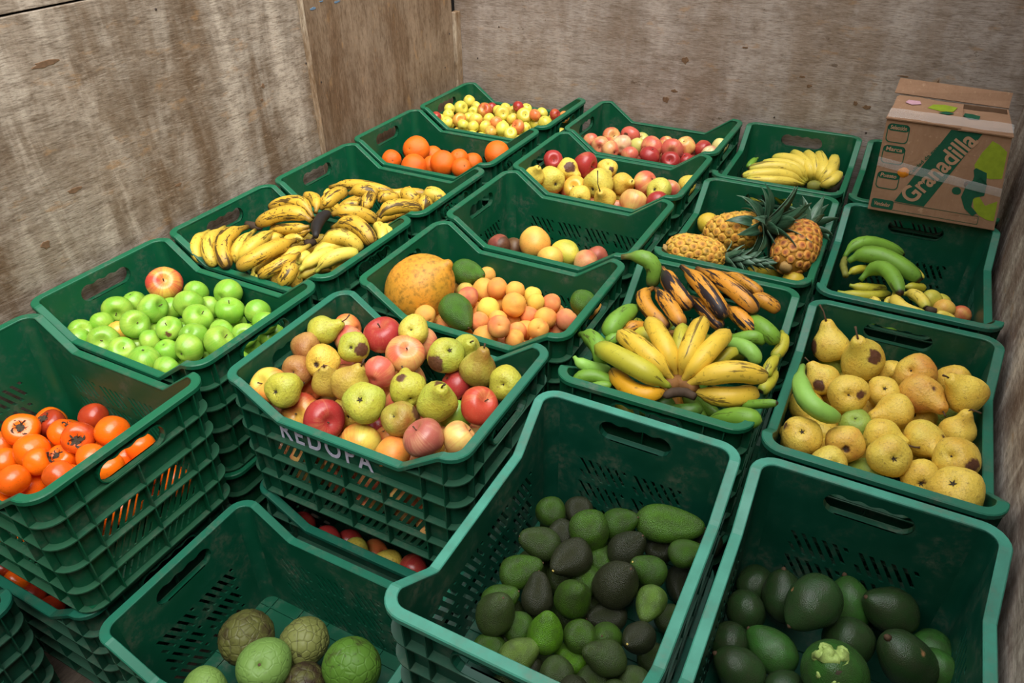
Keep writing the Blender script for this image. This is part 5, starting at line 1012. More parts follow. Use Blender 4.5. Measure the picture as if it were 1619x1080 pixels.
('apple','yp','M5',0.7031,0.6923,-0.2022,0.042,[-0.68, -0.03, -0.7, 0.22]),
('apple','yp','M5',0.7838,0.6979,-0.1123,0.042,[-0.57, 0.28, 0.61, 0.48]),
('apple','yp','M5',0.8723,0.702,-0.1123,0.042,[0.37, -0.33, -0.87, 0.03]),
('apple','yp','M5',0.9574,0.6937,-0.1123,0.042,[0.17, 0.9, -0.34, -0.21]),
('apple','yp','M5',1.1288,0.6903,-0.1618,0.042,[0.34, -0.88, 0.32, -0.07]),
('apple','yp','M5',0.7433,0.7658,-0.1344,0.042,[0.66, 0.16, 0.33, -0.65]),
('apple','yp','M5',0.8294,0.7653,-0.1283,0.042,[0.42, 0.52, 0.42, -0.62]),
('apple','yp','M5',0.92,0.77,-0.1123,0.042,[0.67, -0.42, 0.55, 0.28]),
('apple','yp','M5',1.0007,0.7662,-0.1444,0.042,[0.65, -0.42, 0.25, -0.58]),
('apple','yp','M5',1.0811,0.7641,-0.1767,0.042,[-0.15, 0.55, 0.26, -0.78]),
('apple','yp','M5',0.7051,0.5478,-0.229,0.042,[-0.27, 0.38, 0.1, 0.88]),
('apple','yp','M5',0.8732,0.5542,-0.2464,0.042,[-0.06, 0.32, -0.61, 0.72]),
('apple','yp','M5',1.0418,0.5538,-0.2558,0.042,[-0.72, -0.35, -0.46, 0.39]),
('apple','yp','M5',1.1192,0.5459,-0.2621,0.042,[-0.29, -0.02, -0.95, -0.07]),
('apple','yp','M5',0.745,0.6198,-0.2553,0.042,[-0.64, -0.61, 0.24, -0.4]),
('apple','yp','M5',0.9124,0.6229,-0.2373,0.042,[0.37, 0.59, 0.09, 0.71]),
('apple','yp','M5',1.003,0.6206,-0.2147,0.042,[0.1, -0.79, 0.34, -0.49]),
('apple','yp','M5',1.0814,0.6207,-0.209,0.042,[-0.13, -0.31, 0.35, 0.87]),
('apple','yp','M5',0.7949,0.6981,-0.1896,0.042,[0.51, 0.17, 0.31, 0.78]),
('apple','yp','M5',0.8686,0.7018,-0.2152,0.042,[-0.54, 0.62, -0.43, -0.37]),
('apple','yp','M5',0.9594,0.7018,-0.1899,0.042,[-0.04, 0.1, 0.88, -0.46]),
('apple','yp','M5',1.0375,0.6923,-0.2172,0.042,[-0.94, 0.23, -0.11, -0.22]),
('apple','yp','M5',1.1219,0.6926,-0.2395,0.042,[-0.24, -0.68, -0.02, -0.69]),
('apple','yp','M5',0.7519,0.7661,-0.212,0.042,[0.56, -0.03, 0.72, -0.4]),
('apple','yp','M5',0.8289,0.7748,-0.2224,0.042,[-0.59, 0.56, -0.47, 0.34]),
('apple','yp','M5',0.9161,0.7654,-0.2035,0.042,[0.86, 0.46, 0.17, -0.13]),
('apple','yp','M5',0.9982,0.7646,-0.2225,0.042,[-0.18, -0.49, 0.85, -0.07]),
('apple','yp','M5',1.0824,0.7709,-0.2545,0.042,[0.21, -0.12, -0.03, -0.97]),
('apple','yp','M5',0.7853,0.5523,-0.2703,0.042,[0.08, -0.7, 0.07, 0.71]),
('apple','yp','M5',0.9527,0.5458,-0.2796,0.042,[0.71, -0.25, -0.65, -0.01]),
('apple','yp','M5',0.8312,0.6175,-0.2772,0.042,[-0.4, -0.41, 0.79, -0.2]),
('apple','yp','M5',0.7054,0.6987,-0.28,0.042,[0.31, -0.41, 0.83, 0.2]),
('apple','yp','M5',0.7926,0.7001,-0.2677,0.042,[-0.72, -0.49, -0.42, 0.25]),
('apple','yp','M5',0.9517,0.7006,-0.2677,0.042,[-0.31, -0.57, -0.72, 0.22]),
('apple','yp','M5',0.9153,0.769,-0.2815,0.042,[0.09, 0.07, -0.38, -0.92]),
('pear','y','Q3',1.8431,0.8453,-0.1914,0.04,[-0.31, 0.28, -0.79, -0.46]),
('pear','y','Q3',1.9196,0.8511,-0.1764,0.04,[0.03, -0.76, 0.44, -0.48]),
('pear','y','Q3',2.0051,0.8503,-0.2001,0.04,[-0.82, 0.55, 0.14, -0.03]),
('pear','y','Q3',1.7974,0.9149,-0.1387,0.04,[-0.14, 0.58, 0.13, -0.79]),
('pear','y','Q3',2.0458,0.9118,-0.1695,0.04,[0.57, 0.72, -0.37, -0.15]),
('pear','y','Q3',1.762,0.9885,-0.1387,0.04,[0.63, -0.64, -0.41, 0.17]),
('pear','y','Q3',1.8414,0.9906,-0.1387,0.04,[-0.58, 0.28, 0.71, 0.29]),
('pear','y','Q3',1.9956,0.9917,-0.2212,0.04,[0.48, 0.32, -0.63, -0.52]),
('pear','y','Q3',1.8053,1.0537,-0.1545,0.04,[-0.48, 0.71, -0.4, -0.33]),
('pear','y','Q3',1.8814,1.0525,-0.1732,0.04,[-0.11, -0.93, -0.34, 0.11]),
('pear','y','Q3',1.9601,1.0539,-0.1455,0.04,[0.69, 0.3, 0.43, 0.5]),
('pear','y','Q3',2.0436,1.0509,-0.1387,0.04,[0.5, 0.29, -0.49, -0.65]),
('pear','y','Q3',1.7593,1.1278,-0.1431,0.04,[-0.12, 0.18, -0.82, 0.54]),
('pear','y','Q3',1.8417,1.1249,-0.1452,0.04,[-0.01, -0.96, -0.06, -0.28]),
('pear','y','Q3',1.9188,1.1242,-0.1442,0.04,[0.55, 0.43, 0.72, -0.0]),
('pear','y','Q3',1.996,1.126,-0.1683,0.04,[-0.3, -0.23, 0.89, 0.26]),
('pear','y','Q3',1.7991,1.19,-0.1519,0.04,[-0.16, -0.72, 0.62, -0.26]),
('pear','y','Q3',1.8856,1.1935,-0.1416,0.04,[-0.55, 0.56, -0.17, -0.6]),
('pear','y','Q3',1.9611,1.1996,-0.2003,0.04,[0.09, -0.79, 0.43, -0.44]),
('pear','y','Q3',2.0384,1.1931,-0.1979,0.04,[-0.39, 0.41, -0.5, -0.66]),
('pear','y','Q3',1.7619,1.2597,-0.1838,0.04,[-0.29, -0.92, -0.15, -0.23]),
('pear','y','Q3',1.8388,1.2598,-0.148,0.04,[0.82, 0.26, 0.21, -0.46]),
('pear','y','Q3',1.9249,1.2695,-0.1763,0.04,[-0.04, 0.32, -0.31, 0.89]),
('pear','y','Q3',1.9961,1.2629,-0.2175,0.04,[0.04, -0.05, -0.35, -0.94]),
('avocado','gd','R4',1.4278,0.2912,-0.2874,0.034,[-0.37, -0.76, 0.2, -0.49]),
('avocado','gd','R4',1.5609,0.2942,-0.2615,0.034,[-0.87, 0.39, 0.11, -0.29]),
('avocado','gd','R4',1.3881,0.348,-0.2664,0.034,[-0.11, 0.75, 0.48, 0.44]),
('avocado','gd','R4',1.459,0.3529,-0.2874,0.034,[0.19, -0.68, 0.35, 0.61]),
('avocado','gd','R4',1.5921,0.347,-0.2769,0.034,[0.03, -0.79, -0.06, 0.61]),
('avocado','gd','R4',1.3649,0.4093,-0.265,0.034,[0.65, 0.1, -0.72, 0.2]),
('avocado','gd','R4',1.4291,0.4058,-0.2615,0.034,[0.13, -0.11, 0.91, 0.37]),
('avocado','gd','R4',1.5602,0.4073,-0.2736,0.034,[-0.03, -0.64, 0.5, 0.58]),
('avocado','gd','R4',1.464,0.4694,-0.2615,0.034,[-0.15, -0.92, 0.32, 0.16]),
('avocado','gd','R4',1.3579,0.5308,-0.2615,0.034,[-0.59, -0.36, 0.29, -0.67]),
('avocado','gd','R4',1.4232,0.5308,-0.2615,0.034,[-0.37, 0.1, 0.87, 0.31]),
('avocado','gd','R4',1.4982,0.5279,-0.2754,0.034,[0.06, -0.74, -0.09, 0.66]),
('avocado','gd','R4',1.3996,0.5852,-0.2835,0.034,[-0.89, -0.15, -0.43, 0.07]),
('avocado','gd','R4',1.466,0.5812,-0.2864,0.034,[0.6, -0.66, -0.22, -0.4]),
('avocado','gd','R4',1.5337,0.5818,-0.2615,0.034,[0.69, 0.66, 0.12, -0.26]),
('avocado','gd','R4',1.3568,0.6457,-0.2615,0.034,[-0.79, -0.11, -0.6, 0.08]),
('avocado','gd','R4',1.4242,0.6479,-0.2615,0.034,[0.37, 0.74, -0.56, -0.04]),
('avocado','gd','R4',1.4967,0.639,-0.2615,0.034,[-0.28, 0.08, -0.8, -0.52]),
('apple','R','M5b',0.7067,0.5453,-0.5513,0.042,[-0.19, 0.38, -0.23, 0.88]),
('apple','R','M5b',0.7894,0.5459,-0.5905,0.042,[0.26, 0.52, 0.23, 0.78]),
('apple','R','M5b',0.8728,0.5527,-0.61,0.042,[-0.68, 0.27, 0.15, 0.67]),
('apple','R','M5b',0.9637,0.5438,-0.5599,0.042,[-0.75, 0.5, 0.22, -0.36]),
('apple','R','M5b',1.0445,0.5466,-0.5478,0.042,[-0.31, 0.37, -0.02, -0.88]),
]
# bananas: object name, crate, label, loose, fingers (stem, bend, tip), stalk
BANANA = [
('banana_bunch', 'L4', 'spotted yellow bananas fanned along the left of the fuller banana crate', False, [([[0.0309, 1.0343, -0.04], [0.0747, 0.9407, -0.035], [0.1059, 0.9243, -0.075]], 0.0164, 's'), ([[0.0548, 1.0718, -0.04], [0.1161, 0.9505, -0.03], [0.1684, 0.9204, -0.07]], 0.0202, 's'), ([[0.1234, 1.0973, -0.035], [0.1559, 0.9748, -0.02], [0.2161, 0.9178, -0.065]], 0.0232, 'ss'), ([[0.151, 1.0986, -0.04], [0.2018, 0.9844, -0.03], [0.1983, 0.9685, -0.07]], 0.0175, 's'), ([[0.2027, 1.129, -0.04], [0.2403, 1.0058, -0.025], [0.2098, 0.9747, -0.06]], 0.0202, 's'), ([[0.23, 1.1526, -0.055], [0.2244, 1.0969, -0.05], [0.197, 1.0543, -0.07]], 0.0168, 's'), ([[-0.0007, 0.983, -0.07], [0.0115, 0.9621, -0.07], [0.0211, 0.957, -0.08]], 0.0095, 's')], [([[0.1251, 1.1503, -0.06], [0.0977, 1.1465, -0.06], [0.0637, 1.1494, -0.06]], 0.0137, 'dark')]),
('banana_bunch', 'L4', 'spotted yellow bananas lying across the middle front of the fuller banana crate', False, [([[0.3134, 1.0902, -0.035], [0.3225, 0.9766, -0.012], [0.2687, 0.9041, -0.045]], 0.0218, 'ss'), ([[0.3148, 1.1217, -0.045], [0.2848, 1.1204, -0.045], [0.2595, 1.1025, -0.055]], 0.0158, 's'), ([[0.3571, 1.1025, -0.045], [0.3365, 1.0171, -0.05], [0.2712, 0.9607, -0.085]], 0.0184, 's'), ([[0.3699, 1.0423, -0.04], [0.373, 0.9598, -0.035], [0.3176, 0.9306, -0.07]], 0.0179, 'ss'), ([[0.3857, 1.0005, -0.04], [0.4146, 0.9456, -0.045], [0.3871, 0.9419, -0.08]], 0.0214, 'ss')], [([[0.3061, 1.1365, -0.06], [0.3277, 1.1337, -0.06], [0.3332, 1.15, -0.06]], 0.0127, 'dark')]),
('banana_bunch', 'L4', 'yellow bananas with dark tips at the right of the fuller banana crate', False, [([[0.3599, 1.205, -0.035], [0.4426, 1.2124, -0.01], [0.5154, 1.192, -0.05]], 0.026, 'ss'), ([[0.3983, 1.0972, -0.035], [0.4505, 1.1344, -0.01], [0.4999, 1.1513, -0.055]], 0.023, 's'), ([[0.3975, 1.0559, -0.05], [0.4253, 1.1063, -0.035], [0.4624, 1.1481, -0.05]], 0.0169, 'y'), ([[0.4104, 0.9928, -0.06], [0.4305, 1.0433, -0.04], [0.4459, 1.1054, -0.05]], 0.0188, 'y'), ([[0.4626, 1.001, -0.055], [0.4967, 1.043, -0.02], [0.5321, 1.1021, -0.03]], 0.02, 'y'), ([[0.4009, 0.9895, -0.085], [0.4142, 1.0164, -0.075], [0.4345, 1.0367, -0.07]], 0.0135, 'y'), ([[0.4812, 1.0399, -0.07], [0.499, 1.0712, -0.055], [0.5198, 1.1084, -0.05]], 0.015, 'y'), ([[0.3676, 1.032, -0.07], [0.3693, 1.0541, -0.06], [0.3746, 1.078, -0.06]], 0.0161, 'y'), ([[0.4209, 1.3082, -0.05], [0.4917, 1.2675, -0.04], [0.5086, 1.2371, -0.06]], 0.0177, 'y'), ([[0.4474, 1.323, -0.055], [0.4959, 1.2922, -0.05], [0.511, 1.2658, -0.06]], 0.0154, 'y')], [([[0.3358, 1.1839, -0.075], [0.371, 1.1293, -0.075], [0.3914, 1.0707, -0.075]], 0.0126, 'dark')]),
('banana_bunch', 'L4', 'bruised banana hand with a thick black stalk lying on top', False, [([[0.3316, 1.1509, 0.005], [0.2578, 1.1409, 0.02], [0.1631, 1.0969, -0.02]], 0.0229, 'ss'), ([[0.3181, 1.1726, 0.005], [0.2403, 1.1968, 0.03], [0.1501, 1.1704, 0.0]], 0.02, 'ss'), ([[0.3037, 1.2043, 0.005], [0.2633, 1.2536, 0.02], [0.2046, 1.2708, 0.01]], 0.0171, 'ss'), ([[0.2999, 1.2322, 0.005], [0.3133, 1.2709, 0.025], [0.2885, 1.3606, 0.01]], 0.0226, 'ss'), ([[0.3261, 1.1453, -0.01], [0.2707, 1.1267, -0.02], [0.1958, 1.1189, -0.035]], 0.0166, 'ss'), ([[0.3563, 1.2157, 0.005], [0.4085, 1.249, 0.01], [0.4513, 1.2964, -0.03]], 0.0232, 'ss'), ([[0.3293, 1.1418, -0.02], [0.2843, 1.1347, -0.035], [0.2371, 1.1319, -0.04]], 0.0159, 'ss')], [([[0.35, 1.2104, 0.012], [0.3522, 1.173, 0.012], [0.3772, 1.1203, 0.012], [0.4173, 1.0692, 0.012]], 0.0168, 'black')]),
('banana_bunch', 'L3', 'spotted bananas heaped in the crate behind the fuller banana crate', False, [([[0.1211, 1.4812, -0.055], [0.2295, 1.5131, -0.04], [0.3496, 1.5363, -0.06]], 0.018, 'ss'), ([[0.2327, 1.4462, -0.045], [0.2799, 1.4652, -0.03], [0.3231, 1.4752, -0.05]], 0.022, 'ss'), ([[0.3097, 1.4842, -0.045], [0.3457, 1.4015, -0.025], [0.3594, 1.3724, -0.045]], 0.0215, 'ss'), ([[0.3542, 1.4462, -0.05], [0.3635, 1.4699, -0.04], [0.3913, 1.499, -0.055]], 0.0218, 'ss'), ([[0.4196, 1.3523, -0.05], [0.4452, 1.4044, -0.03], [0.4948, 1.4755, -0.06]], 0.0236, 'ss'), ([[0.2462, 1.3794, -0.06], [0.2635, 1.4098, -0.06], [0.2882, 1.4233, -0.065]], 0.0139, 'ss'), ([[0.1309, 1.4424, -0.07], [0.1183, 1.4712, -0.07], [0.1231, 1.4854, -0.07]], 0.0118, 's'), ([[0.2879, 1.3881, -0.075], [0.3216, 1.3836, -0.075], [0.3711, 1.3976, -0.075]], 0.0172, 'ss')], None),
('banana_bunch', 'L3', 'three stubby spotted bananas with ends facing us in the right corner', False, [([[0.3781, 1.5639, -0.045], [0.4127, 1.5306, -0.05], [0.4357, 1.5416, -0.07]], 0.0266, 'ss'), ([[0.4732, 1.5325, -0.05], [0.4929, 1.4984, -0.05], [0.4859, 1.5019, -0.075]], 0.0252, 'ss'), ([[0.4406, 1.5583, -0.06], [0.4801, 1.5752, -0.05], [0.5099, 1.5794, -0.075]], 0.0257, 's')], None),
('banana_hand', 'R1', 'ripe yellow banana hand, its fingers curled from a green stalk', False, [([[1.5839, 2.3631, -0.11], [1.6241, 2.2875, -0.06], [1.6366, 2.4158, -0.075]], 0.0187, 'y'), ([[1.5762, 2.3845, -0.11], [1.6075, 2.3731, -0.06], [1.5975, 2.573, -0.075]], 0.0231, 'y'), ([[1.5663, 2.3924, -0.11], [1.5804, 2.3988, -0.06], [1.5369, 2.5866, -0.075]], 0.0214, 'y'), ([[1.5573, 2.3944, -0.11], [1.5496, 2.4168, -0.06], [1.4968, 2.567, -0.075]], 0.0215, 'y'), ([[1.5492, 2.3904, -0.11], [1.5275, 2.406, -0.06], [1.449, 2.551, -0.075]], 0.0205, 'y'), ([[1.5432, 2.3875, -0.11], [1.5022, 2.4138, -0.06], [1.3932, 2.459, -0.075]], 0.0204, 'y'), ([[1.5402, 2.3796, -0.11], [1.4835, 2.3711, -0.06], [1.3707, 2.3922, -0.075]], 0.0193, 'y'), ([[1.5371, 2.3717, -0.11], [1.4578, 2.3453, -0.06], [1.3395, 2.3094, -0.075]], 0.0211, 'y'), ([[1.5351, 2.358, -0.11], [1.4495, 2.2765, -0.06], [1.3345, 2.2355, -0.075]], 0.0189, 'y'), ([[1.5331, 2.3444, -0.11], [1.4619, 2.2139, -0.06], [1.3543, 2.2074, -0.075]], 0.0159, 'y')], [([[1.5472, 2.3319, -0.105], [1.5699, 2.3368, -0.105], [1.592, 2.3452, -0.105]], 0.0205, 'green')]),
('banana', 'R1', 'stub of a second banana peeping out at the left of the ripe hand', True, [([[1.341, 2.4771, -0.09], [1.3314, 2.4157, -0.09], [1.3302, 2.3881, -0.1]], 0.013, 'g')], None),
('banana_bunch', 'Q2', 'green banana hand in the crate by the right wall', False, [([[1.7367, 1.8223, -0.1], [1.7833, 1.8725, -0.065], [1.8899, 1.9116, -0.1]], 0.0196, 'g'), ([[1.7507, 1.7584, -0.08], [1.8238, 1.7704, -0.05], [1.94, 1.7391, -0.085]], 0.0247, 'g'), ([[1.8914, 1.8508, -0.095], [1.9235, 1.8173, -0.095], [1.9448, 1.782, -0.1]], 0.0114, 'y'), ([[1.76, 1.7215, -0.1], [1.7801, 1.744, -0.09], [1.8089, 1.7783, -0.1]], 0.0121, 'yg')], [([[1.7378, 1.8272, -0.1], [1.7403, 1.7689, -0.1], [1.7547, 1.7108, -0.1]], 0.0109, 'green')]),
('banana', 'Q2', 'single curved green banana lying over the yellow ones', True, [([[1.7938, 1.6834, -0.09], [1.8398, 1.6918, -0.045], [1.8948, 1.583, -0.055]], 0.0208, 'g')], None),
('banana_bunch', 'Q2', 'dull yellow bananas low at the front left of the green banana crate', False, [([[1.7711, 1.6699, -0.105], [1.8151, 1.6822, -0.11], [1.8649, 1.7033, -0.11]], 0.0141, 'yg'), ([[1.7464, 1.6289, -0.11], [1.8137, 1.6366, -0.11], [1.8758, 1.6732, -0.105]], 0.0139, 'yg'), ([[1.9029, 1.7149, -0.1], [1.9305, 1.7287, -0.1], [1.9554, 1.7562, -0.11]], 0.0125, 'yg')], None),
('banana_bunch', 'Q2', 'small yellow bananas with a dark stalk at the front of the green banana crate', False, [([[1.8833, 1.6379, -0.08], [1.9013, 1.5512, -0.07], [1.9618, 1.5435, -0.075]], 0.0166, 'y'), ([[1.904, 1.6466, -0.085], [1.9359, 1.6333, -0.075], [1.9624, 1.5861, -0.08]], 0.0158, 'y'), ([[1.8645, 1.5825, -0.09], [1.881, 1.6048, -0.09], [1.8939, 1.5972, -0.09]], 0.0141, 'y'), ([[1.828, 1.6, -0.1], [1.8399, 1.6059, -0.1], [1.8535, 1.5949, -0.1]], 0.0107, 'y'), ([[1.9807, 1.5704, -0.085], [2.0035, 1.5818, -0.085], [2.0309, 1.5831, -0.095]], 0.0109, 'y')], [([[1.9606, 1.5816, -0.078], [1.9726, 1.5775, -0.078], [1.9841, 1.5799, -0.078]], 0.0103, 'dark')]),
('banana_hand', 'R3', 'big yellow banana hand fanned out on top, its cut stalk towards us', False, [([[1.4968, 0.8833, -0.0066], [1.4201, 0.8732, 0.03], [1.3182, 0.9219, 0.015]], 0.0226, 'yg'), ([[1.4993, 0.9044, -0.0038], [1.4311, 0.9081, 0.045], [1.353, 0.9696, 0.03]], 0.0213, 'yy'), ([[1.4994, 0.9239, -0.0049], [1.4602, 0.9429, 0.05], [1.3966, 1.034, 0.04]], 0.0213, 'yy'), ([[1.4961, 0.9486, -0.0188], [1.4821, 0.9859, 0.03], [1.4677, 1.0609, 0.03]], 0.016, 'yg'), ([[1.5081, 0.9252, -0.006], [1.5126, 0.9562, 0.055], [1.5037, 1.0906, 0.04]], 0.0212, 'yy'), ([[1.5155, 0.91, -0.0049], [1.5467, 0.9509, 0.05], [1.5628, 1.0723, 0.035]], 0.0203, 'yy'), ([[1.5253, 0.9063, -0.0088], [1.5994, 0.9246, 0.04], [1.6695, 0.9657, 0.02]], 0.023, 'yy'), ([[1.5338, 0.9138, -0.0211], [1.6125, 0.9167, -0.015], [1.6561, 0.9619, -0.015]], 0.0216, 'yy'), ([[1.4959, 0.893, -0.0139], [1.4408, 0.8508, -0.02], [1.364, 0.9048, -0.02]], 0.0198, 'yo')], [([[1.4865, 0.8739, -0.01], [1.4929, 0.8961, -0.01], [1.5068, 0.9126, -0.01], [1.5269, 0.9132, -0.01], [1.5463, 0.9018, -0.01]], 0.0173, 'crown'), ([[1.4977, 0.8458, -0.004], [1.5077, 0.8645, -0.004], [1.5197, 0.8729, -0.004], [1.534, 0.8779, -0.004], [1.5541, 0.872, -0.004]], 0.0103, 'dark')]),
('banana_bunch', 'R3', 'overripe orange bananas streaked black, lying at the back of the heap', False, [([[1.3431, 1.294, 0.03], [1.4054, 1.189, 0.045], [1.4595, 1.1568, 0.02]], 0.0206, 'bk'), ([[1.3873, 1.3133, 0.035], [1.4765, 1.196, 0.055], [1.5424, 1.1415, 0.025]], 0.021, 'bk'), ([[1.422, 1.3297, 0.03], [1.5235, 1.2418, 0.05], [1.5986, 1.2052, 0.02]], 0.0205, 'bk'), ([[1.4742, 1.3738, 0.01], [1.5407, 1.3248, 0.025], [1.5899, 1.3071, 0.01]], 0.0146, 'bo'), ([[1.4427, 1.2236, 0.01], [1.4911, 1.1692, 0.015], [1.5404, 1.1361, 0.0]], 0.017, 'bk'), ([[1.3587, 1.2061, 0.02], [1.411, 1.1333, 0.03], [1.4625, 1.086, 0.01]], 0.0188, 'bk'), ([[1.3449, 1.2214, 0.01], [1.3494, 1.142, 0.015], [1.429, 1.0943, -0.005]], 0.0179, 'bo'), ([[1.5274, 1.2301, 0.005], [1.571, 1.1816, 0.01], [1.6076, 1.1691, -0.01]], 0.0181, 'bk'), ([[1.5611, 1.3078, 0.0], [1.6, 1.292, 0.005], [1.6359, 1.2946, -0.015]], 0.0178, 'bo')], [([[1.4161, 1.3756, 0.0], [1.4528, 1.3865, 0.0], [1.4838, 1.3801, 0.0]], 0.0097, 'dark')]),
('banana', 'R3', 'green banana standing curved up with a browned tip, behind the heap', True, [([[1.2465, 1.2566, 0.056], [1.3183, 1.2674, 0.055], [1.3282, 1.2575, -0.01]], 0.0201, 'gb')], None),
('banana', 'R3', 'green banana with a black mark at the left of the heap', True, [([[1.336, 1.1736, -0.016], [1.3176, 1.06, 0.005], [1.313, 1.0201, -0.02]], 0.0233, 'g')], None),
('banana', 'R3', 'short green banana tip between the yellow hand and the left side', True, [([[1.3509, 1.091, -0.049], [1.3276, 1.0135, -0.015], [1.3199, 1.0082, -0.03]], 0.0142, 'g')], None),
('banana', 'R3', 'green banana with its stalk up at the left rim', True, [([[1.2364, 1.0186, -0.0369], [1.3028, 0.9624, -0.005], [1.3296, 0.9276, -0.04]], 0.0205, 'g')], None),
('banana', 'R3', 'pale green banana with a thin stalk over the left rim', True, [([[1.2795, 0.8913, -0.0051], [1.3108, 0.8907, -0.02], [1.3539, 0.9268, -0.04]], 0.0135, 'gp')], None),
('banana', 'R3', 'brown-green banana hidden behind the yellow hand', True, [([[1.393, 1.1365, -0.0503], [1.3542, 1.0651, -0.01], [1.3413, 1.0624, -0.03]], 0.0172, 'bo')], None),
('banana', 'R3', 'small green banana between two yellow fingers', True, [([[1.321, 1.0559, -0.0633], [1.3834, 1.053, -0.015], [1.4064, 1.0433, -0.03]], 0.0191, 'yg')], None),
('banana', 'R3', 'green banana curved along the front left corner of the heap', True, [([[1.2891, 0.8429, -0.0466], [1.3289, 0.8692, -0.025], [1.3793, 0.8766, -0.04]], 0.015, 'g')], None),
('banana', 'R3', 'small green banana tip at the front left of the heap', True, [([[1.3132, 0.836, -0.0551], [1.3545, 0.8499, -0.03], [1.3789, 0.8573, -0.03]], 0.0103, 'g')], None),
('banana', 'R3', 'green banana low under the front left of the yellow hand', True, [([[1.357, 0.8666, -0.0592], [1.4014, 0.8583, -0.05], [1.432, 0.8596, -0.05]], 0.0108, 'g')], None),
('banana', 'R3', 'dark green banana under the cut stalk', True, [([[1.415, 0.9049, -0.0926], [1.4821, 0.8756, -0.05], [1.5045, 0.8844, -0.055]], 0.0164, 'gd')], None),
('banana', 'R3', 'green banana with a brown stub under the cut stalk', True, [([[1.4717, 0.889, -0.0843], [1.5366, 0.8623, -0.04], [1.5632, 0.8848, -0.04]], 0.0155, 'gd')], None),
('banana', 'R3', 'bright green banana with a black tip at the front right rim', True, [([[1.5702, 0.8996, -0.0856], [1.6438, 0.8617, -0.015], [1.6801, 0.8651, -0.015]], 0.0197, 'g')], None),
('banana', 'R3', 'green banana stalk sticking out over the right rim', True, [([[1.6378, 0.9181, -0.03], [1.6612, 0.9164, -0.015], [1.7074, 0.913, 0.008]], 0.0097, 'g')], None),
('banana', 'R3', 'thick green banana with a cut end at the right of the heap', True, [([[1.5594, 1.2501, -0.0262], [1.6197, 1.1733, 0.005], [1.656, 1.1698, -0.02]], 0.0203, 'g')], None),
('banana', 'R3', 'green banana with a dark tip under the blackened ones', True, [([[1.5232, 1.1417, -0.0635], [1.6001, 1.1453, -0.01], [1.6257, 1.1569, -0.025]], 0.0165, 'g')], None),
('banana', 'R3', 'pale green banana curving out right of the yellow hand', True, [([[1.5398, 1.1444, -0.0416], [1.6033, 1.0916, -0.005], [1.6346, 1.0821, -0.03]], 0.0179, 'gp')], None),
('banana', 'R3', 'olive green banana between the yellow fingers on the right', True, [([[1.5388, 0.9767, -0.0454], [1.573, 1.0313, 0.0], [1.5867, 1.0565, -0.005]], 0.014, 'yg')], None),
('banana', 'R3', 'yellow banana against the right side of the heap', True, [([[1.6594, 1.2341, -0.03], [1.6725, 1.1692, -0.025], [1.6586, 1.1385, -0.045]], 0.0141, 'yg')], None),
('banana', 'R3', 'yellow-green banana with a dark stalk by the right side', True, [([[1.674, 1.1285, -0.0262], [1.6637, 1.0712, -0.02], [1.6651, 1.0411, -0.03]], 0.0128, 'yg')], None),
('banana', 'R3', 'dark banana low in the right side of the heap', True, [([[1.6735, 1.1108, -0.05], [1.6724, 1.0515, -0.045], [1.6622, 1.0092, -0.05]], 0.014, 'yg')], None),
('banana', 'Q3', 'single bright green banana lying among the pears', True, [([[1.7274, 1.1008, -0.02], [1.7526, 0.9668, 0.0], [1.8231, 0.9677, -0.03]], 0.0199, 'gp')], None),
('banana', 'R3', 'banana glimpsed low in the heap of the blackened banana crate', True, [([[1.3354, 1.1899, -0.1054], [1.4099, 1.2395, -0.1054], [1.4993, 1.2351, -0.1054]], 0.0175, 'g')], None),
('banana', 'R3', 'banana glimpsed low in the heap of the blackened banana crate', True, [([[1.4481, 0.8856, -0.1107], [1.4384, 0.9745, -0.1107], [1.4835, 1.0518, -0.1107]], 0.0175, 'g')], None),
('banana', 'R3', 'banana glimpsed low in the heap of the blackened banana crate', True, [([[1.3686, 1.0746, -0.1001], [1.4385, 1.1306, -0.1001], [1.5279, 1.1341, -0.1001]], 0.0175, 'bo')], None),
('banana', 'R3', 'banana glimpsed low in the heap of the blackened banana crate', True, [([[1.619, 0.9536, -0.1077], [1.5407, 0.997, -0.1077], [1.5035, 1.0784, -0.1077]], 0.0175, 'g')], None),
('banana', 'R3', 'banana glimpsed low in the heap of the blackened banana crate', True, [([[1.4777, 0.846, -0.1191], [1.4057, 0.8924, -0.1191], [1.3794, 0.9779, -0.1191]], 0.0175, 'yg')], None),
('banana', 'R3', 'banana glimpsed low in the heap of the blackened banana crate', True, [([[1.5014, 1.0595, -0.1015], [1.525, 1.1458, -0.1015], [1.5952, 1.2013, -0.1015]], 0.0175, 'yg')], None),
('banana', 'R3', 'banana glimpsed low in the heap of the blackened banana crate', True, [([[1.4404, 1.1211, -0.0981], [1.3578, 1.1555, -0.0981], [1.3117, 1.2322, -0.0981]], 0.0175, 'yg')], None),
('banana', 'R3', 'banana glimpsed low in the heap of the blackened banana crate', True, [([[1.5974, 0.9123, -0.1071], [1.5318, 0.9732, -0.1071], [1.5152, 1.0612, -0.1071]], 0.0175, 'g')], None),
('banana', 'R3', 'banana glimpsed low in the heap of the blackened banana crate', True, [([[1.468, 1.1139, -0.0927], [1.4958, 1.199, -0.0927], [1.5687, 1.2509, -0.0927]], 0.0175, 'yg')], None),
('banana', 'R3', 'banana glimpsed low in the heap of the blackened banana crate', True, [([[1.547, 1.1448, -0.1], [1.4819, 1.2063, -0.1], [1.4662, 1.2944, -0.1]], 0.0175, 'yg')], None),
('banana', 'R3', 'banana glimpsed low in the heap of the blackened banana crate', True, [([[1.6074, 0.8884, -0.1147], [1.5264, 0.9265, -0.1147], [1.484, 1.0053, -0.1147]], 0.0175, 'bo')], None),
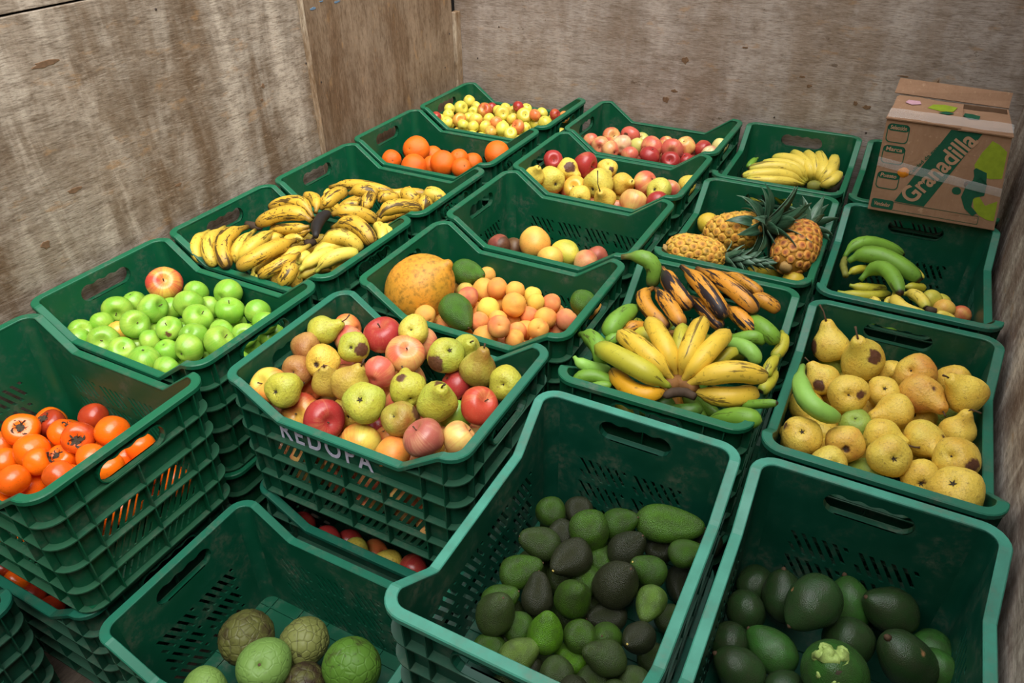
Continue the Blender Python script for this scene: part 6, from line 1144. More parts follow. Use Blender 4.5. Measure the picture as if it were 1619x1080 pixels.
('banana', 'R3', 'banana glimpsed low in the heap of the blackened banana crate', True, [([[1.3938, 1.0886, -0.0952], [1.3713, 1.1752, -0.0952], [1.4047, 1.2582, -0.0952]], 0.0175, 'yg')], None),
('banana', 'R3', 'banana glimpsed low in the heap of the blackened banana crate', True, [([[1.5032, 1.088, -0.099], [1.414, 1.0958, -0.099], [1.3469, 1.155, -0.099]], 0.0175, 'g')], None),
('banana', 'R3', 'banana glimpsed low in the heap of the blackened banana crate', True, [([[1.3368, 1.1426, -0.1113], [1.3898, 1.2146, -0.1113], [1.4753, 1.241, -0.1113]], 0.0175, 'bo')], None),
('banana', 'R3', 'banana glimpsed low in the heap of the blackened banana crate', True, [([[1.572, 0.9031, -0.1148], [1.5268, 0.9803, -0.1148], [1.5365, 1.0693, -0.1148]], 0.0175, 'g')], None),
('banana', 'R3', 'banana glimpsed low in the heap of the blackened banana crate', True, [([[1.5792, 1.1291, -0.119], [1.4916, 1.1108, -0.119], [1.4103, 1.1481, -0.119]], 0.0175, 'g')], None),
('banana', 'L4', 'banana glimpsed low in the heap of the fuller banana crate', True, [([[0.4668, 0.9701, -0.1179], [0.3828, 1.0009, -0.1179], [0.3335, 1.0755, -0.1179]], 0.0175, 's')], None),
('banana', 'L4', 'banana glimpsed low in the heap of the fuller banana crate', True, [([[0.1115, 1.1352, -0.1094], [0.1653, 1.2067, -0.1094], [0.251, 1.2323, -0.1094]], 0.0175, 's')], None),
('banana', 'L4', 'banana glimpsed low in the heap of the fuller banana crate', True, [([[0.2366, 1.1136, -0.1388], [0.2648, 1.1986, -0.1388], [0.3379, 1.2501, -0.1388]], 0.0175, 'ss')], None),
('banana', 'L4', 'banana glimpsed low in the heap of the fuller banana crate', True, [([[0.2405, 1.1003, -0.1068], [0.2897, 1.1751, -0.1068], [0.3736, 1.2061, -0.1068]], 0.0175, 'ss')], None),
('banana', 'L4', 'banana glimpsed low in the heap of the fuller banana crate', True, [([[0.2855, 1.0582, -0.1284], [0.2163, 1.1149, -0.1284], [0.1944, 1.2017, -0.1284]], 0.0175, 'ss')], None),
('banana', 'L4', 'banana glimpsed low in the heap of the fuller banana crate', True, [([[0.3169, 0.9669, -0.1223], [0.2829, 1.0496, -0.1223], [0.3047, 1.1364, -0.1223]], 0.0175, 'ss')], None),
('banana', 'L4', 'banana glimpsed low in the heap of the fuller banana crate', True, [([[0.2042, 1.0866, -0.1321], [0.2719, 1.1451, -0.1321], [0.3612, 1.1519, -0.1321]], 0.0175, 'y')], None),
('banana', 'L4', 'banana glimpsed low in the heap of the fuller banana crate', True, [([[0.2157, 1.0478, -0.1309], [0.2988, 1.081, -0.1309], [0.3854, 1.0583, -0.1309]], 0.0175, 'y')], None),
('banana', 'L4', 'banana glimpsed low in the heap of the fuller banana crate', True, [([[0.2155, 1.114, -0.1188], [0.2183, 1.2035, -0.1188], [0.2737, 1.2737, -0.1188]], 0.0175, 's')], None),
('banana', 'L4', 'banana glimpsed low in the heap of the fuller banana crate', True, [([[0.2436, 0.9552, -0.1241], [0.2578, 1.0435, -0.1241], [0.3218, 1.1062, -0.1241]], 0.0175, 'y')], None),
('banana', 'L4', 'banana glimpsed low in the heap of the fuller banana crate', True, [([[0.3963, 1.14, -0.1381], [0.3071, 1.1336, -0.1381], [0.2315, 1.1816, -0.1381]], 0.0175, 's')], None),
('banana', 'L4', 'banana glimpsed low in the heap of the fuller banana crate', True, [([[0.468, 1.1148, -0.1139], [0.3888, 1.1566, -0.1139], [0.35, 1.2373, -0.1139]], 0.0175, 'ss')], None),
('banana', 'L4', 'banana glimpsed low in the heap of the fuller banana crate', True, [([[0.2254, 0.9795, -0.125], [0.2023, 1.0659, -0.125], [0.235, 1.1492, -0.125]], 0.0175, 'y')], None),
('banana', 'L4', 'banana glimpsed low in the heap of the fuller banana crate', True, [([[0.3523, 0.9537, -0.1205], [0.2952, 1.0227, -0.1205], [0.2904, 1.112, -0.1205]], 0.0175, 's')], None),
('banana', 'L3', 'banana glimpsed low in the heap of the banana crate behind the fuller one', True, [([[0.3477, 1.377, -0.1109], [0.3502, 1.4661, -0.1109], [0.4054, 1.5366, -0.1109]], 0.0175, 'ss')], None),
('banana', 'L3', 'banana glimpsed low in the heap of the banana crate behind the fuller one', True, [([[0.3357, 1.4244, -0.1119], [0.3341, 1.5138, -0.1119], [0.3859, 1.5868, -0.1119]], 0.0175, 's')], None),
('banana', 'L3', 'banana glimpsed low in the heap of the banana crate behind the fuller one', True, [([[0.2837, 1.4504, -0.1148], [0.1947, 1.4411, -0.1148], [0.1176, 1.4865, -0.1148]], 0.0175, 'ss')], None),
('banana', 'L3', 'banana glimpsed low in the heap of the banana crate behind the fuller one', True, [([[0.2472, 1.5712, -0.1094], [0.2936, 1.6477, -0.1094], [0.3764, 1.6816, -0.1094]], 0.0175, 'ss')], None),
('banana', 'L3', 'banana glimpsed low in the heap of the banana crate behind the fuller one', True, [([[0.3395, 1.5339, -0.14], [0.3349, 1.6233, -0.14], [0.3843, 1.6979, -0.14]], 0.0175, 'ss')], None),
('banana', 'L3', 'banana glimpsed low in the heap of the banana crate behind the fuller one', True, [([[0.4528, 1.377, -0.1256], [0.415, 1.4463, -0.1256], [0.4329, 1.534, -0.1256]], 0.0175, 'ss')], None),
('banana', 'L3', 'banana glimpsed low in the heap of the banana crate behind the fuller one', True, [([[0.3271, 1.5824, -0.1238], [0.3852, 1.6505, -0.1238], [0.4724, 1.6707, -0.1238]], 0.0175, 'ss')], None),
('banana', 'L3', 'banana glimpsed low in the heap of the banana crate behind the fuller one', True, [([[0.1827, 1.5914, -0.1133], [0.2604, 1.6359, -0.1133], [0.3492, 1.6255, -0.1133]], 0.0175, 'ss')], None),
('banana', 'L3', 'banana glimpsed low in the heap of the banana crate behind the fuller one', True, [([[0.3051, 1.4188, -0.1296], [0.2379, 1.4778, -0.1296], [0.2189, 1.5653, -0.1296]], 0.0175, 's')], None),
('banana', 'L3', 'banana glimpsed low in the heap of the banana crate behind the fuller one', True, [([[0.3655, 1.4598, -0.1324], [0.3731, 1.549, -0.1324], [0.4321, 1.6162, -0.1324]], 0.0175, 'ss')], None),
('banana', 'L3', 'banana glimpsed low in the heap of the banana crate behind the fuller one', True, [([[0.1731, 1.4429, -0.1355], [0.1408, 1.5263, -0.1355], [0.1644, 1.6126, -0.1355]], 0.0175, 'ss')], None),
('banana', 'L3', 'banana glimpsed low in the heap of the banana crate behind the fuller one', True, [([[0.1929, 1.4977, -0.1319], [0.1053, 1.4792, -0.1319], [0.046, 1.5164, -0.1319]], 0.0175, 's')], None),
('banana', 'R1', 'banana glimpsed low in the heap of the ripe banana hand crate', True, [([[1.5311, 2.3093, -0.1807], [1.4608, 2.3648, -0.1807], [1.4373, 2.4511, -0.1807]], 0.0175, 'yg')], None),
('banana', 'R1', 'banana glimpsed low in the heap of the ripe banana hand crate', True, [([[1.4971, 2.2972, -0.1613], [1.4568, 2.3771, -0.1613], [1.4719, 2.4653, -0.1613]], 0.0175, 'yg')], None),
('banana', 'R1', 'banana glimpsed low in the heap of the ripe banana hand crate', True, [([[1.5381, 2.3534, -0.1668], [1.4709, 2.4124, -0.1668], [1.4519, 2.4999, -0.1668]], 0.0175, 'y')], None),
('banana', 'R1', 'banana glimpsed low in the heap of the ripe banana hand crate', True, [([[1.5534, 2.2868, -0.1725], [1.5157, 2.368, -0.1725], [1.5337, 2.4556, -0.1725]], 0.0175, 'y')], None),
('banana', 'R1', 'banana glimpsed low in the heap of the ripe banana hand crate', True, [([[1.4148, 2.3211, -0.1527], [1.4169, 2.4106, -0.1527], [1.4719, 2.4812, -0.1527]], 0.0175, 'y')], None),
('banana', 'R1', 'banana glimpsed low in the heap of the ripe banana hand crate', True, [([[1.634, 2.1473, -0.154], [1.5539, 2.1536, -0.154], [1.4858, 2.2118, -0.154]], 0.0175, 'yg')], None),
('banana', 'R1', 'banana glimpsed low in the heap of the ripe banana hand crate', True, [([[1.5326, 2.203, -0.1634], [1.4431, 2.2043, -0.1634], [1.3719, 2.2585, -0.1634]], 0.0175, 'yg')], None),
('banana', 'Q2', 'banana glimpsed low in the heap of the green banana crate', True, [([[1.836, 1.6406, -0.1852], [1.8967, 1.7064, -0.1852], [1.9846, 1.7232, -0.1852]], 0.0175, 'g')], None),
('banana', 'Q2', 'banana glimpsed low in the heap of the green banana crate', True, [([[1.821, 1.452, -0.1698], [1.8111, 1.539, -0.1698], [1.8559, 1.6164, -0.1698]], 0.0175, 'g')], None),
('banana', 'Q2', 'banana glimpsed low in the heap of the green banana crate', True, [([[1.8146, 1.6183, -0.1909], [1.8739, 1.6853, -0.1909], [1.9614, 1.7039, -0.1909]], 0.0175, 'g')], None),
('banana', 'Q2', 'banana glimpsed low in the heap of the green banana crate', True, [([[1.9473, 1.5304, -0.185], [1.8579, 1.5321, -0.185], [1.7869, 1.5867, -0.185]], 0.0175, 'yg')], None),
('banana', 'Q2', 'banana glimpsed low in the heap of the green banana crate', True, [([[1.9174, 1.4921, -0.1802], [1.8502, 1.5513, -0.1802], [1.8314, 1.6388, -0.1802]], 0.0175, 'g')], None),
('banana', 'Q2', 'banana glimpsed low in the heap of the green banana crate', True, [([[1.7727, 1.5848, -0.1666], [1.7901, 1.6726, -0.1666], [1.8562, 1.7328, -0.1666]], 0.0175, 'yg')], None),
('banana', 'Q2', 'banana glimpsed low in the heap of the green banana crate', True, [([[1.9562, 1.5789, -0.1669], [1.8702, 1.554, -0.1669], [1.7863, 1.585, -0.1669]], 0.0175, 'g')], None),
('banana', 'Q2', 'banana glimpsed low in the heap of the green banana crate', True, [([[1.9811, 1.5012, -0.1762], [1.8943, 1.523, -0.1762], [1.8374, 1.5921, -0.1762]], 0.0175, 'yg')], None),
('banana', 'Q2', 'banana glimpsed low in the heap of the green banana crate', True, [([[1.9239, 1.5137, -0.1667], [1.8962, 1.5988, -0.1667], [1.9245, 1.6837, -0.1667]], 0.0175, 'g')], None),
]
# ------------------------------------------------------------------ fruit: materials
def rotmask(t, vec):
    """bruise: a patch round the direction held in the object's own 'rotdir' property"""
    rd = t.attr('rotdir'); rs = t.attr('rotsize')
    nv = t.node('ShaderNodeVectorMath', operation='NORMALIZE'); tc = t.node('ShaderNodeTexCoord'); t.lk(tc.outputs['Object'], nv.inputs[0])
    ds = t.node('ShaderNodeVectorMath', operation='DISTANCE'); t.lk(nv.outputs[0], ds.inputs[0]); t.lk(rd.outputs['Vector'], ds.inputs[1])
    wob = t.math('MULTIPLY', t.math('SUBTRACT', t.noise(vec, 3.5, 4), 0.5), 0.5)
    d = t.math('ADD', ds.outputs['Value'], wob)
    return t.math('MULTIPLY', t.math('SUBTRACT', rs.outputs['Fac'], d), 8.0, clamp=True)
def mat_fruit(name, speck=(0.25, 0.16, 0.06), speck_amt=0.25, speck_scale=22, rough=0.38, spec=0.4, rust=0.0, rust_col=(0.20, 0.10, 0.035), rust_t=(0.56, 0.70), streak=False, mottled=0.15, hi=(0.75, 0.72, 0.35), bump=0.05, bump_scale=30, bruise=(0.075, 0.03, 0.015), line=0.0):
    t = NT(name); v = t.coords('Object'); v0 = t.coords('Object', rnd=False); oi = t.info()
    bl = t.attr('blush'); bc = t.attr('blushcol')
    base = oi.outputs['Color']
    n1 = t.noise(v, 2.0, 4, 0.55); n2 = t.noise(v, 7, 5, 0.6)
    base = t.mix(t.math('MULTIPLY', n1, mottled*2), base, t.mix(0.45, base, hi))
    # blush on one cheek, streaked along the meridians
    xyz = t.sep(v0); cmb = t.node('ShaderNodeCombineXYZ'); nrm = t.node('ShaderNodeVectorMath', operation='NORMALIZE')
    t.lk(xyz[0], cmb.inputs[0]); t.lk(xyz[1], cmb.inputs[1]); t.lk(cmb.outputs[0], nrm.inputs[0])
    sv = t.node('ShaderNodeVectorMath', operation='ADD'); t.lk(nrm.outputs[0], sv.inputs[0])
    ml = t.math('MULTIPLY', oi.outputs['Random'], 19.0); t.lk(ml, sv.inputs[1])
    stv = t.noise(sv.outputs[0], 7.5, 5, 0.75); cheek = t.noise(v, 0.75, 2, 0.5)
    mk = t.math('ADD', t.math('MULTIPLY', t.math('SUBTRACT', cheek, 0.5), 2.4), t.math('SUBTRACT', t.math('MULTIPLY', bl.outputs['Fac'], 1.5), 0.75))
    if streak: mk = t.math('ADD', mk, t.math('MULTIPLY', t.math('SUBTRACT', stv, 0.5), 1.3))
    mk = t.math('MULTIPLY', t.math('ADD', t.math('MULTIPLY', mk, 1.1), 0.5, clamp=True), t.math('MULTIPLY', bl.outputs['Fac'], 4.0, clamp=True))
    c = t.mix(mk, base, bc.outputs['Color'])
    if rust: c = t.mix(t.math('MULTIPLY', t.ramp(n2, [(rust_t[0], 0.0), (rust_t[1], 1.0)]), rust), c, rust_col)
    if line:
        ln = t.noise(t.coords('Object', (1, 1, 3)), 4.0, 3, 0.5, 1.2)
        c = t.mix(t.math('MULTIPLY', t.ramp(ln, [(0.485, 0.0), (0.5, 1.0), (0.515, 0.0)]), line), c, (0.10, 0.05, 0.02))
    sp = t.voro(v, speck_scale).outputs['Distance']
    c = t.mix(t.math('MULTIPLY', t.ramp(sp, [(0.10, 1.0), (0.20, 0.0)]), speck_amt), c, speck)
    c = t.mix(rotmask(t, v), c, t.mix(t.noise(v, 5, 5, 0.7), tuple(k*0.35 for k in bruise), tuple(min(1, k*2.6) for k in bruise)))
    if bump: t.bump(t.noise(v, bump_scale, 3), bump, 0.02)
    return t.done(c, rough, spec)
M_APPLE = mat_fruit('apple_skin', (0.75, 0.62, 0.35), 0.30, 18, 0.28, 0.45, 0.18, streak=True, bump=0.03, bump_scale=12)
M_PEAR = mat_fruit('pear_skin', (0.14, 0.075, 0.015), 0.75, 30, 0.42, 0.35, 0.55, (0.24, 0.115, 0.03), bump=0.18, bump_scale=7, line=0.55)
M_ORANGE = mat_fruit('orange_peel', hi=(0.8, 0.22, 0.02), speck=(0.75, 0.20, 0.02), speck_amt=0.3, speck_scale=20, rough=0.40, spec=0.4, rust=0, bump=0.25, bump_scale=34)
M_PERS = mat_fruit('persimmon_skin', hi=(0.85, 0.25, 0.01), speck=(0.10, 0.03, 0.01), speck_amt=0.3, speck_scale=6, rough=0.24, spec=0.5, rust=0.16, rust_col=(0.13, 0.03, 0.012), bump=0.03, bump_scale=8)
M_APRI = mat_fruit('apricot_skin', (0.45, 0.12, 0.03), 0.30, 14, 0.60, 0.2, 0.22, (0.38, 0.15, 0.06), bump=0.04)
M_MANGO = mat_fruit('mango_skin', (0.10, 0.05, 0.015), 0.5, 9, 0.42, 0.35, 0.22, (0.18, 0.08, 0.03), bump=0.04)
M_PAPAYA = mat_fruit('papaya_skin', (0.10, 0.06, 0.02), 0.5, 34, 0.50, 0.3, 0.85, (0.17, 0.10, 0.015), rust_t=(0.46, 0.72), bump=0.05, bump_scale=8)
M_EGG = mat_fruit('eggplant_skin', (0.02, 0.015, 0.02), 0.1, 20, 0.25, 0.5, 0, bump=0)
def mat_avocado(name, rough, pit, yellow, bumps):
    t = NT(name); v = t.coords('Object'); oi = t.info(); base = oi.outputs['Color']
    n1 = t.noise(v, 1.6, 5, 0.6); n2 = t.noise(v, 12, 4, 0.6); vr = t.voro(v, 24).outputs['Distance']
    c = t.mix(t.ramp(n1, [(0.38, 0.0), (0.66, 0.8)]), base, t.mix(0.6, base, (0.034, 0.034, 0.020)))
    c = t.mix(t.math('MULTIPLY', t.ramp(vr, [(0.08, 1.0), (0.22, 0.0)]), 0.22), c, yellow)
    c = t.mix(t.math('MULTIPLY', t.ramp(n2, [(0.60, 0.0), (0.72, 1.0)]), 0.30), c, (0.085, 0.080, 0.042))
    c = t.mix(rotmask(t, v), c, (0.42, 0.20, 0.09))
    t.bump(t.math('ADD', t.math('MULTIPLY', vr, pit), t.math('MULTIPLY', n2, 0.4)), bumps, 0.03)
    return t.done(c, rough, 0.32)
M_AVO = mat_avocado('avocado_skin', 0.38, 1.0, (0.15, 0.20, 0.045), 0.38)
M_SQUASH = mat_avocado('squash_skin', 0.27, 0.4, (0.06, 0.13, 0.03), 0.18)
def mat_cheri():
    t = NT('cherimoya_skin'); v = t.coords('Object', rnd=False); vr_ = t.coords('Object'); oi = t.info(); base = oi.outputs['Color']
    e = t.voro(v, 3.1, 'DISTANCE_TO_EDGE', 0.85).outputs['Distance']; n1 = t.noise(vr_, 1.5, 5, 0.65); n2 = t.noise(vr_, 6, 5, 0.6)
    c = t.mix(t.math('MULTIPLY', t.ramp(e, [(0.0, 0.9), (0.035, 0.0)]), t.attr('scaly').outputs['Fac']), base, (0.035, 0.030, 0.014))
    br = t.attr('blush')
    mk = t.math('ADD', t.math('MULTIPLY', n1, 1.6), t.math('SUBTRACT', br.outputs['Fac'], 1.25))
    c = t.mix(t.math('MULTIPLY', mk, 3.0, clamp=True), c, (0.040, 0.025, 0.014))
    c = t.mix(t.math('MULTIPLY', t.ramp(n2, [(0.62, 0.0), (0.70, 1.0)]), 0.7), c, (0.03, 0.026, 0.016))
    t.bump(t.math('MULTIPLY', t.ramp(e, [(0.0, 0.0), (0.12, 1.0)]), t.attr('scaly').outputs['Fac']), 0.25, 0.03)
    return t.done(c, 0.5, 0.3)
M_CHERI = mat_cheri()
M_STALK = mat_flat('dry_stalk', (0.085, 0.050, 0.028), 0.75, 0.2, 0.35, 60)
M_SCAR = mat_flat('stalk_scar', (0.50, 0.38, 0.10), 0.7, 0.2, 0.4, 60)
M_CALYX = mat_flat('dry_calyx', (0.060, 0.045, 0.030), 0.8, 0.2, 0.4, 40)
M_FLESH = mat_flat('torn_green_flesh', (0.34, 0.46, 0.12), 0.6, 0.3, 0.5, 25)

# ------------------------------------------------------------------ fruit: shapes (unit belly radius, stalk end at +Z)
def lathe(name, prof, seg=24, fn=None):
    vs = []; fs = []; n = len(prof)
    vs.append((0, 0, prof[0][1]))
    for r, z in prof[1:-1]:
        for j in range(seg):
            a = 2*math.pi*j/seg; vs.append((r*math.cos(a), r*math.sin(a), z))
    vs.append((0, 0, prof[-1][1]))
    for j in range(seg): fs.append([0, 1+j, 1+(j+1) % seg])
    for i in range(n-3):
        for j in range(seg):
            a = 1+i*seg; fs.append([a+j, a+seg+j, a+seg+(j+1) % seg, a+(j+1) % seg])
    a = 1+(n-3)*seg
    for j in range(seg): fs.append([a+j, len(vs)-1, a+(j+1) % seg])
    if fn: vs = [fn(Vector(p)) for p in vs]
    return pydata(name, vs, fs, True)
def lump(amp, sc, seed):
    off = Vector((seed*3.1, seed*1.7, seed*2.3))
    def g(p):
        d = mnoise.noise(p*sc + off); L = p.length
        return p*(1 + amp*d) if L > 1e-6 else p
    return g
def prof_apple(n=18):
    out = []
    for i in range(n+1):
        th = math.pi*i/n
        r = math.sin(th)*(1 + 0.07*math.cos(th)); z = 0.90*math.cos(th) - 0.34*math.exp(-(th/0.34)**2) + 0.20*math.exp(-((math.pi-th)/0.28)**2)
        out.append((r, z))
    return out
def prof_pts(pts, n=18):
    """smooth profile through (r, z) points, Catmull-Rom"""
    P = [pts[0]] + pts + [pts[-1]]; out = []; m = len(pts)-1
    for i in range(n+1):
        u = i/n*m; k = min(int(u), m-1); f = u-k; a, b, c, d = P[k], P[k+1], P[k+2], P[k+3]
        q = [0.5*((2*b[j]) + (-a[j]+c[j])*f + (2*a[j]-5*b[j]+4*c[j]-d[j])*f*f + (-a[j]+3*b[j]-3*c[j]+d[j])*f**3) for j in (0, 1)]
        out.append((max(0.0, q[0]), q[1]))
    return out
PR = {
 'pear': [(0, 1.40), (0.22, 1.42), (0.36, 1.22), (0.52, 0.86), (0.84, 0.42), (1.0, -0.05), (0.90, -0.52), (0.55, -0.84), (0.20, -0.88), (0, -0.72)],
 'avocado': [(0, 1.72), (0.15, 1.70), (0.31, 1.60), (0.51, 1.34), (0.75, 0.90), (0.95, 0.40), (1.0, -0.05), (0.90, -0.52), (0.60, -0.86), (0.25, -0.99), (0, -1.0)],
 'squash': [(0, 1.45), (0.13, 1.435), (0.28, 1.36), (0.53, 1.15), (0.80, 0.78), (0.96, 0.36), (1.0, -0.05), (0.92, -0.55), (0.66, -0.95), (0.28, -1.15), (0, -1.18)],
 'papaya': [(0, 1.30), (0.10, 1.28), (0.22, 1.12), (0.55, 0.92), (0.88, 0.50), (1.0, -0.02), (0.94, -0.5), (0.70, -0.92), (0.32, -1.13), (0, -1.16)],
 'mango': [(0, 1.12), (0.30, 1.07), (0.62, 0.82), (0.90, 0.42), (1.0, 0.0), (0.92, -0.42), (0.66, -0.80), (0.32, -1.03), (0, -1.08)],
 'eggplant': [(0, 2.0), (0.30, 1.95), (0.55, 1.55), (0.75, 0.9), (0.96, 0.3), (1.0, -0.1), (0.86, -0.6), (0.5, -0.9), (0, -1.0)],
 'orange': [(0, 0.90), (0.10, 0.94), (0.40, 0.90), (0.72, 0.68), (0.95, 0.30), (1.0, 0.0), (0.95, -0.30), (0.72, -0.69), (0.40, -0.91), (0, -0.97)],
 'persimmon': [(0, 0.60), (0.25, 0.70), (0.58, 0.74), (0.88, 0.52), (1.0, 0.10), (0.93, -0.35), (0.68, -0.70), (0.35, -0.86), (0, -0.90)],
 'apricot': [(0, 0.80), (0.14, 0.88), (0.42, 0.87), (0.74, 0.66), (0.96, 0.28), (1.0, 0.0), (0.95, -0.30), (0.72, -0.68), (0.40, -0.90), (0, -0.96)],
 'cherimoya': [(0, 0.78), (0.16, 0.92), (0.45, 0.93), (0.78, 0.68), (0.98, 0.28), (1.0, -0.05), (0.92, -0.42), (0.70, -0.75), (0.38, -0.98), (0, -1.06)],
}
def crease(p):
    a = math.atan2(p.y, p.x); return p*(1 - 0.07*math.exp(-(a/0.22)**2)*max(0.0, 1 - (abs(p.z))**6))
SHAPE = {}
for k in range(4): SHAPE.setdefault('apple', []).append(lathe('apple', prof_apple(), 26, lump(0.10, 0.9, k+1)))
for k in range(5): SHAPE.setdefault('pear', []).append(lathe('pear', prof_pts(PR['pear'], 20), 24, lump(0.16, 1.0, k+11)))
for k in range(4): SHAPE.setdefault('avocado', []).append(lathe('avocado', prof_pts(PR['avocado'], 30), 28, lump(0.09, 0.9, k+21)))
for k in range(3): SHAPE.setdefault('squash', []).append(lathe('squash', prof_pts(PR['squash'], 30), 28, lump(0.10, 0.9, k+31)))
SHAPE['papaya'] = [lathe('papaya', prof_pts(PR['papaya'], 24), 32, lump(0.06, 0.9, 41))]
for k in range(3): SHAPE.setdefault('mango', []).append(lathe('mango', prof_pts(PR['mango'], 18), 24, lump(0.14, 0.8, k+51)))
SHAPE['eggplant'] = [lathe('eggplant', prof_pts(PR['eggplant'], 20), 22)]
for k in range(2): SHAPE.setdefault('orange', []).append(lathe('orange', prof_pts(PR['orange'], 20), 28, lump(0.06, 0.9, k+61)))
def four(sd):
    g = lump(0.06, 0.9, sd)
    def q(p):
        a = math.atan2(p.y, p.x); s = 1 + 0.025*math.cos(4*a); p = Vector((p.x*s, p.y*s, p.z)); return g(p)
    return q
for k in range(3): SHAPE.setdefault('persimmon', []).append(lathe('persimmon', prof_pts(PR['persimmon'], 18), 28, four(k+71)))
for k in range(3): SHAPE.setdefault('apricot', []).append(lathe('apricot', prof_pts(PR['apricot'], 16), 24, lambda p, q=lump(0.10, 0.9, k+81): q(crease(p))))
def scaly(sd):
    g = lump(0.10, 0.8, sd)
    def q(p):
        d, pts = mnoise.voronoi(p*3.1, distance_metric='DISTANCE', exponent=2.5)
        e = d[1]-d[0]; return g(p*(1 + (0.030 if sd == 91 else 0.007)*min(1.0, e*3.0) - 0.012))
    return q
for k in range(3): SHAPE.setdefault('cherimoya', []).append(lathe('cherimoya', prof_pts(PR['cherimoya'], 40), 56, scaly(k+91)))
FM = {'apple': M_APPLE, 'pear': M_PEAR, 'avocado': M_AVO, 'squash': M_SQUASH, 'papaya': M_PAPAYA, 'mango': M_MANGO, 'eggplant': M_EGG, 'orange': M_ORANGE, 'persimmon': M_PERS, 'apricot': M_APRI, 'cherimoya': M_CHERI}
for k, L in SHAPE.items():
    for me in L: me.materials.append(FM[k])
def tube(name, pts, rads, seg=7, mat=None, caps=True):
    vs = []; fs = []; n = len(pts); pts = [Vector(p) for p in pts]
    t0 = (pts[1]-pts[0]).normalized(); a = t0.orthogonal().normalized()
    for i, p in enumerate(pts):
        t = (pts[min(i+1, n-1)] - pts[max(i-1, 0)]).normalized(); a = (a - t*a.dot(t)).normalized(); b = t.cross(a)
        for j in range(seg):
            q = 2*math.pi*j/seg; vs.append(p + (a*math.cos(q) + b*math.sin(q))*rads[i])
    for i in range(n-1):
        for j in range(seg): fs.append([i*seg+j, i*seg+(j+1) % seg, (i+1)*seg+(j+1) % seg, (i+1)*seg+j])
    if caps: fs.append(list(reversed(range(seg)))); fs.append([(n-1)*seg+j for j in range(seg)])
    me = pydata(name, vs, fs, True)
    if mat: me.materials.append(mat)
    return me
STEM_APPLE = tube('stem', [(0, 0, 0.48), (0.01, 0.02, 0.66), (0.06, 0.04, 0.82)], [0.035, 0.028, 0.045], 6, M_STALK)
STEM_PEAR = tube('stem', [(0, 0, 1.30), (0.02, 0.02, 1.52), (0.10, 0.05, 1.72)], [0.055, 0.04, 0.06], 6, M_STALK)
def star(name, r0, r1, n, z, mat, curl=0.1, thick=0.02):
    vs = [(0, 0, z)]; fs = []
    for j in range(2*n):
        a = math.pi*j/n; r = r1 if j % 2 == 0 else r0
        vs.append((r*math.cos(a), r*math.sin(a), z + (curl if j % 2 == 0 else 0.0)))
    for j in range(2*n): fs.append([0, 1+j, 1+(j+1) % (2*n)])
    bm = bmesh.new(); me = pydata(name, vs, fs); bm.from_mesh(me); bpy.data.meshes.remove(me)
    ex = bmesh.ops.extrude_face_region(bm, geom=bm.faces[:])
    for e in ex['geom']:
        if isinstance(e, bmesh.types.BMVert): e.co.z += thick
    me = to_mesh(bm, name); me.materials.append(mat); return me
CAL_APPLE = star('calyx', 0.04, 0.11, 5, -0.705, M_CALYX, -0.06, -0.015)
CAL_PEAR = star('calyx', 0.06, 0.16, 5, -0.765, M_CALYX, -0.08, -0.02)
def dry_calyx():
    vs = [(0, 0, 0.70)]; fs = []; n = 24; rr = random.Random(8)
    for ring, k in ((1, 0.35), (2, 0.72), (3, 1.0)):
        for j in range(n):
            a = 2*math.pi*j/n; lobe = 0.20 + 0.32*abs(math.cos(2*a))**0.7 + 0.05*rr.uniform(-1, 1)
            vs.append((k*lobe*math.cos(a), k*lobe*math.sin(a), 0.66 + 0.05*k + (0.14*k**3*rr.random() if ring == 3 else 0.02*rr.random())))
    for j in range(n): fs.append([0, 1+j, 1+(j+1) % n])
    for r_ in range(2):
        for j in range(n):
            a, b = 1+r_*n, 1+(r_+1)*n; fs.append([a+j, b+j, b+(j+1) % n, a+(j+1) % n])
    m_ = len(vs); vs += [(x, y, z-0.03) for x, y, z in vs]; fs += [[m_+i for i in reversed(q)] for q in fs]
    a = 1+2*n
    for j in range(n): fs.append([a+j, m_+a+j, m_+a+(j+1) % n, a+(j+1) % n])
    me = pydata('calyx', vs, fs); me.materials.append(M_CALYX); return me
CAL_PERS = dry_calyx()
CAL_EGG = star('calyx', 0.30, 0.62, 5, 1.98, M_CALYX, -0.5, 0.04)
SCAR_AVO = tube('stalk_scar', [(0, 0, 1.60), (0, 0, 1.735)], [0.10, 0.055], 9, M_SCAR)
SCAR_AVO2 = tube('stalk_scar', [(0, 0, 1.60), (0, 0, 1.73)], [0.09, 0.05], 9, M_STALK)
SCAR_ORANGE = star('stalk_button', 0.04, 0.09, 5, 0.905, M_CALYX, 0.005, 0.02)
SCAR_CHERI = tube('stalk_scar', [(0, 0, 0.70), (0, 0, 0.815)], [0.10, 0.09], 9, M_STALK)
TIP_SQUASH = tube('withered_tip', [(0, 0, 1.34), (0.02, 0, 1.46), (0.05, 0.02, 1.53)], [0.16, 0.11, 0.05], 8, M_STALK)
NAVEL_MAT = M_CALYX

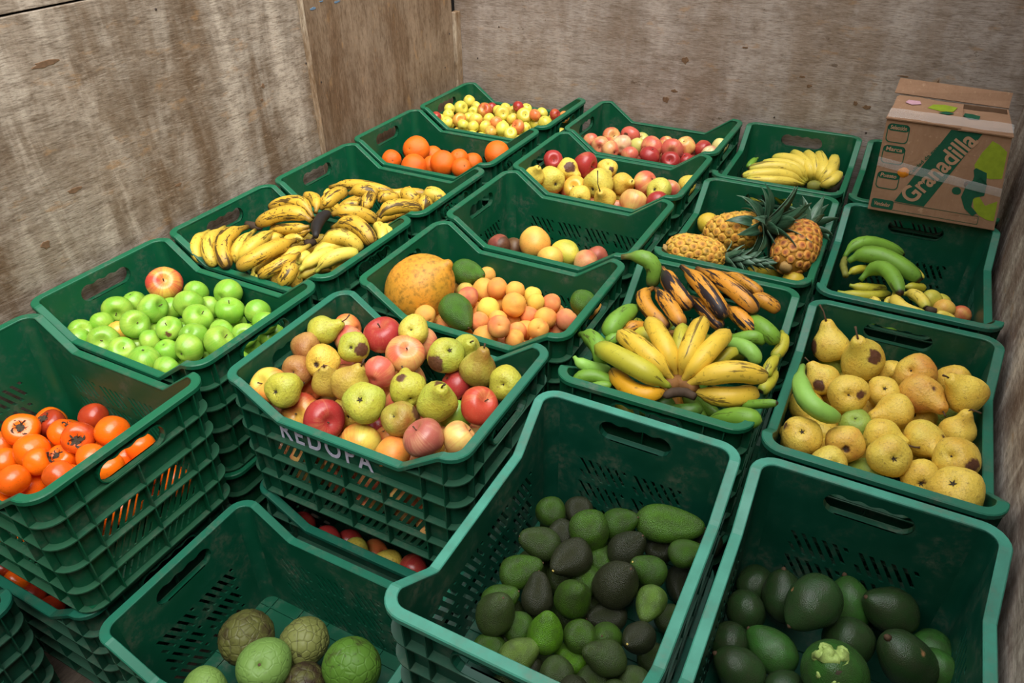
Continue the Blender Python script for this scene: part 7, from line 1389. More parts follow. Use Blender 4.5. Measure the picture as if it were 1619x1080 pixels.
C_ = srgb
PAL = {   # base colour, blush colour, blush amount, words
 ('apple','y'): (C_(214,204,72), C_(226,180,80), .25, 'yellow'), ('apple','yr'): (C_(220,202,78), C_(214,112,52), .42, 'orange-flushed yellow'), ('apple','ry'): (C_(214,170,56), C_(180,62,46), .68, 'half red, half yellow'),
 ('apple','r'): (C_(200,120,60), C_(160,46,42), .9, 'red'), ('apple','o'): (C_(228,166,72), C_(222,118,66), .6, 'orange-yellow'), ('apple','p'): (C_(226,176,106), C_(202,96,78), .68, 'pink'), ('apple','yp'): (C_(230,196,104), C_(208,104,76), .54, 'yellow and pink'),
 ('apple','w'): (C_(224,208,150), C_(214,130,110), .42, 'pale cream'), ('apple','g'): (C_(198,200,104), C_(206,150,90), .2, 'pale green'), ('apple','R'): (C_(200,106,66), C_(164,50,48), .90, 'deep red'), ('apple','yw'): (C_(228,214,132), C_(228,200,110), .2, 'pale yellow'),
 ('apple','G'): (C_(106,168,28), C_(166,194,74), .36, 'green'), ('apple','big'): (C_(228,188,72), C_(200,72,56), .55, 'yellow and red'), ('apple','yo'): (C_(230,176,56), C_(226,140,50), .3, 'golden'), ('apple','rp'): (C_(222,160,90), C_(190,70,50), .86, 'red'), ('apple','pb'): (C_(212,158,118), C_(172,92,78), .84, 'brown-pink'),
 ('pear','y'): (C_(226,196,72), C_(216,168,62), .32, 'yellow'), ('pear','yg'): (C_(202,192,74), C_(210,180,70), .3, 'yellow-green'), ('pear','gy'): (C_(168,174,52), C_(190,180,60), .35, 'green'), ('pear','br'): (C_(182,134,66), C_(140,84,44), .5, 'brown'), ('pear','yb'): (C_(194,170,62), C_(160,120,50), .4, 'yellow-brown'),
 ('pear','gb'): (C_(166,156,54), C_(150,92,40), .5, 'russet green'), ('pear','g'): (C_(140,166,58), C_(160,170,60), .2, 'green'), ('pear','yr'): (C_(222,184,68), C_(206,132,58), .45, 'rosy yellow'),
 ('orange','n'): (C_(236,108,22), C_(228,92,24), .3, ''), ('persimmon','o'): (C_(238,104,12), C_(232,88,22), .35, 'orange'), ('persimmon','d'): (C_(178,56,26), C_(140,40,26), .5, 'dark red'), ('persimmon','od'): (C_(226,88,18), C_(160,52,26), .36, 'reddish'),
 ('apricot','a'): (C_(232,168,68), C_(226,138,72), .38, ''), ('apricot','y'): (C_(220,188,70), C_(224,170,70), .3, 'yellow'), ('apricot','ap'): (C_(234,164,80), C_(220,118,76), .5, 'rosy'), ('apricot','pk'): (C_(220,150,84), C_(190,100,76), .5, 'dusky pink'), ('apricot','g'): (C_(190,180,76), C_(200,150,80), .3, 'greenish'),
 ('mango','y'): (C_(230,184,76), C_(226,150,70), .35, 'yellow'), ('mango','yg'): (C_(206,188,62), C_(170,170,60), .4, 'yellow-green'), ('mango','rd'): (C_(168,80,62), C_(110,50,46), .5, 'dark red'), ('mango','p'): (C_(226,176,108), C_(206,110,80), .4, 'pink'), ('mango','b'): (C_(110,72,42), C_(80,50,30), .5, 'brown'), ('mango','o'): (C_(232,166,52), C_(224,120,60), .4, 'orange'), ('mango','yl'): (C_(212,184,46), C_(200,160,44), .3, 'yellow'), ('mango','pk'): (C_(222,176,80), C_(206,100,70), .55, 'yellow and red'),
 ('papaya','o'): (C_(220,142,26), C_(190,140,40), .42, ''), ('eggplant','p'): (C_(52,36,42), C_(30,22,28), .4, ''),
 ('avocado','g'): (C_(58,92,22), None, 0, 'green'), ('avocado','d'): (C_(40,45,26), None, 0, 'dark'), ('avocado','gd'): (C_(54,72,30), None, 0, 'dull green'), ('avocado','gl'): (C_(88,114,44), None, 0, 'light green'), ('avocado','gs'): (C_(74,116,34), None, 0, 'glossy green'), ('avocado','gb'): (C_(86,136,24), None, 0, 'bright green'),
 ('squash','D'): (C_(40,64,32), None, 0, 'dark green'), ('squash','G'): (C_(52,96,38), None, 0, 'green'),
 ('cherimoya','b'): (C_(90,92,46), None, .62, ''), ('cherimoya','g'): (C_(112,144,70), None, .18, ''), ('cherimoya','p'): (C_(122,126,68), None, .28, ''), ('cherimoya','gb'): (C_(84,122,42), None, .42, ''),
}
WHERE = {'L1': 'crate of small yellow apples', 'L2': 'orange crate', 'L5': 'green apple crate', 'L6': 'persimmon crate', 'M1': 'back crate of pink apples', 'M2': 'mixed pear and apple crate', 'M3': 'nearly empty mango crate', 'M4': 'papaya and apricot crate', 'M5': 'lettered crate',
         'M5b': 'crate under the lettered one', 'L6b': 'crate under the persimmon crate', 'R2': 'pineapple crate', 'Q1': 'crate under the cardboard box', 'R1': 'crate of the ripe banana hand', 'Q2': 'green banana crate', 'Q3': 'yellow pear crate', 'R4': 'avocado crate', 'Q4': 'dark squash crate', 'C': 'cherimoya crate'}
ZONE = ['front left', 'left side', 'back left', 'front', 'middle', 'back', 'front right', 'right side', 'back right']
rnd = random.Random(11)
ORD = ['', 'second ', 'third ', 'fourth ', 'fifth ', 'sixth ', 'seventh ', 'eighth ']
def base_label(r):
    word = PAL[(r[0], r[1])][3]
    return (word + ' ' + r[0]).strip() + ' at the ' + ZONE[r[11]] + ' of the ' + WHERE[r[2]]
SHARE = {}
for i_, r_ in enumerate(FRUIT):
    if not r_[12]: SHARE.setdefault(base_label(r_), []).append(i_)
SUFFIX = {}
for lab_, ids in SHARE.items():
    if len(ids) > 1:
        def across(i_): return (Vector(FRUIT[i_][3:6]) + Vector((0, 0, ZR)) - cam.location).dot(r2)/(Vector(FRUIT[i_][3:6]) + Vector((0, 0, ZR)) - cam.location).dot(fwd)
        ids.sort(key=across)
        for k_, i_ in enumerate(ids):
            n_ = len(ids); SUFFIX[i_] = ', ' + (ORD[k_] + 'leftmost' if k_ < n_/2 else ORD[n_-1-k_] + 'rightmost')
def add_fruit(kind, var, p, R, q, label, group, idx):
    me = SHAPE[kind][idx % len(SHAPE[kind])]
    o = link(kind, me); o.rotation_mode = 'QUATERNION'; o.rotation_quaternion = q
    o.location = (p[0], p[1], p[2] + ZR); o.scale = (R, R, R)
    base, bc, bl, word = PAL[(kind, var)]
    j = 1 + rnd.uniform(-0.10, 0.10); j2 = 1 + rnd.uniform(-0.06, 0.06)
    o.color = (min(1, base[0]*j*j2), min(1, base[1]*j), min(1, base[2]*j), 1)
    o['blush'] = float(min(1, max(0, bl + rnd.uniform(-0.12, 0.12))) if bl else 0.0); o['blushcol'] = list(bc or base)
    o['rotdir'] = [0.0, 0.0, 0.0]; o['rotsize'] = 0.0
    tag(o, label, 'squash' if kind == 'squash' else kind, group)
    return o
def wordy(s, n=16): return len(s.split()) <= n
for i, (kind, var, cr_, x, y, z, R, q, seen, rot, stem, zone, note, split, K) in enumerate(FRUIT):
    word = PAL[(kind, var)][3]; where = WHERE[cr_]
    if note:
        label = note
        if not any(w_ in note for w_ in ('crate', 'mix')):
            lab2 = note + ', in the ' + where
            if wordy(lab2): label = lab2
    else:
        label = (word + ' ' + kind).strip() + ' at the ' + ZONE[zone] + ' of the ' + where + SUFFIX.get(i, '')
    plural = kind + ('es' if kind in ('mango', 'squash') else 's')
    o = add_fruit(kind, var, (x, y, z), R, q, label, plural + ' in the ' + where, i if kind != 'cherimoya' else (0 if var in 'pb' else 1 + i % 2))
    if rot: o['rotdir'] = [float(c) for c in rot[:3]]; o['rotsize'] = float(rot[3])
    if kind == 'avocado' and K > 2: o.scale = (R, R, R*1.32)
    if kind == 'apple' and R > 0.022:
        link('stem', STEM_APPLE, o); link('calyx', CAL_APPLE, o)
    elif kind == 'pear':
        if stem:
            e = Vector(stem); s0 = Vector((0, 0, 1.30)); d = e - s0
            if d.length > 2.2: d *= 2.2/d.length
            mid = s0 + Vector((0, 0, 0.35*d.length)) + d*0.25
            pts = [s0, s0*0.5 + mid*0.5, mid, (mid + s0 + d)*0.5, s0 + d]
            link('stem', tube('stem', pts, [0.07, 0.045, 0.042, 0.045, 0.065], 7, M_STALK), o)
        else: link('stem', STEM_PEAR, o)
        link('calyx', CAL_PEAR, o)
    elif kind == 'persimmon': link('calyx', CAL_PERS, o)
    elif kind == 'avocado': link('stalk_scar', SCAR_AVO if 'scar' in note or 'stalk' in note else SCAR_AVO2, o)
    elif kind == 'orange': link('stalk_button', SCAR_ORANGE, o)
    elif kind == 'cherimoya':
        o['scaly'] = {'b': 0.7, 'g': 0.10, 'p': 1.0, 'gb': 0.2}[var]
        link('stalk_scar', SCAR_CHERI, o)
    elif kind == 'squash' and not split: link('withered_tip', TIP_SQUASH, o)
    elif kind == 'eggplant': link('calyx', CAL_EGG, o)
    if split:
        rr = random.Random(4)
        link('torn_flesh', tube('torn_flesh', [(-0.40, 0.10, 1.02), (-0.22, 0.0, 1.20), (0.0, -0.10, 1.24)], [0.10, 0.20, 0.16], 9, M_CALYX), o)
        for (px_, py_, pz_, rr_) in ((0.14, -0.22, 1.30, 0.27), (-0.12, -0.38, 1.20, 0.22), (0.36, -0.02, 1.22, 0.20), (0.02, -0.54, 1.10, 0.18), (0.42, -0.34, 1.12, 0.20), (-0.36, 0.32, 1.16, 0.15), (0.10, 0.42, 1.18, 0.10)):
            n_ = 6; pts = [Vector((px_, py_, pz_ - rr_)) + Vector((rr.uniform(-1, 1)*rr_*0.5, rr.uniform(-1, 1)*rr_*0.5, rr_*1.8*k/(n_-1))) for k in range(n_)]
            link('torn_flesh', tube('torn_flesh', pts, [rr_*q_*rr.uniform(0.75, 1.2) for q_ in (0.7, 1.0, 1.05, 0.9, 0.6, 0.25)], 8, M_FLESH), o)
for i, (kind, var, cr_, x, y, z, R, q) in enumerate(UNDER):
    word = PAL[(kind, var)][3]
    o = add_fruit(kind, var, (x, y, z), R, q, (word + ' ' + kind).strip() + ' glimpsed beneath the top fruit of the ' + WHERE[cr_], 'second layer in the ' + WHERE[cr_], i+1)
# ------------------------------------------------------------------ bananas
def mat_banana(name, base, end, spots, streak, spotcol=(0.036, 0.019, 0.009), rough=0.42):
    t = NT(name); tc = t.node('ShaderNodeTexCoord'); uv = tc.outputs['UV']; xyz = t.sep(uv); v = t.coords('Object', rnd=True)
    n1 = t.noise(v, 22, 4, 0.6); n2 = t.noise(v, 95, 4, 0.6)
    mp = t.node('ShaderNodeMapping'); mp.inputs['Scale'].default_value = (7, 1.6, 1); t.lk(uv, mp.inputs['Vector'])
    oi = t.info(); va = t.node('ShaderNodeVectorMath', operation='ADD'); t.lk(mp.outputs[0], va.inputs[0]); t.lk(t.math('MULTIPLY', oi.outputs['Random'], 31.0), va.inputs[1])
    n3 = t.noise(va.outputs[0], 1.0, 5, 0.65, 0.3)
    c = t.mix(t.ramp(n1, [(0.3, 0.0), (0.7, 1.0)]), base, tuple(x*0.82 for x in base))
    ends = t.ramp(xyz[1], [(0.02, 1.0), (0.22, 0.0), (0.80, 0.0), (0.98, 1.0)])
    c = t.mix(t.math('MULTIPLY', ends, 0.85), c, end)
    c = t.mix(t.math('MULTIPLY', t.ramp(n2, [(0.60, 0.0), (0.65, 1.0)]), spots), c, spotcol)
    if streak: c = t.mix(t.math('MULTIPLY', t.ramp(n3, [(0.63-0.14*streak, 0.0), (0.67-0.14*streak, 1.0)]), min(1.0, 0.65+streak*0.4)), c, spotcol)
    tip = t.ramp(xyz[1], [(0.965, 0.0), (0.985, 1.0)])
    c = t.mix(tip, c, (0.03, 0.018, 0.010))
    t.bump(n1, 0.12, 0.002)
    return t.done(c, rough, 0.35)
YG = srgb(150, 170, 60)
BM = {
 's': mat_banana('banana_freckled', srgb(222, 186, 70), srgb(176, 154, 58), 0.55, 0.35), 'ss': mat_banana('banana_blotched', srgb(214, 170, 56), srgb(120, 88, 38), 0.85, 0.62), 'y': mat_banana('banana_ripe', srgb(230, 204, 84), srgb(186, 186, 72), 0.25, 0.15),
 'yy': mat_banana('banana_golden', srgb(228, 190, 64), srgb(196, 166, 64), 0.30, 0.32), 'yg': mat_banana('banana_turning', srgb(186, 178, 54), srgb(130, 150, 50), 0.25, 0.22), 'g': mat_banana('banana_green', srgb(116, 160, 54), srgb(96, 136, 48), 0.25, 0.18), 'gp': mat_banana('banana_pale_green', srgb(142, 190, 84), srgb(120, 164, 70), 0.10, 0.05),
 'gb': mat_banana('banana_green_brown', srgb(116, 158, 58), srgb(92, 70, 48), 0.3, 0.25), 'gd': mat_banana('banana_dark_green', srgb(70, 104, 38), srgb(60, 80, 34), 0.3, 0.2), 'bk': mat_banana('banana_blackened', srgb(218, 148, 48), srgb(110, 66, 40), 0.5, 0.95, (0.022, 0.015, 0.017)), 'bo': mat_banana('banana_brown', srgb(206, 142, 46), srgb(120, 76, 42), 0.7, 0.6, (0.06, 0.026, 0.014)),
 'yo': mat_banana('banana_orange', srgb(224, 164, 34), srgb(150, 110, 50), 0.4, 0.3),
}
M_CROWN = {'dark': mat_flat('stalk_dark', (0.060, 0.038, 0.024), 0.75, 0.2, 0.4, 60), 'black': mat_flat('stalk_black', (0.016, 0.013, 0.012), 0.6, 0.3, 0.5, 80), 'green': mat_flat('stalk_green', srgb(120, 120, 50), 0.6, 0.3, 0.35, 60), 'crown': mat_flat('stalk_crown', srgb(128, 88, 48), 0.7, 0.25, 0.5, 70)}
def bez(P, u):
    a, b, c = P; ctl = b*2 - (a + c)*0.5
    return a*(1-u)**2 + ctl*2*u*(1-u) + c*u*u
def banana_mesh(pts, r, origin):
    P = [Vector(p) - origin for p in pts]; n = 16; seg = 10
    axis = (P[1]-P[0]).cross(P[2]-P[1])
    if axis.length < 1e-6: axis = Vector((0, 0, 1))
    axis.normalize(); vs = []; uvs = []; fs = []
    prof = [(0, .34), (.06, .36), (.12, .44), (.19, .72), (.28, .95), (.38, 1.0), (.50, 1.02), (.62, 1.0), (.74, .97), (.84, .94), (.91, .86), (.955, .70), (.985, .46), (1.0, .24)]
    for (u, k) in prof:
        c = bez(P, u); t = (bez(P, min(1, u+.02)) - bez(P, max(0, u-.02))).normalized()
        b = t.cross(axis).normalized(); a2 = b.cross(t)
        for j in range(seg):
            q = 2*math.pi*j/seg; f = 1 + 0.055*math.cos(5*q)
            vs.append(c + (b*math.cos(q) + a2*math.sin(q))*r*k*f); uvs.append((j/seg, u))
    m_ = len(prof)
    for i in range(m_-1):
        for j in range(seg): fs.append([i*seg+j, i*seg+(j+1) % seg, (i+1)*seg+(j+1) % seg, (i+1)*seg+j])
    fs.append(list(reversed(range(seg)))); fs.append([(m_-1)*seg+j for j in range(seg)])
    me = pydata('banana', vs, fs, True); uvl = me.uv_layers.new(name='UVMap')
    for p in me.polygons:
        idx = [me.loops[l].vertex_index for l in p.loop_indices]; us = [uvs[k] for k in idx]
        wrap = max(u[0] for u in us) - min(u[0] for u in us) > 0.5
        for l, u in zip(p.loop_indices, us): uvl.data[l].uv = (u[0] + (1.0 if wrap and u[0] < 0.5 else 0.0), u[1])
    return me
for (nm, cr_, label, loose, fingers, stalk) in BANANA:
    allp = [Vector(p) + Vector((0, 0, ZR)) for f_ in fingers for p in f_[0]]
    if loose:
        pts, r, var = fingers[0]; org = Vector(pts[1]) + Vector((0, 0, ZR))
        o = link('banana', banana_mesh([Vector(p) + Vector((0, 0, ZR)) for p in pts], r, org), None, BM[var]); o.location = org
        tag(o, label, 'banana', 'bananas low in the ' + cr_ + ' heap' if False else ('bananas low in their heaps' if 'glimpsed' in label else 'loose bananas'))
        continue
    org = sum(allp, Vector())/len(allp); org.z = min(p.z for p in allp)
    root = empty(nm, org); tag(root, label, 'bananas', 'banana bunches')
    for pts, r, var in fingers:
        link('banana', banana_mesh([Vector(p) + Vector((0, 0, ZR)) for p in pts], r, org), root, BM[var])
    for (pts, r, var) in (stalk or ()):
        pp = [Vector(p) + Vector((0, 0, ZR)) - org for p in pts]
        rr = [r*0.75] + [r]*(len(pp)-2) + [r*(0.45 if var == 'black' else 0.75)]
        P2 = []; R2 = []                       # round the stalk with in-between stations
        for i in range(len(pp)-1):
            for k in range(3): P2.append(pp[i].lerp(pp[i+1], k/3)); R2.append(rr[i] + (rr[i+1]-rr[i])*k/3)
        P2.append(pp[-1]); R2.append(rr[-1]); R2[0] *= 0.6
        link('stalk', tube('stalk', P2, R2, 9, M_CROWN[var]), root)
# ------------------------------------------------------------------ pineapples
def mat_pine_eye():
    t = NT('pineapple_eye'); tc = t.node('ShaderNodeTexCoord'); v = tc.outputs['Object']; oi = t.info(); xyz = t.sep(v)
    d = t.node('ShaderNodeVectorMath', operation='LENGTH'); cm_ = t.node('ShaderNodeCombineXYZ'); t.lk(xyz[0], cm_.inputs[0]); t.lk(xyz[1], cm_.inputs[1]); t.lk(cm_.outputs[0], d.inputs[0])
    n = t.noise(t.coords('Object'), 3.0, 5, 0.6)
    rim_ = t.ramp(d.outputs['Value'], [(0.08, (0.07, 0.035, 0.02)), (0.17, (0.38, 0.16, 0.06)), (0.30, (0.80, 0.34, 0.06)), (0.44, (0.78, 0.50, 0.08)), (0.54, (0.36, 0.20, 0.05))])
    c = t.mix(t.ramp(n, [(0.5, 0.0), (0.68, 0.7)]), rim_, (0.24, 0.12, 0.05))
    c = t.mix(0.42, c, oi.outputs['Color'])
    t.bump(n, 0.3, 0.03)
    return t.done(c, 0.5, 0.3)
M_EYE = mat_pine_eye()
M_PCORE = mat_flat('pineapple_rind', srgb(168, 118, 40), 0.7, 0.2, 0.4, 60)
def mat_leaf(name, c0, c1):
    t = NT(name); v = t.coords('Object', (14, 1.2, 4)); n = t.noise(v, 2.0, 5, 0.6); tc = t.node('ShaderNodeTexCoord'); y = t.sep(tc.outputs['Object'])[1]
    c = t.mix(t.ramp(n, [(0.35, 0.0), (0.65, 1.0)]), c0, c1)
    c = t.mix(t.ramp(y, [(0.0, 0.5), (0.25, 0.0), (0.92, 0.0), (1.0, 0.6)]), c, (0.25, 0.24, 0.14))
    return t.done(c, 0.38, 0.4)
M_LEAF = mat_leaf('pineapple_leaf', srgb(34, 66, 44), srgb(70, 104, 78))
M_LEAF2 = mat_leaf('pineapple_leaf_grey', srgb(50, 82, 60), srgb(104, 134, 110))
M_BASE = mat_flat('pineapple_stub', srgb(176, 140, 84), 0.8, 0.2, 0.3, 40)
def eye_mesh():
    vs = []; fs = []
    for r, z, ph in ((0.56, -0.10, 0), (0.50, 0.07, 0), (0.34, 0.16, 0), (0.14, 0.12, 0)):
        for j in range(6):
            a = math.pi/3*j + math.pi/6; vs.append((r*math.cos(a), r*math.sin(a)*1.05, z))
    vs.append((0.05, 0.10, 0.30))
    for k in range(3):
        for j in range(6): fs.append([k*6+j, k*6+(j+1) % 6, (k+1)*6+(j+1) % 6, (k+1)*6+j])
    for j in range(6): fs.append([18+j, 18+(j+1) % 6, 24])
    me = pydata('eye', vs, fs, True); me.materials.append(M_EYE); return me
EYE = eye_mesh()
def leaf_mesh(bend, w, mat):
    vs = []; fs = []; n = 9
    for i in range(n):
        u = i/(n-1); a = bend*u*u; 
        y = u*math.cos(a*0.6); z = -math.sin(a)*u*0.55
        k = w*(0.75 + 0.6*u - 1.35*u*u) if u < 0.999 else 0.004
        for s, h in ((-1, 0.35), (-0.45, 0.06), (0, 0.0), (0.45, 0.06), (1, 0.35)): vs.append((s*k, y, z + h*k))
    m_ = len(vs)
    vs += [(x, y, z-0.014) for x, y, z in vs]
    for i in range(n-1):
        for j in range(4):
            a = i*5+j; fs.append([a, a+1, a+6, a+5]); fs.append([m_+a+5, m_+a+6, m_+a+1, m_+a])
        fs.append([i*5, (i+1)*5, m_+(i+1)*5, m_+i*5]); fs.append([i*5+4, m_+i*5+4, m_+(i+1)*5+4, (i+1)*5+4])
    me = pydata('leaf', vs, fs, True); me.materials.append(mat); return me
LEAVES = [leaf_mesh(b_, w_, m_) for b_, w_, m_ in ((0.25, 0.22, M_LEAF), (0.6, 0.22, M_LEAF), (1.0, 0.21, M_LEAF), (0.4, 0.22, M_LEAF2), (0.8, 0.21, M_LEAF2))]
LEAF_SHORT = [leaf_mesh(b_, w_, m_) for b_, w_, m_ in ((-0.3, 0.26, M_LEAF2), (0.0, 0.24, M_LEAF), (0.3, 0.24, M_LEAF2))]
def frame(ax, ref):
    z = ax.normalized(); x = ref - z*ref.dot(z); x.normalize(); y = z.cross(x)
    return Matrix((x, y, z)).transposed()
def pineapple(label, center, axis, R, HL, tint, n_eye, crown):
    c = Vector(center) + Vector((0, 0, ZR)); A = Vector(axis).normalized()
    root = empty('pineapple', c); tag(root, label, 'pineapple', 'pineapples')
    F3 = frame(A, Vector((0.3, 0.2, 1.0))); rr = random.Random(int(R*1e5))
    def rad(h): return R*(1 - abs(h)**2.6)**0.5*(1.0 - 0.06*h) if abs(h) < 0.999 else 0.0
    prof = [(rad(1 - 2*i/16)*0.93/R, (1 - 2*i/16)*HL/R) for i in range(17)]
    core = lathe('rind', prof, 20); core.materials.append(M_PCORE)
    body = link('rind', core, root); body.scale = (R, R, R); body.rotation_mode = 'QUATERNION'; body.rotation_quaternion = F3.to_quaternion()
    ga = math.pi*(3 - 5**0.5); size = 1.16*math.sqrt(2*math.pi*R*2*HL*0.82/n_eye)
    for k in range(n_eye):
        h = -0.93 + 1.86*(k + 0.5)/n_eye; a = k*ga; r = rad(h)*0.96; dr = (rad(h+0.02)-rad(h-0.02))/(0.04*HL)
        rdir = Vector((math.cos(a), math.sin(a), 0)); nrm = (rdir - Vector((0, 0, 1))*dr).normalized(); up = Vector((0, 0, 1)) - nrm*nrm.z; up.normalize()
        X = up.cross(nrm)
        o = link('eye', EYE, body); s = size*(0.80 if abs(h) > 0.75 else 1.0)/R*rr.uniform(0.94, 1.04)
        o.matrix_local = Matrix.Translation(Vector((rdir.x*r/R, rdir.y*r/R, h*HL/R))) @ Matrix((X, up, nrm)).transposed().to_4x4() @ Matrix.Diagonal((s, s, s*0.8, 1))
        g = 0.5 + 0.5*math.sin(a*0.5 + h*3); cc = [tint[0][i]*(1-g) + tint[1][i]*g for i in range(3)]; o.color = (*cc, 1)
    sb = link('base_scar', tube('base_scar', [(0, 0, -HL*1.0/R-0.10), (0, 0, -HL/R*0.9)], [0.24, 0.30], 12, M_BASE), body)
    cw = link('crown', tube('crown', [(0, 0, HL/R*0.85), (0, 0, HL/R*0.85 + crown.get('core', 0.3))], [0.32, 0.12], 10, M_LEAF), root)
    cw.scale = (R, R, R); cw.rotation_mode = 'QUATERNION'; cw.rotation_quaternion = F3.to_quaternion()
    N = crown['n']
    for k in range(N):
        f = k/(N-1); a = k*ga + crown.get('ph', 0); phi = math.radians(crown['phi0'] + (crown['phi1']-crown['phi0'])*f + rr.uniform(-7, 7))
        L = (crown['l0'] + (crown['l1']-crown['l0'])*f**1.2)*rr.uniform(0.88, 1.1)/R
        rdir = Vector((math.cos(a), math.sin(a), 0)); d = Vector((0, 0, 1))*math.cos(phi) + rdir*math.sin(phi); nz = Vector((0, 0, 1))*math.sin(phi) - rdir*math.cos(phi)
        X = d.cross(nz)
        lm_ = (LEAF_SHORT if crown.get('short') else LEAVES); me = lm_[rr.randrange(len(lm_))]
        if not crown.get('short'): me = LEAVES[min(2, int(f*1.2*2))] if rr.random() < 0.6 else LEAVES[3 + (f > 0.5)]
        o = link('leaf', me, cw)
        st = crown.get('core', 0.3)*(1-f)
        o.matrix_local = Matrix.Translation(Vector((0, 0, HL/R*0.86 + st)) + rdir*0.16) @ Matrix((X, d, nz)).transposed().to_4x4() @ Matrix.Diagonal((L, L, L, 1))
    return root
Y1, Y2, Y3 = srgb(232, 160, 52), srgb(206, 170, 58), srgb(206, 104, 44)
pineapple('golden pineapple lying at the front left, its small crown to the right', (1.357, 1.580, -0.060), (0.93, 0.34, -0.10), 0.051, 0.088, (Y1, Y2), 92, dict(n=54, phi0=14, phi1=50, l0=0.036, l1=0.054, core=2.4, short=1))
pineapple('pineapple lying behind, with the big dark green leaf crown', (1.424, 1.752, -0.055), (0.84, -0.10, 0.40), 0.058, 0.094, (Y1, Y2), 96, dict(n=32, phi0=10, phi1=108, l0=0.130, l1=0.098, core=0.5, ph=0.6))
pineapple('brown-orange pineapple on the right with its stub end facing us', (1.608, 1.738, -0.056), (0.08, 0.95, 0.20), 0.062, 0.102, (Y3, srgb(168, 84, 40)), 96, dict(n=20, phi0=10, phi1=75, l0=0.095, l1=0.065, core=0.4, ph=2.0))
# ------------------------------------------------------------------ battered cardboard box on the back right crates
def mat_card():
    t = NT('kraft_cardboard'); v = t.coords('Object', rnd=False); n1 = t.noise(v, 14, 5, 0.6); n2 = t.noise(t.coords('Object', (60, 60, 6), rnd=False), 3, 4)
    n3 = t.noise(v, 60, 5, 0.6)
    c = t.mix(n1, srgb(126, 95, 72), srgb(156, 121, 94)); c = t.mix(t.math('MULTIPLY', t.ramp(n2, [(0.4, 0.0), (0.7, 1.0)]), 0.25), c, srgb(128, 92, 66))
    c = t.mix(t.math('MULTIPLY', t.ramp(n3, [(0.62, 0.0), (0.72, 1.0)]), 0.3), c, srgb(200, 168, 136))
    t.bump(t.noise(v, 9, 4, 0.6, 0.8), 0.5, 0.01)
    return t.done(c, 0.8, 0.2)
M_CARD = mat_card()
M_PG = mat_flat('green_print', srgb(22, 74, 52), 0.75, 0.2, 0.25, 90)
M_PL2 = mat_flat('lime_print', srgb(126, 142, 34), 0.8, 0.2, 0.3, 60)
M_PK = mat_flat('unprinted_letters', srgb(160, 124, 96), 0.8, 0.2, 0.15, 80)
M_PF = mat_flat('pink_print', srgb(182, 140, 150), 0.8, 0.2, 0.4, 80)
def mat_tape():
    t = NT('clear_tape'); v = t.coords('Object', (8, 8, 60), rnd=False); n = t.noise(v, 0.8, 2, 0.5, 0.5)
    t.bump(n, 0.3, 0.01); t.b.inputs['Alpha'].default_value = 0.22
    return t.done((0.75, 0.76, 0.74), 0.10, 1.0)
M_TAPE = mat_tape()
bo = Vector((1.925, 2.10, ZR + 0.004)); BX = empty('cardboard_box', bo); tag(BX, 'battered brown cardboard box of granadillas on the back right crates', 'box')
def V3(x, y, z): return Vector((x, y, z + ZR)) - bo
FL, FR, BL_, BR_ = V3(1.760, 1.957, 0.004), V3(2.090, 1.959, 0.004), V3(1.766, 2.235, 0.004), V3(2.088, 2.240, 0.004)
TFL, TFR, TBL, TBR = V3(1.745, 1.983, 0.262), V3(2.053, 1.985, 0.258), V3(1.752, 2.205, 0.268), V3(2.046, 2.215, 0.264)
def quadp(a, b, c, d, u, v): return (a*(1-u) + b*u)*(1-v) + (d*(1-u) + c*u)*v
def card(name, a, b, c, d, thick, holes=(), nu=1, warp=0.0, seed=0, parent=BX, mat=M_CARD):
    """sheet over the corners a b c d (uv), thickened outwards along the normal; optional round holes"""
    nrm = (b-a).cross(d-a).normalized(); bm = bmesh.new(); rr = random.Random(seed)
    if holes:
        loops = [[(0, 0), (1, 0), (1, 1), (0, 1)]]
        W_, H_ = (b-a).length, (d-a).length
        for hu, hv, hr in holes: loops.append([(hu + hr/W_*math.cos(2*math.pi*k/14), hv + hr/H_*math.sin(2*math.pi*k/14)) for k in range(14)])
        es = []
        for lp in loops:
            vv = [bm.verts.new(quadp(a, b, c, d, u, v)) for u, v in lp]; es += [bm.edges.new((vv[i], vv[(i+1) % len(vv)])) for i in range(len(vv))]
        bmesh.ops.triangle_fill(bm, use_beauty=True, edges=es)
    else:
        n = max(1, nu); gv = [[bm.verts.new(quadp(a, b, c, d, i/n, j/n) + nrm*(warp*rr.uniform(-1, 1) if 0 < i < n or 0 < j < n else 0)) for i in range(n+1)] for j in range(n+1)]
        for j in range(n):
            for i in range(n): bm.faces.new((gv[j][i], gv[j][i+1], gv[j+1][i+1], gv[j+1][i]))
    bmesh.ops.recalc_face_normals(bm, faces=bm.faces)
    ex = bmesh.ops.extrude_face_region(bm, geom=bm.faces[:])
    for e in ex['geom']:
        if isinstance(e, bmesh.types.BMVert): e.co -= nrm*thick
    return link(name, to_mesh(bm, name), parent, mat)
fp = card('front_panel', FL, FR, TFR, TFL, 0.004, holes=((0.225, 0.465, 0.0115), (0.745, 0.44, 0.0115)))
card('side_panel', BL_, FL, TFL, TBL, 0.004, nu=4, warp=0.003, seed=2); card('side_panel', FR, BR_, TBR, TFR, 0.004, nu=4, warp=0.003, seed=3)
card('back_panel', BR_, BL_, TBL, TBR, 0.004); card('bottom_panel', BL_, BR_, FR, FL, 0.004)
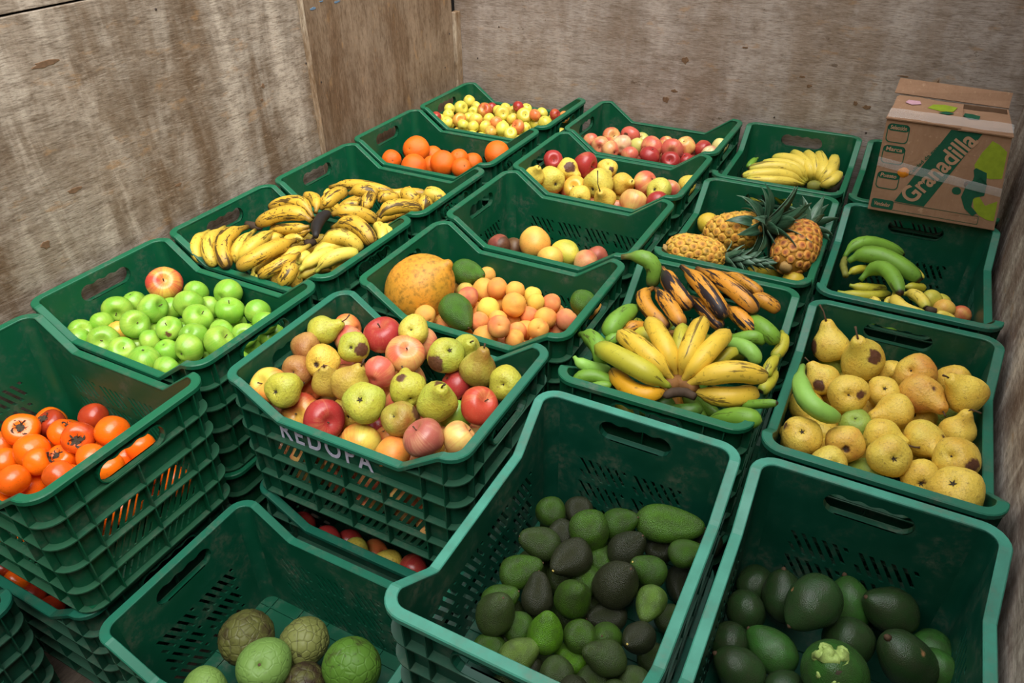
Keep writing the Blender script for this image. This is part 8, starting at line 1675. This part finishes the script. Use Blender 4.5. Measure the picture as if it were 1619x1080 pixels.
# top: two folded front flaps, a dark gap, the back flap standing up
tm = lambda u, v, dz=0.0: quadp(TFL, TFR, TBR, TBL, u, v) + Vector((0, 0, dz))
ft = card('top_flap', tm(-0.01, -0.02, 0.005), tm(0.60, -0.02, 0.005), tm(0.60, 0.80, 0.013), tm(0.02, 0.80, 0.016), 0.0035, nu=3, warp=0.002, seed=5)
ft2 = card('top_flap', tm(0.58, -0.02, 0.001), tm(1.01, -0.02, 0.001), tm(1.0, 0.74, 0.003), tm(0.58, 0.74, 0.004), 0.0035, nu=3, warp=0.002, seed=6)
card('back_flap', tm(-0.03, 0.98, 0.010), tm(1.0, 0.99, 0.004), tm(1.0, 1.10, 0.040), tm(-0.02, 1.10, 0.046), 0.004, nu=2, warp=0.002, seed=7)
N_F = (FR-FL).cross(TFL-FL).normalized()
def fpt(u, v, off=0.0006): return quadp(FL, FR, TFR, TFL, u, v) + N_F*off
def print_poly(name, uv, mat, off=0.0006, parent=fp):
    bm = bmesh.new(); vv = [bm.verts.new(fpt(u, v, off)) for u, v in uv]
    bm.faces.new(vv); bmesh.ops.triangulate(bm, faces=bm.faces[:])
    ex = bmesh.ops.extrude_face_region(bm, geom=bm.faces[:])
    for e in ex['geom']:
        if isinstance(e, bmesh.types.BMVert): e.co -= N_F*0.0004
    return link(name, to_mesh(bm, name), parent, mat)
def rrect(u0, u1, v0, v1, r=0.035, n=4):
    out = []; ru, rv = r, r*1.25
    for (cu, cv, a0) in ((u1-ru, v0+rv, -90), (u1-ru, v1-rv, 0), (u0+ru, v1-rv, 90), (u0+ru, v0+rv, 180)):
        for k in range(n+1):
            a = math.radians(a0 + 90*k/n); out.append((cu + ru*math.cos(a), cv + rv*math.sin(a)))
    return out
def ring(name, uv, t, mat, off=0.0006):
    cu = sum(p[0] for p in uv)/len(uv); cv = sum(p[1] for p in uv)/len(uv); hu = max(abs(p[0]-cu) for p in uv); hv = max(abs(p[1]-cv) for p in uv)
    inn = [(cu + (p[0]-cu)*(1-t/hu), cv + (p[1]-cv)*(1-t*1.2/hv)) for p in uv]; n = len(uv)
    vs = [fpt(*p, off) for p in uv] + [fpt(*p, off) for p in inn] ; vs += [p - N_F*0.0004 for p in vs]
    fs = [[i, (i+1) % n, n+(i+1) % n, n+i] for i in range(n)] + [[2*n+n+i, 2*n+n+(i+1) % n, 2*n+(i+1) % n, 2*n+i] for i in range(n)]
    return link(name, pydata(name, vs, fs), fp, mat)
def text_on_face(body, u, v, width, height, ang, mat, off):
    fc = bpy.data.curves.new('t', 'FONT'); fc.body = body; fc.size = 1.0; fc.extrude = 0.0; fc.offset = 0.022; fc.align_x = 'CENTER'; fc.align_y = 'CENTER'
    fo = bpy.data.objects.new('t', fc); COL.objects.link(fo); bpy.context.view_layer.update()
    me = bpy.data.meshes.new_from_object(fo.evaluated_get(bpy.context.evaluated_depsgraph_get())); COL.objects.unlink(fo); bpy.data.objects.remove(fo)
    xs = [q.co.x for q in me.vertices]; ys = [q.co.y for q in me.vertices]; w0 = max(xs)-min(xs); h0 = max(ys)-min(ys); xm = (max(xs)+min(xs))/2; ym = (max(ys)+min(ys))/2
    ex_ = (fpt(1, 0.5)-fpt(0, 0.5)).normalized(); ey_ = N_F.cross(ex_); c0 = fpt(u, v, off); ca, sa = math.cos(ang), math.sin(ang)
    for q in me.vertices:
        a, b = (q.co.x-xm)*width/w0, (q.co.y-ym)*height/h0
        q.co = c0 + ex_*(a*ca - b*sa) + ey_*(a*sa + b*ca)
    me.materials.clear(); me.materials.append(mat); me.name = 'lettering'
    return link('lettering', me, fp)
print_poly('printed_band', [(0.20, 0.135), (0.44, 0.130), (0.775, 0.985), (0.53, 0.985)], M_PG)
BA = math.radians(61)
text_on_face('Granadilla', 0.485, 0.565, 0.226, 0.052, BA, M_PK, 0.0012)
text_on_face('Calidad de exportación', 0.415, 0.715, 0.155, 0.012, BA, M_PG, 0.0008)
for k, (v0, v1, s) in enumerate(((0.765, 0.965, 'Selección'), (0.535, 0.735, 'Marca'), (0.255, 0.445, 'Puesto'))):
    rc = rrect(0.02, 0.205, v0, v1); ring('printed_frame', rc, 0.008, M_PG)
    print_poly('printed_header', [p for p in rrect(0.02, 0.205, v1-0.075, v1) ], M_PG)
    text_on_face(s, 0.1125, v1-0.038, 0.042, 0.0115, 0.0, M_PK, 0.0012)
print_poly('printed_header', rrect(0.02, 0.20, 0.03, 0.135, 0.02), M_PG); text_on_face('Vendedor', 0.108, 0.082, 0.044, 0.0115, 0.0, M_PK, 0.0012)
ring('printed_frame', rrect(0.02, 0.87, 0.03, 0.125, 0.012), 0.004, M_PG)
def blob(cu, cv, ru, rv, seed, n=18, j=0.25):
    rr = random.Random(seed); return [(cu + ru*(1+j*rr.uniform(-1, 1))*math.cos(2*math.pi*k/n), cv + rv*(1+j*rr.uniform(-1, 1))*math.sin(2*math.pi*k/n)) for k in range(n)]
print_poly('printed_leaf', [(0.79, 0.56), (0.90, 0.54), (0.985, 0.56), (0.985, 0.84), (0.92, 0.90), (0.86, 0.93), (0.83, 0.86), (0.80, 0.80), (0.76, 0.66)], M_PL2, 0.0006)
print_poly('printed_leaf', [(0.80, 0.30), (0.84, 0.34), (0.90, 0.25), (0.985, 0.32), (0.985, 0.10), (0.93, 0.10), (0.86, 0.14), (0.82, 0.20)], M_PL2, 0.0006)
print_poly('printed_dot', blob(0.665, 0.36, 0.036, 0.042, 3, 16, 0.05), M_PG, 0.0006)
def stroke(pts, w_):
    L = []; Rr = []
    for i, (u, v) in enumerate(pts):
        p0 = pts[max(0, i-1)]; p1 = pts[min(len(pts)-1, i+1)]; du, dv = (p1[0]-p0[0])*0.32, (p1[1]-p0[1])*0.26; l_ = math.hypot(du, dv); L.append((u - dv/l_*w_[i]/0.32, v + du/l_*w_[i]/0.26)); Rr.append((u + dv/l_*w_[i]/0.32, v - du/l_*w_[i]/0.26))
    for i in range(len(pts)-1): print_poly('printed_stem', [Rr[i], Rr[i+1], L[i+1], L[i]], M_PG, 0.0009)
stroke([(0.77, 0.62), (0.82, 0.57), (0.825, 0.48), (0.78, 0.40), (0.755, 0.30), (0.775, 0.20), (0.835, 0.135)], [0.004, 0.016, 0.018, 0.018, 0.015, 0.009, 0.007])
stroke([(0.82, 0.57), (0.845, 0.47), (0.85, 0.37), (0.80, 0.33)], [0.008, 0.012, 0.010, 0.004])
# print on the top flaps
def flap_poly(uv, mat, dz):
    bm = bmesh.new(); vv = [bm.verts.new(tm(u, v, dz(u, v))) for u, v in uv]; bm.faces.new(vv); bmesh.ops.triangulate(bm, faces=bm.faces[:])
    ex = bmesh.ops.extrude_face_region(bm, geom=bm.faces[:])
    for e in ex['geom']:
        if isinstance(e, bmesh.types.BMVert): e.co.z -= 0.0005
    return link('printed_leaf', to_mesh(bm, 'printed_leaf'), ft, mat)
za = lambda u, v: 0.0082 + 0.011*v
flap_poly([(0.30, 0.46), (0.42, 0.40), (0.52, 0.44), (0.55, 0.60), (0.44, 0.64), (0.34, 0.60)], M_PL2, za)
flap_poly([(0.40, 0.34), (0.48, 0.32), (0.53, 0.38), (0.46, 0.42)], M_PG, za)
flap_poly([(0.10, 0.56), (0.16, 0.50), (0.24, 0.56), (0.22, 0.66), (0.12, 0.66)], M_PF, za)
zb_ = lambda u, v: 0.0048 + 0.003*v
flap_poly([(0.61, 0.44), (0.66, 0.36), (0.74, 0.38), (0.75, 0.50), (0.68, 0.54), (0.62, 0.54)], M_PG, zb_)
# clear packing tape
def tape(pts_a, pts_b, parent, seed=0):
    rr = random.Random(seed); vs = []; n = len(pts_a)
    for a, b in zip(pts_a, pts_b): vs += [a, (a+b)*0.5 + N_F*rr.uniform(0.0005, 0.0025), b]
    fs = []
    for i in range(n-1):
        for j in range(2): fs.append([i*3+j, (i+1)*3+j, (i+1)*3+j+1, i*3+j+1])
    me = pydata('tape', vs, fs, True)
    return link('clear_tape', me, parent, M_TAPE)
tape([fpt(u, 0.60-0.14*u, 0.0022+0.002*(i % 2)) for i, u in enumerate([k/10*1.0 for k in range(11)])], [fpt(u, 0.50-0.13*u, 0.0022+0.0015*(i % 3)) for i, u in enumerate([k/10*1.0 for k in range(11)])], fp, 1)
tape([tm(k/8, 0.20+0.02*(k % 2), 0.018) for k in range(9)], [tm(k/8, -0.03, 0.0095+0.001*(k % 3)) for k in range(9)], ft, 2)
# granadillas inside the box, one showing in the left vent
M_GRAN = mat_flat('granadilla_skin', srgb(206, 124, 30), 0.45, 0.4, 0.35, 60)
for k, (u, v) in enumerate(((0.225, 0.465), (0.745, 0.44))):
    g = link('granadilla', lathe('granadilla', prof_pts(PR['orange'], 14), 18), None, M_GRAN); R_ = 0.027
    g.scale = (R_, R_, R_); g.location = bo + fpt(u, v, -0.022 - 0.020*k); tag(g, 'granadilla showing through the %s vent hole of the cardboard box' % ('left', 'right dark')[k], 'granadilla', 'granadillas in the box')
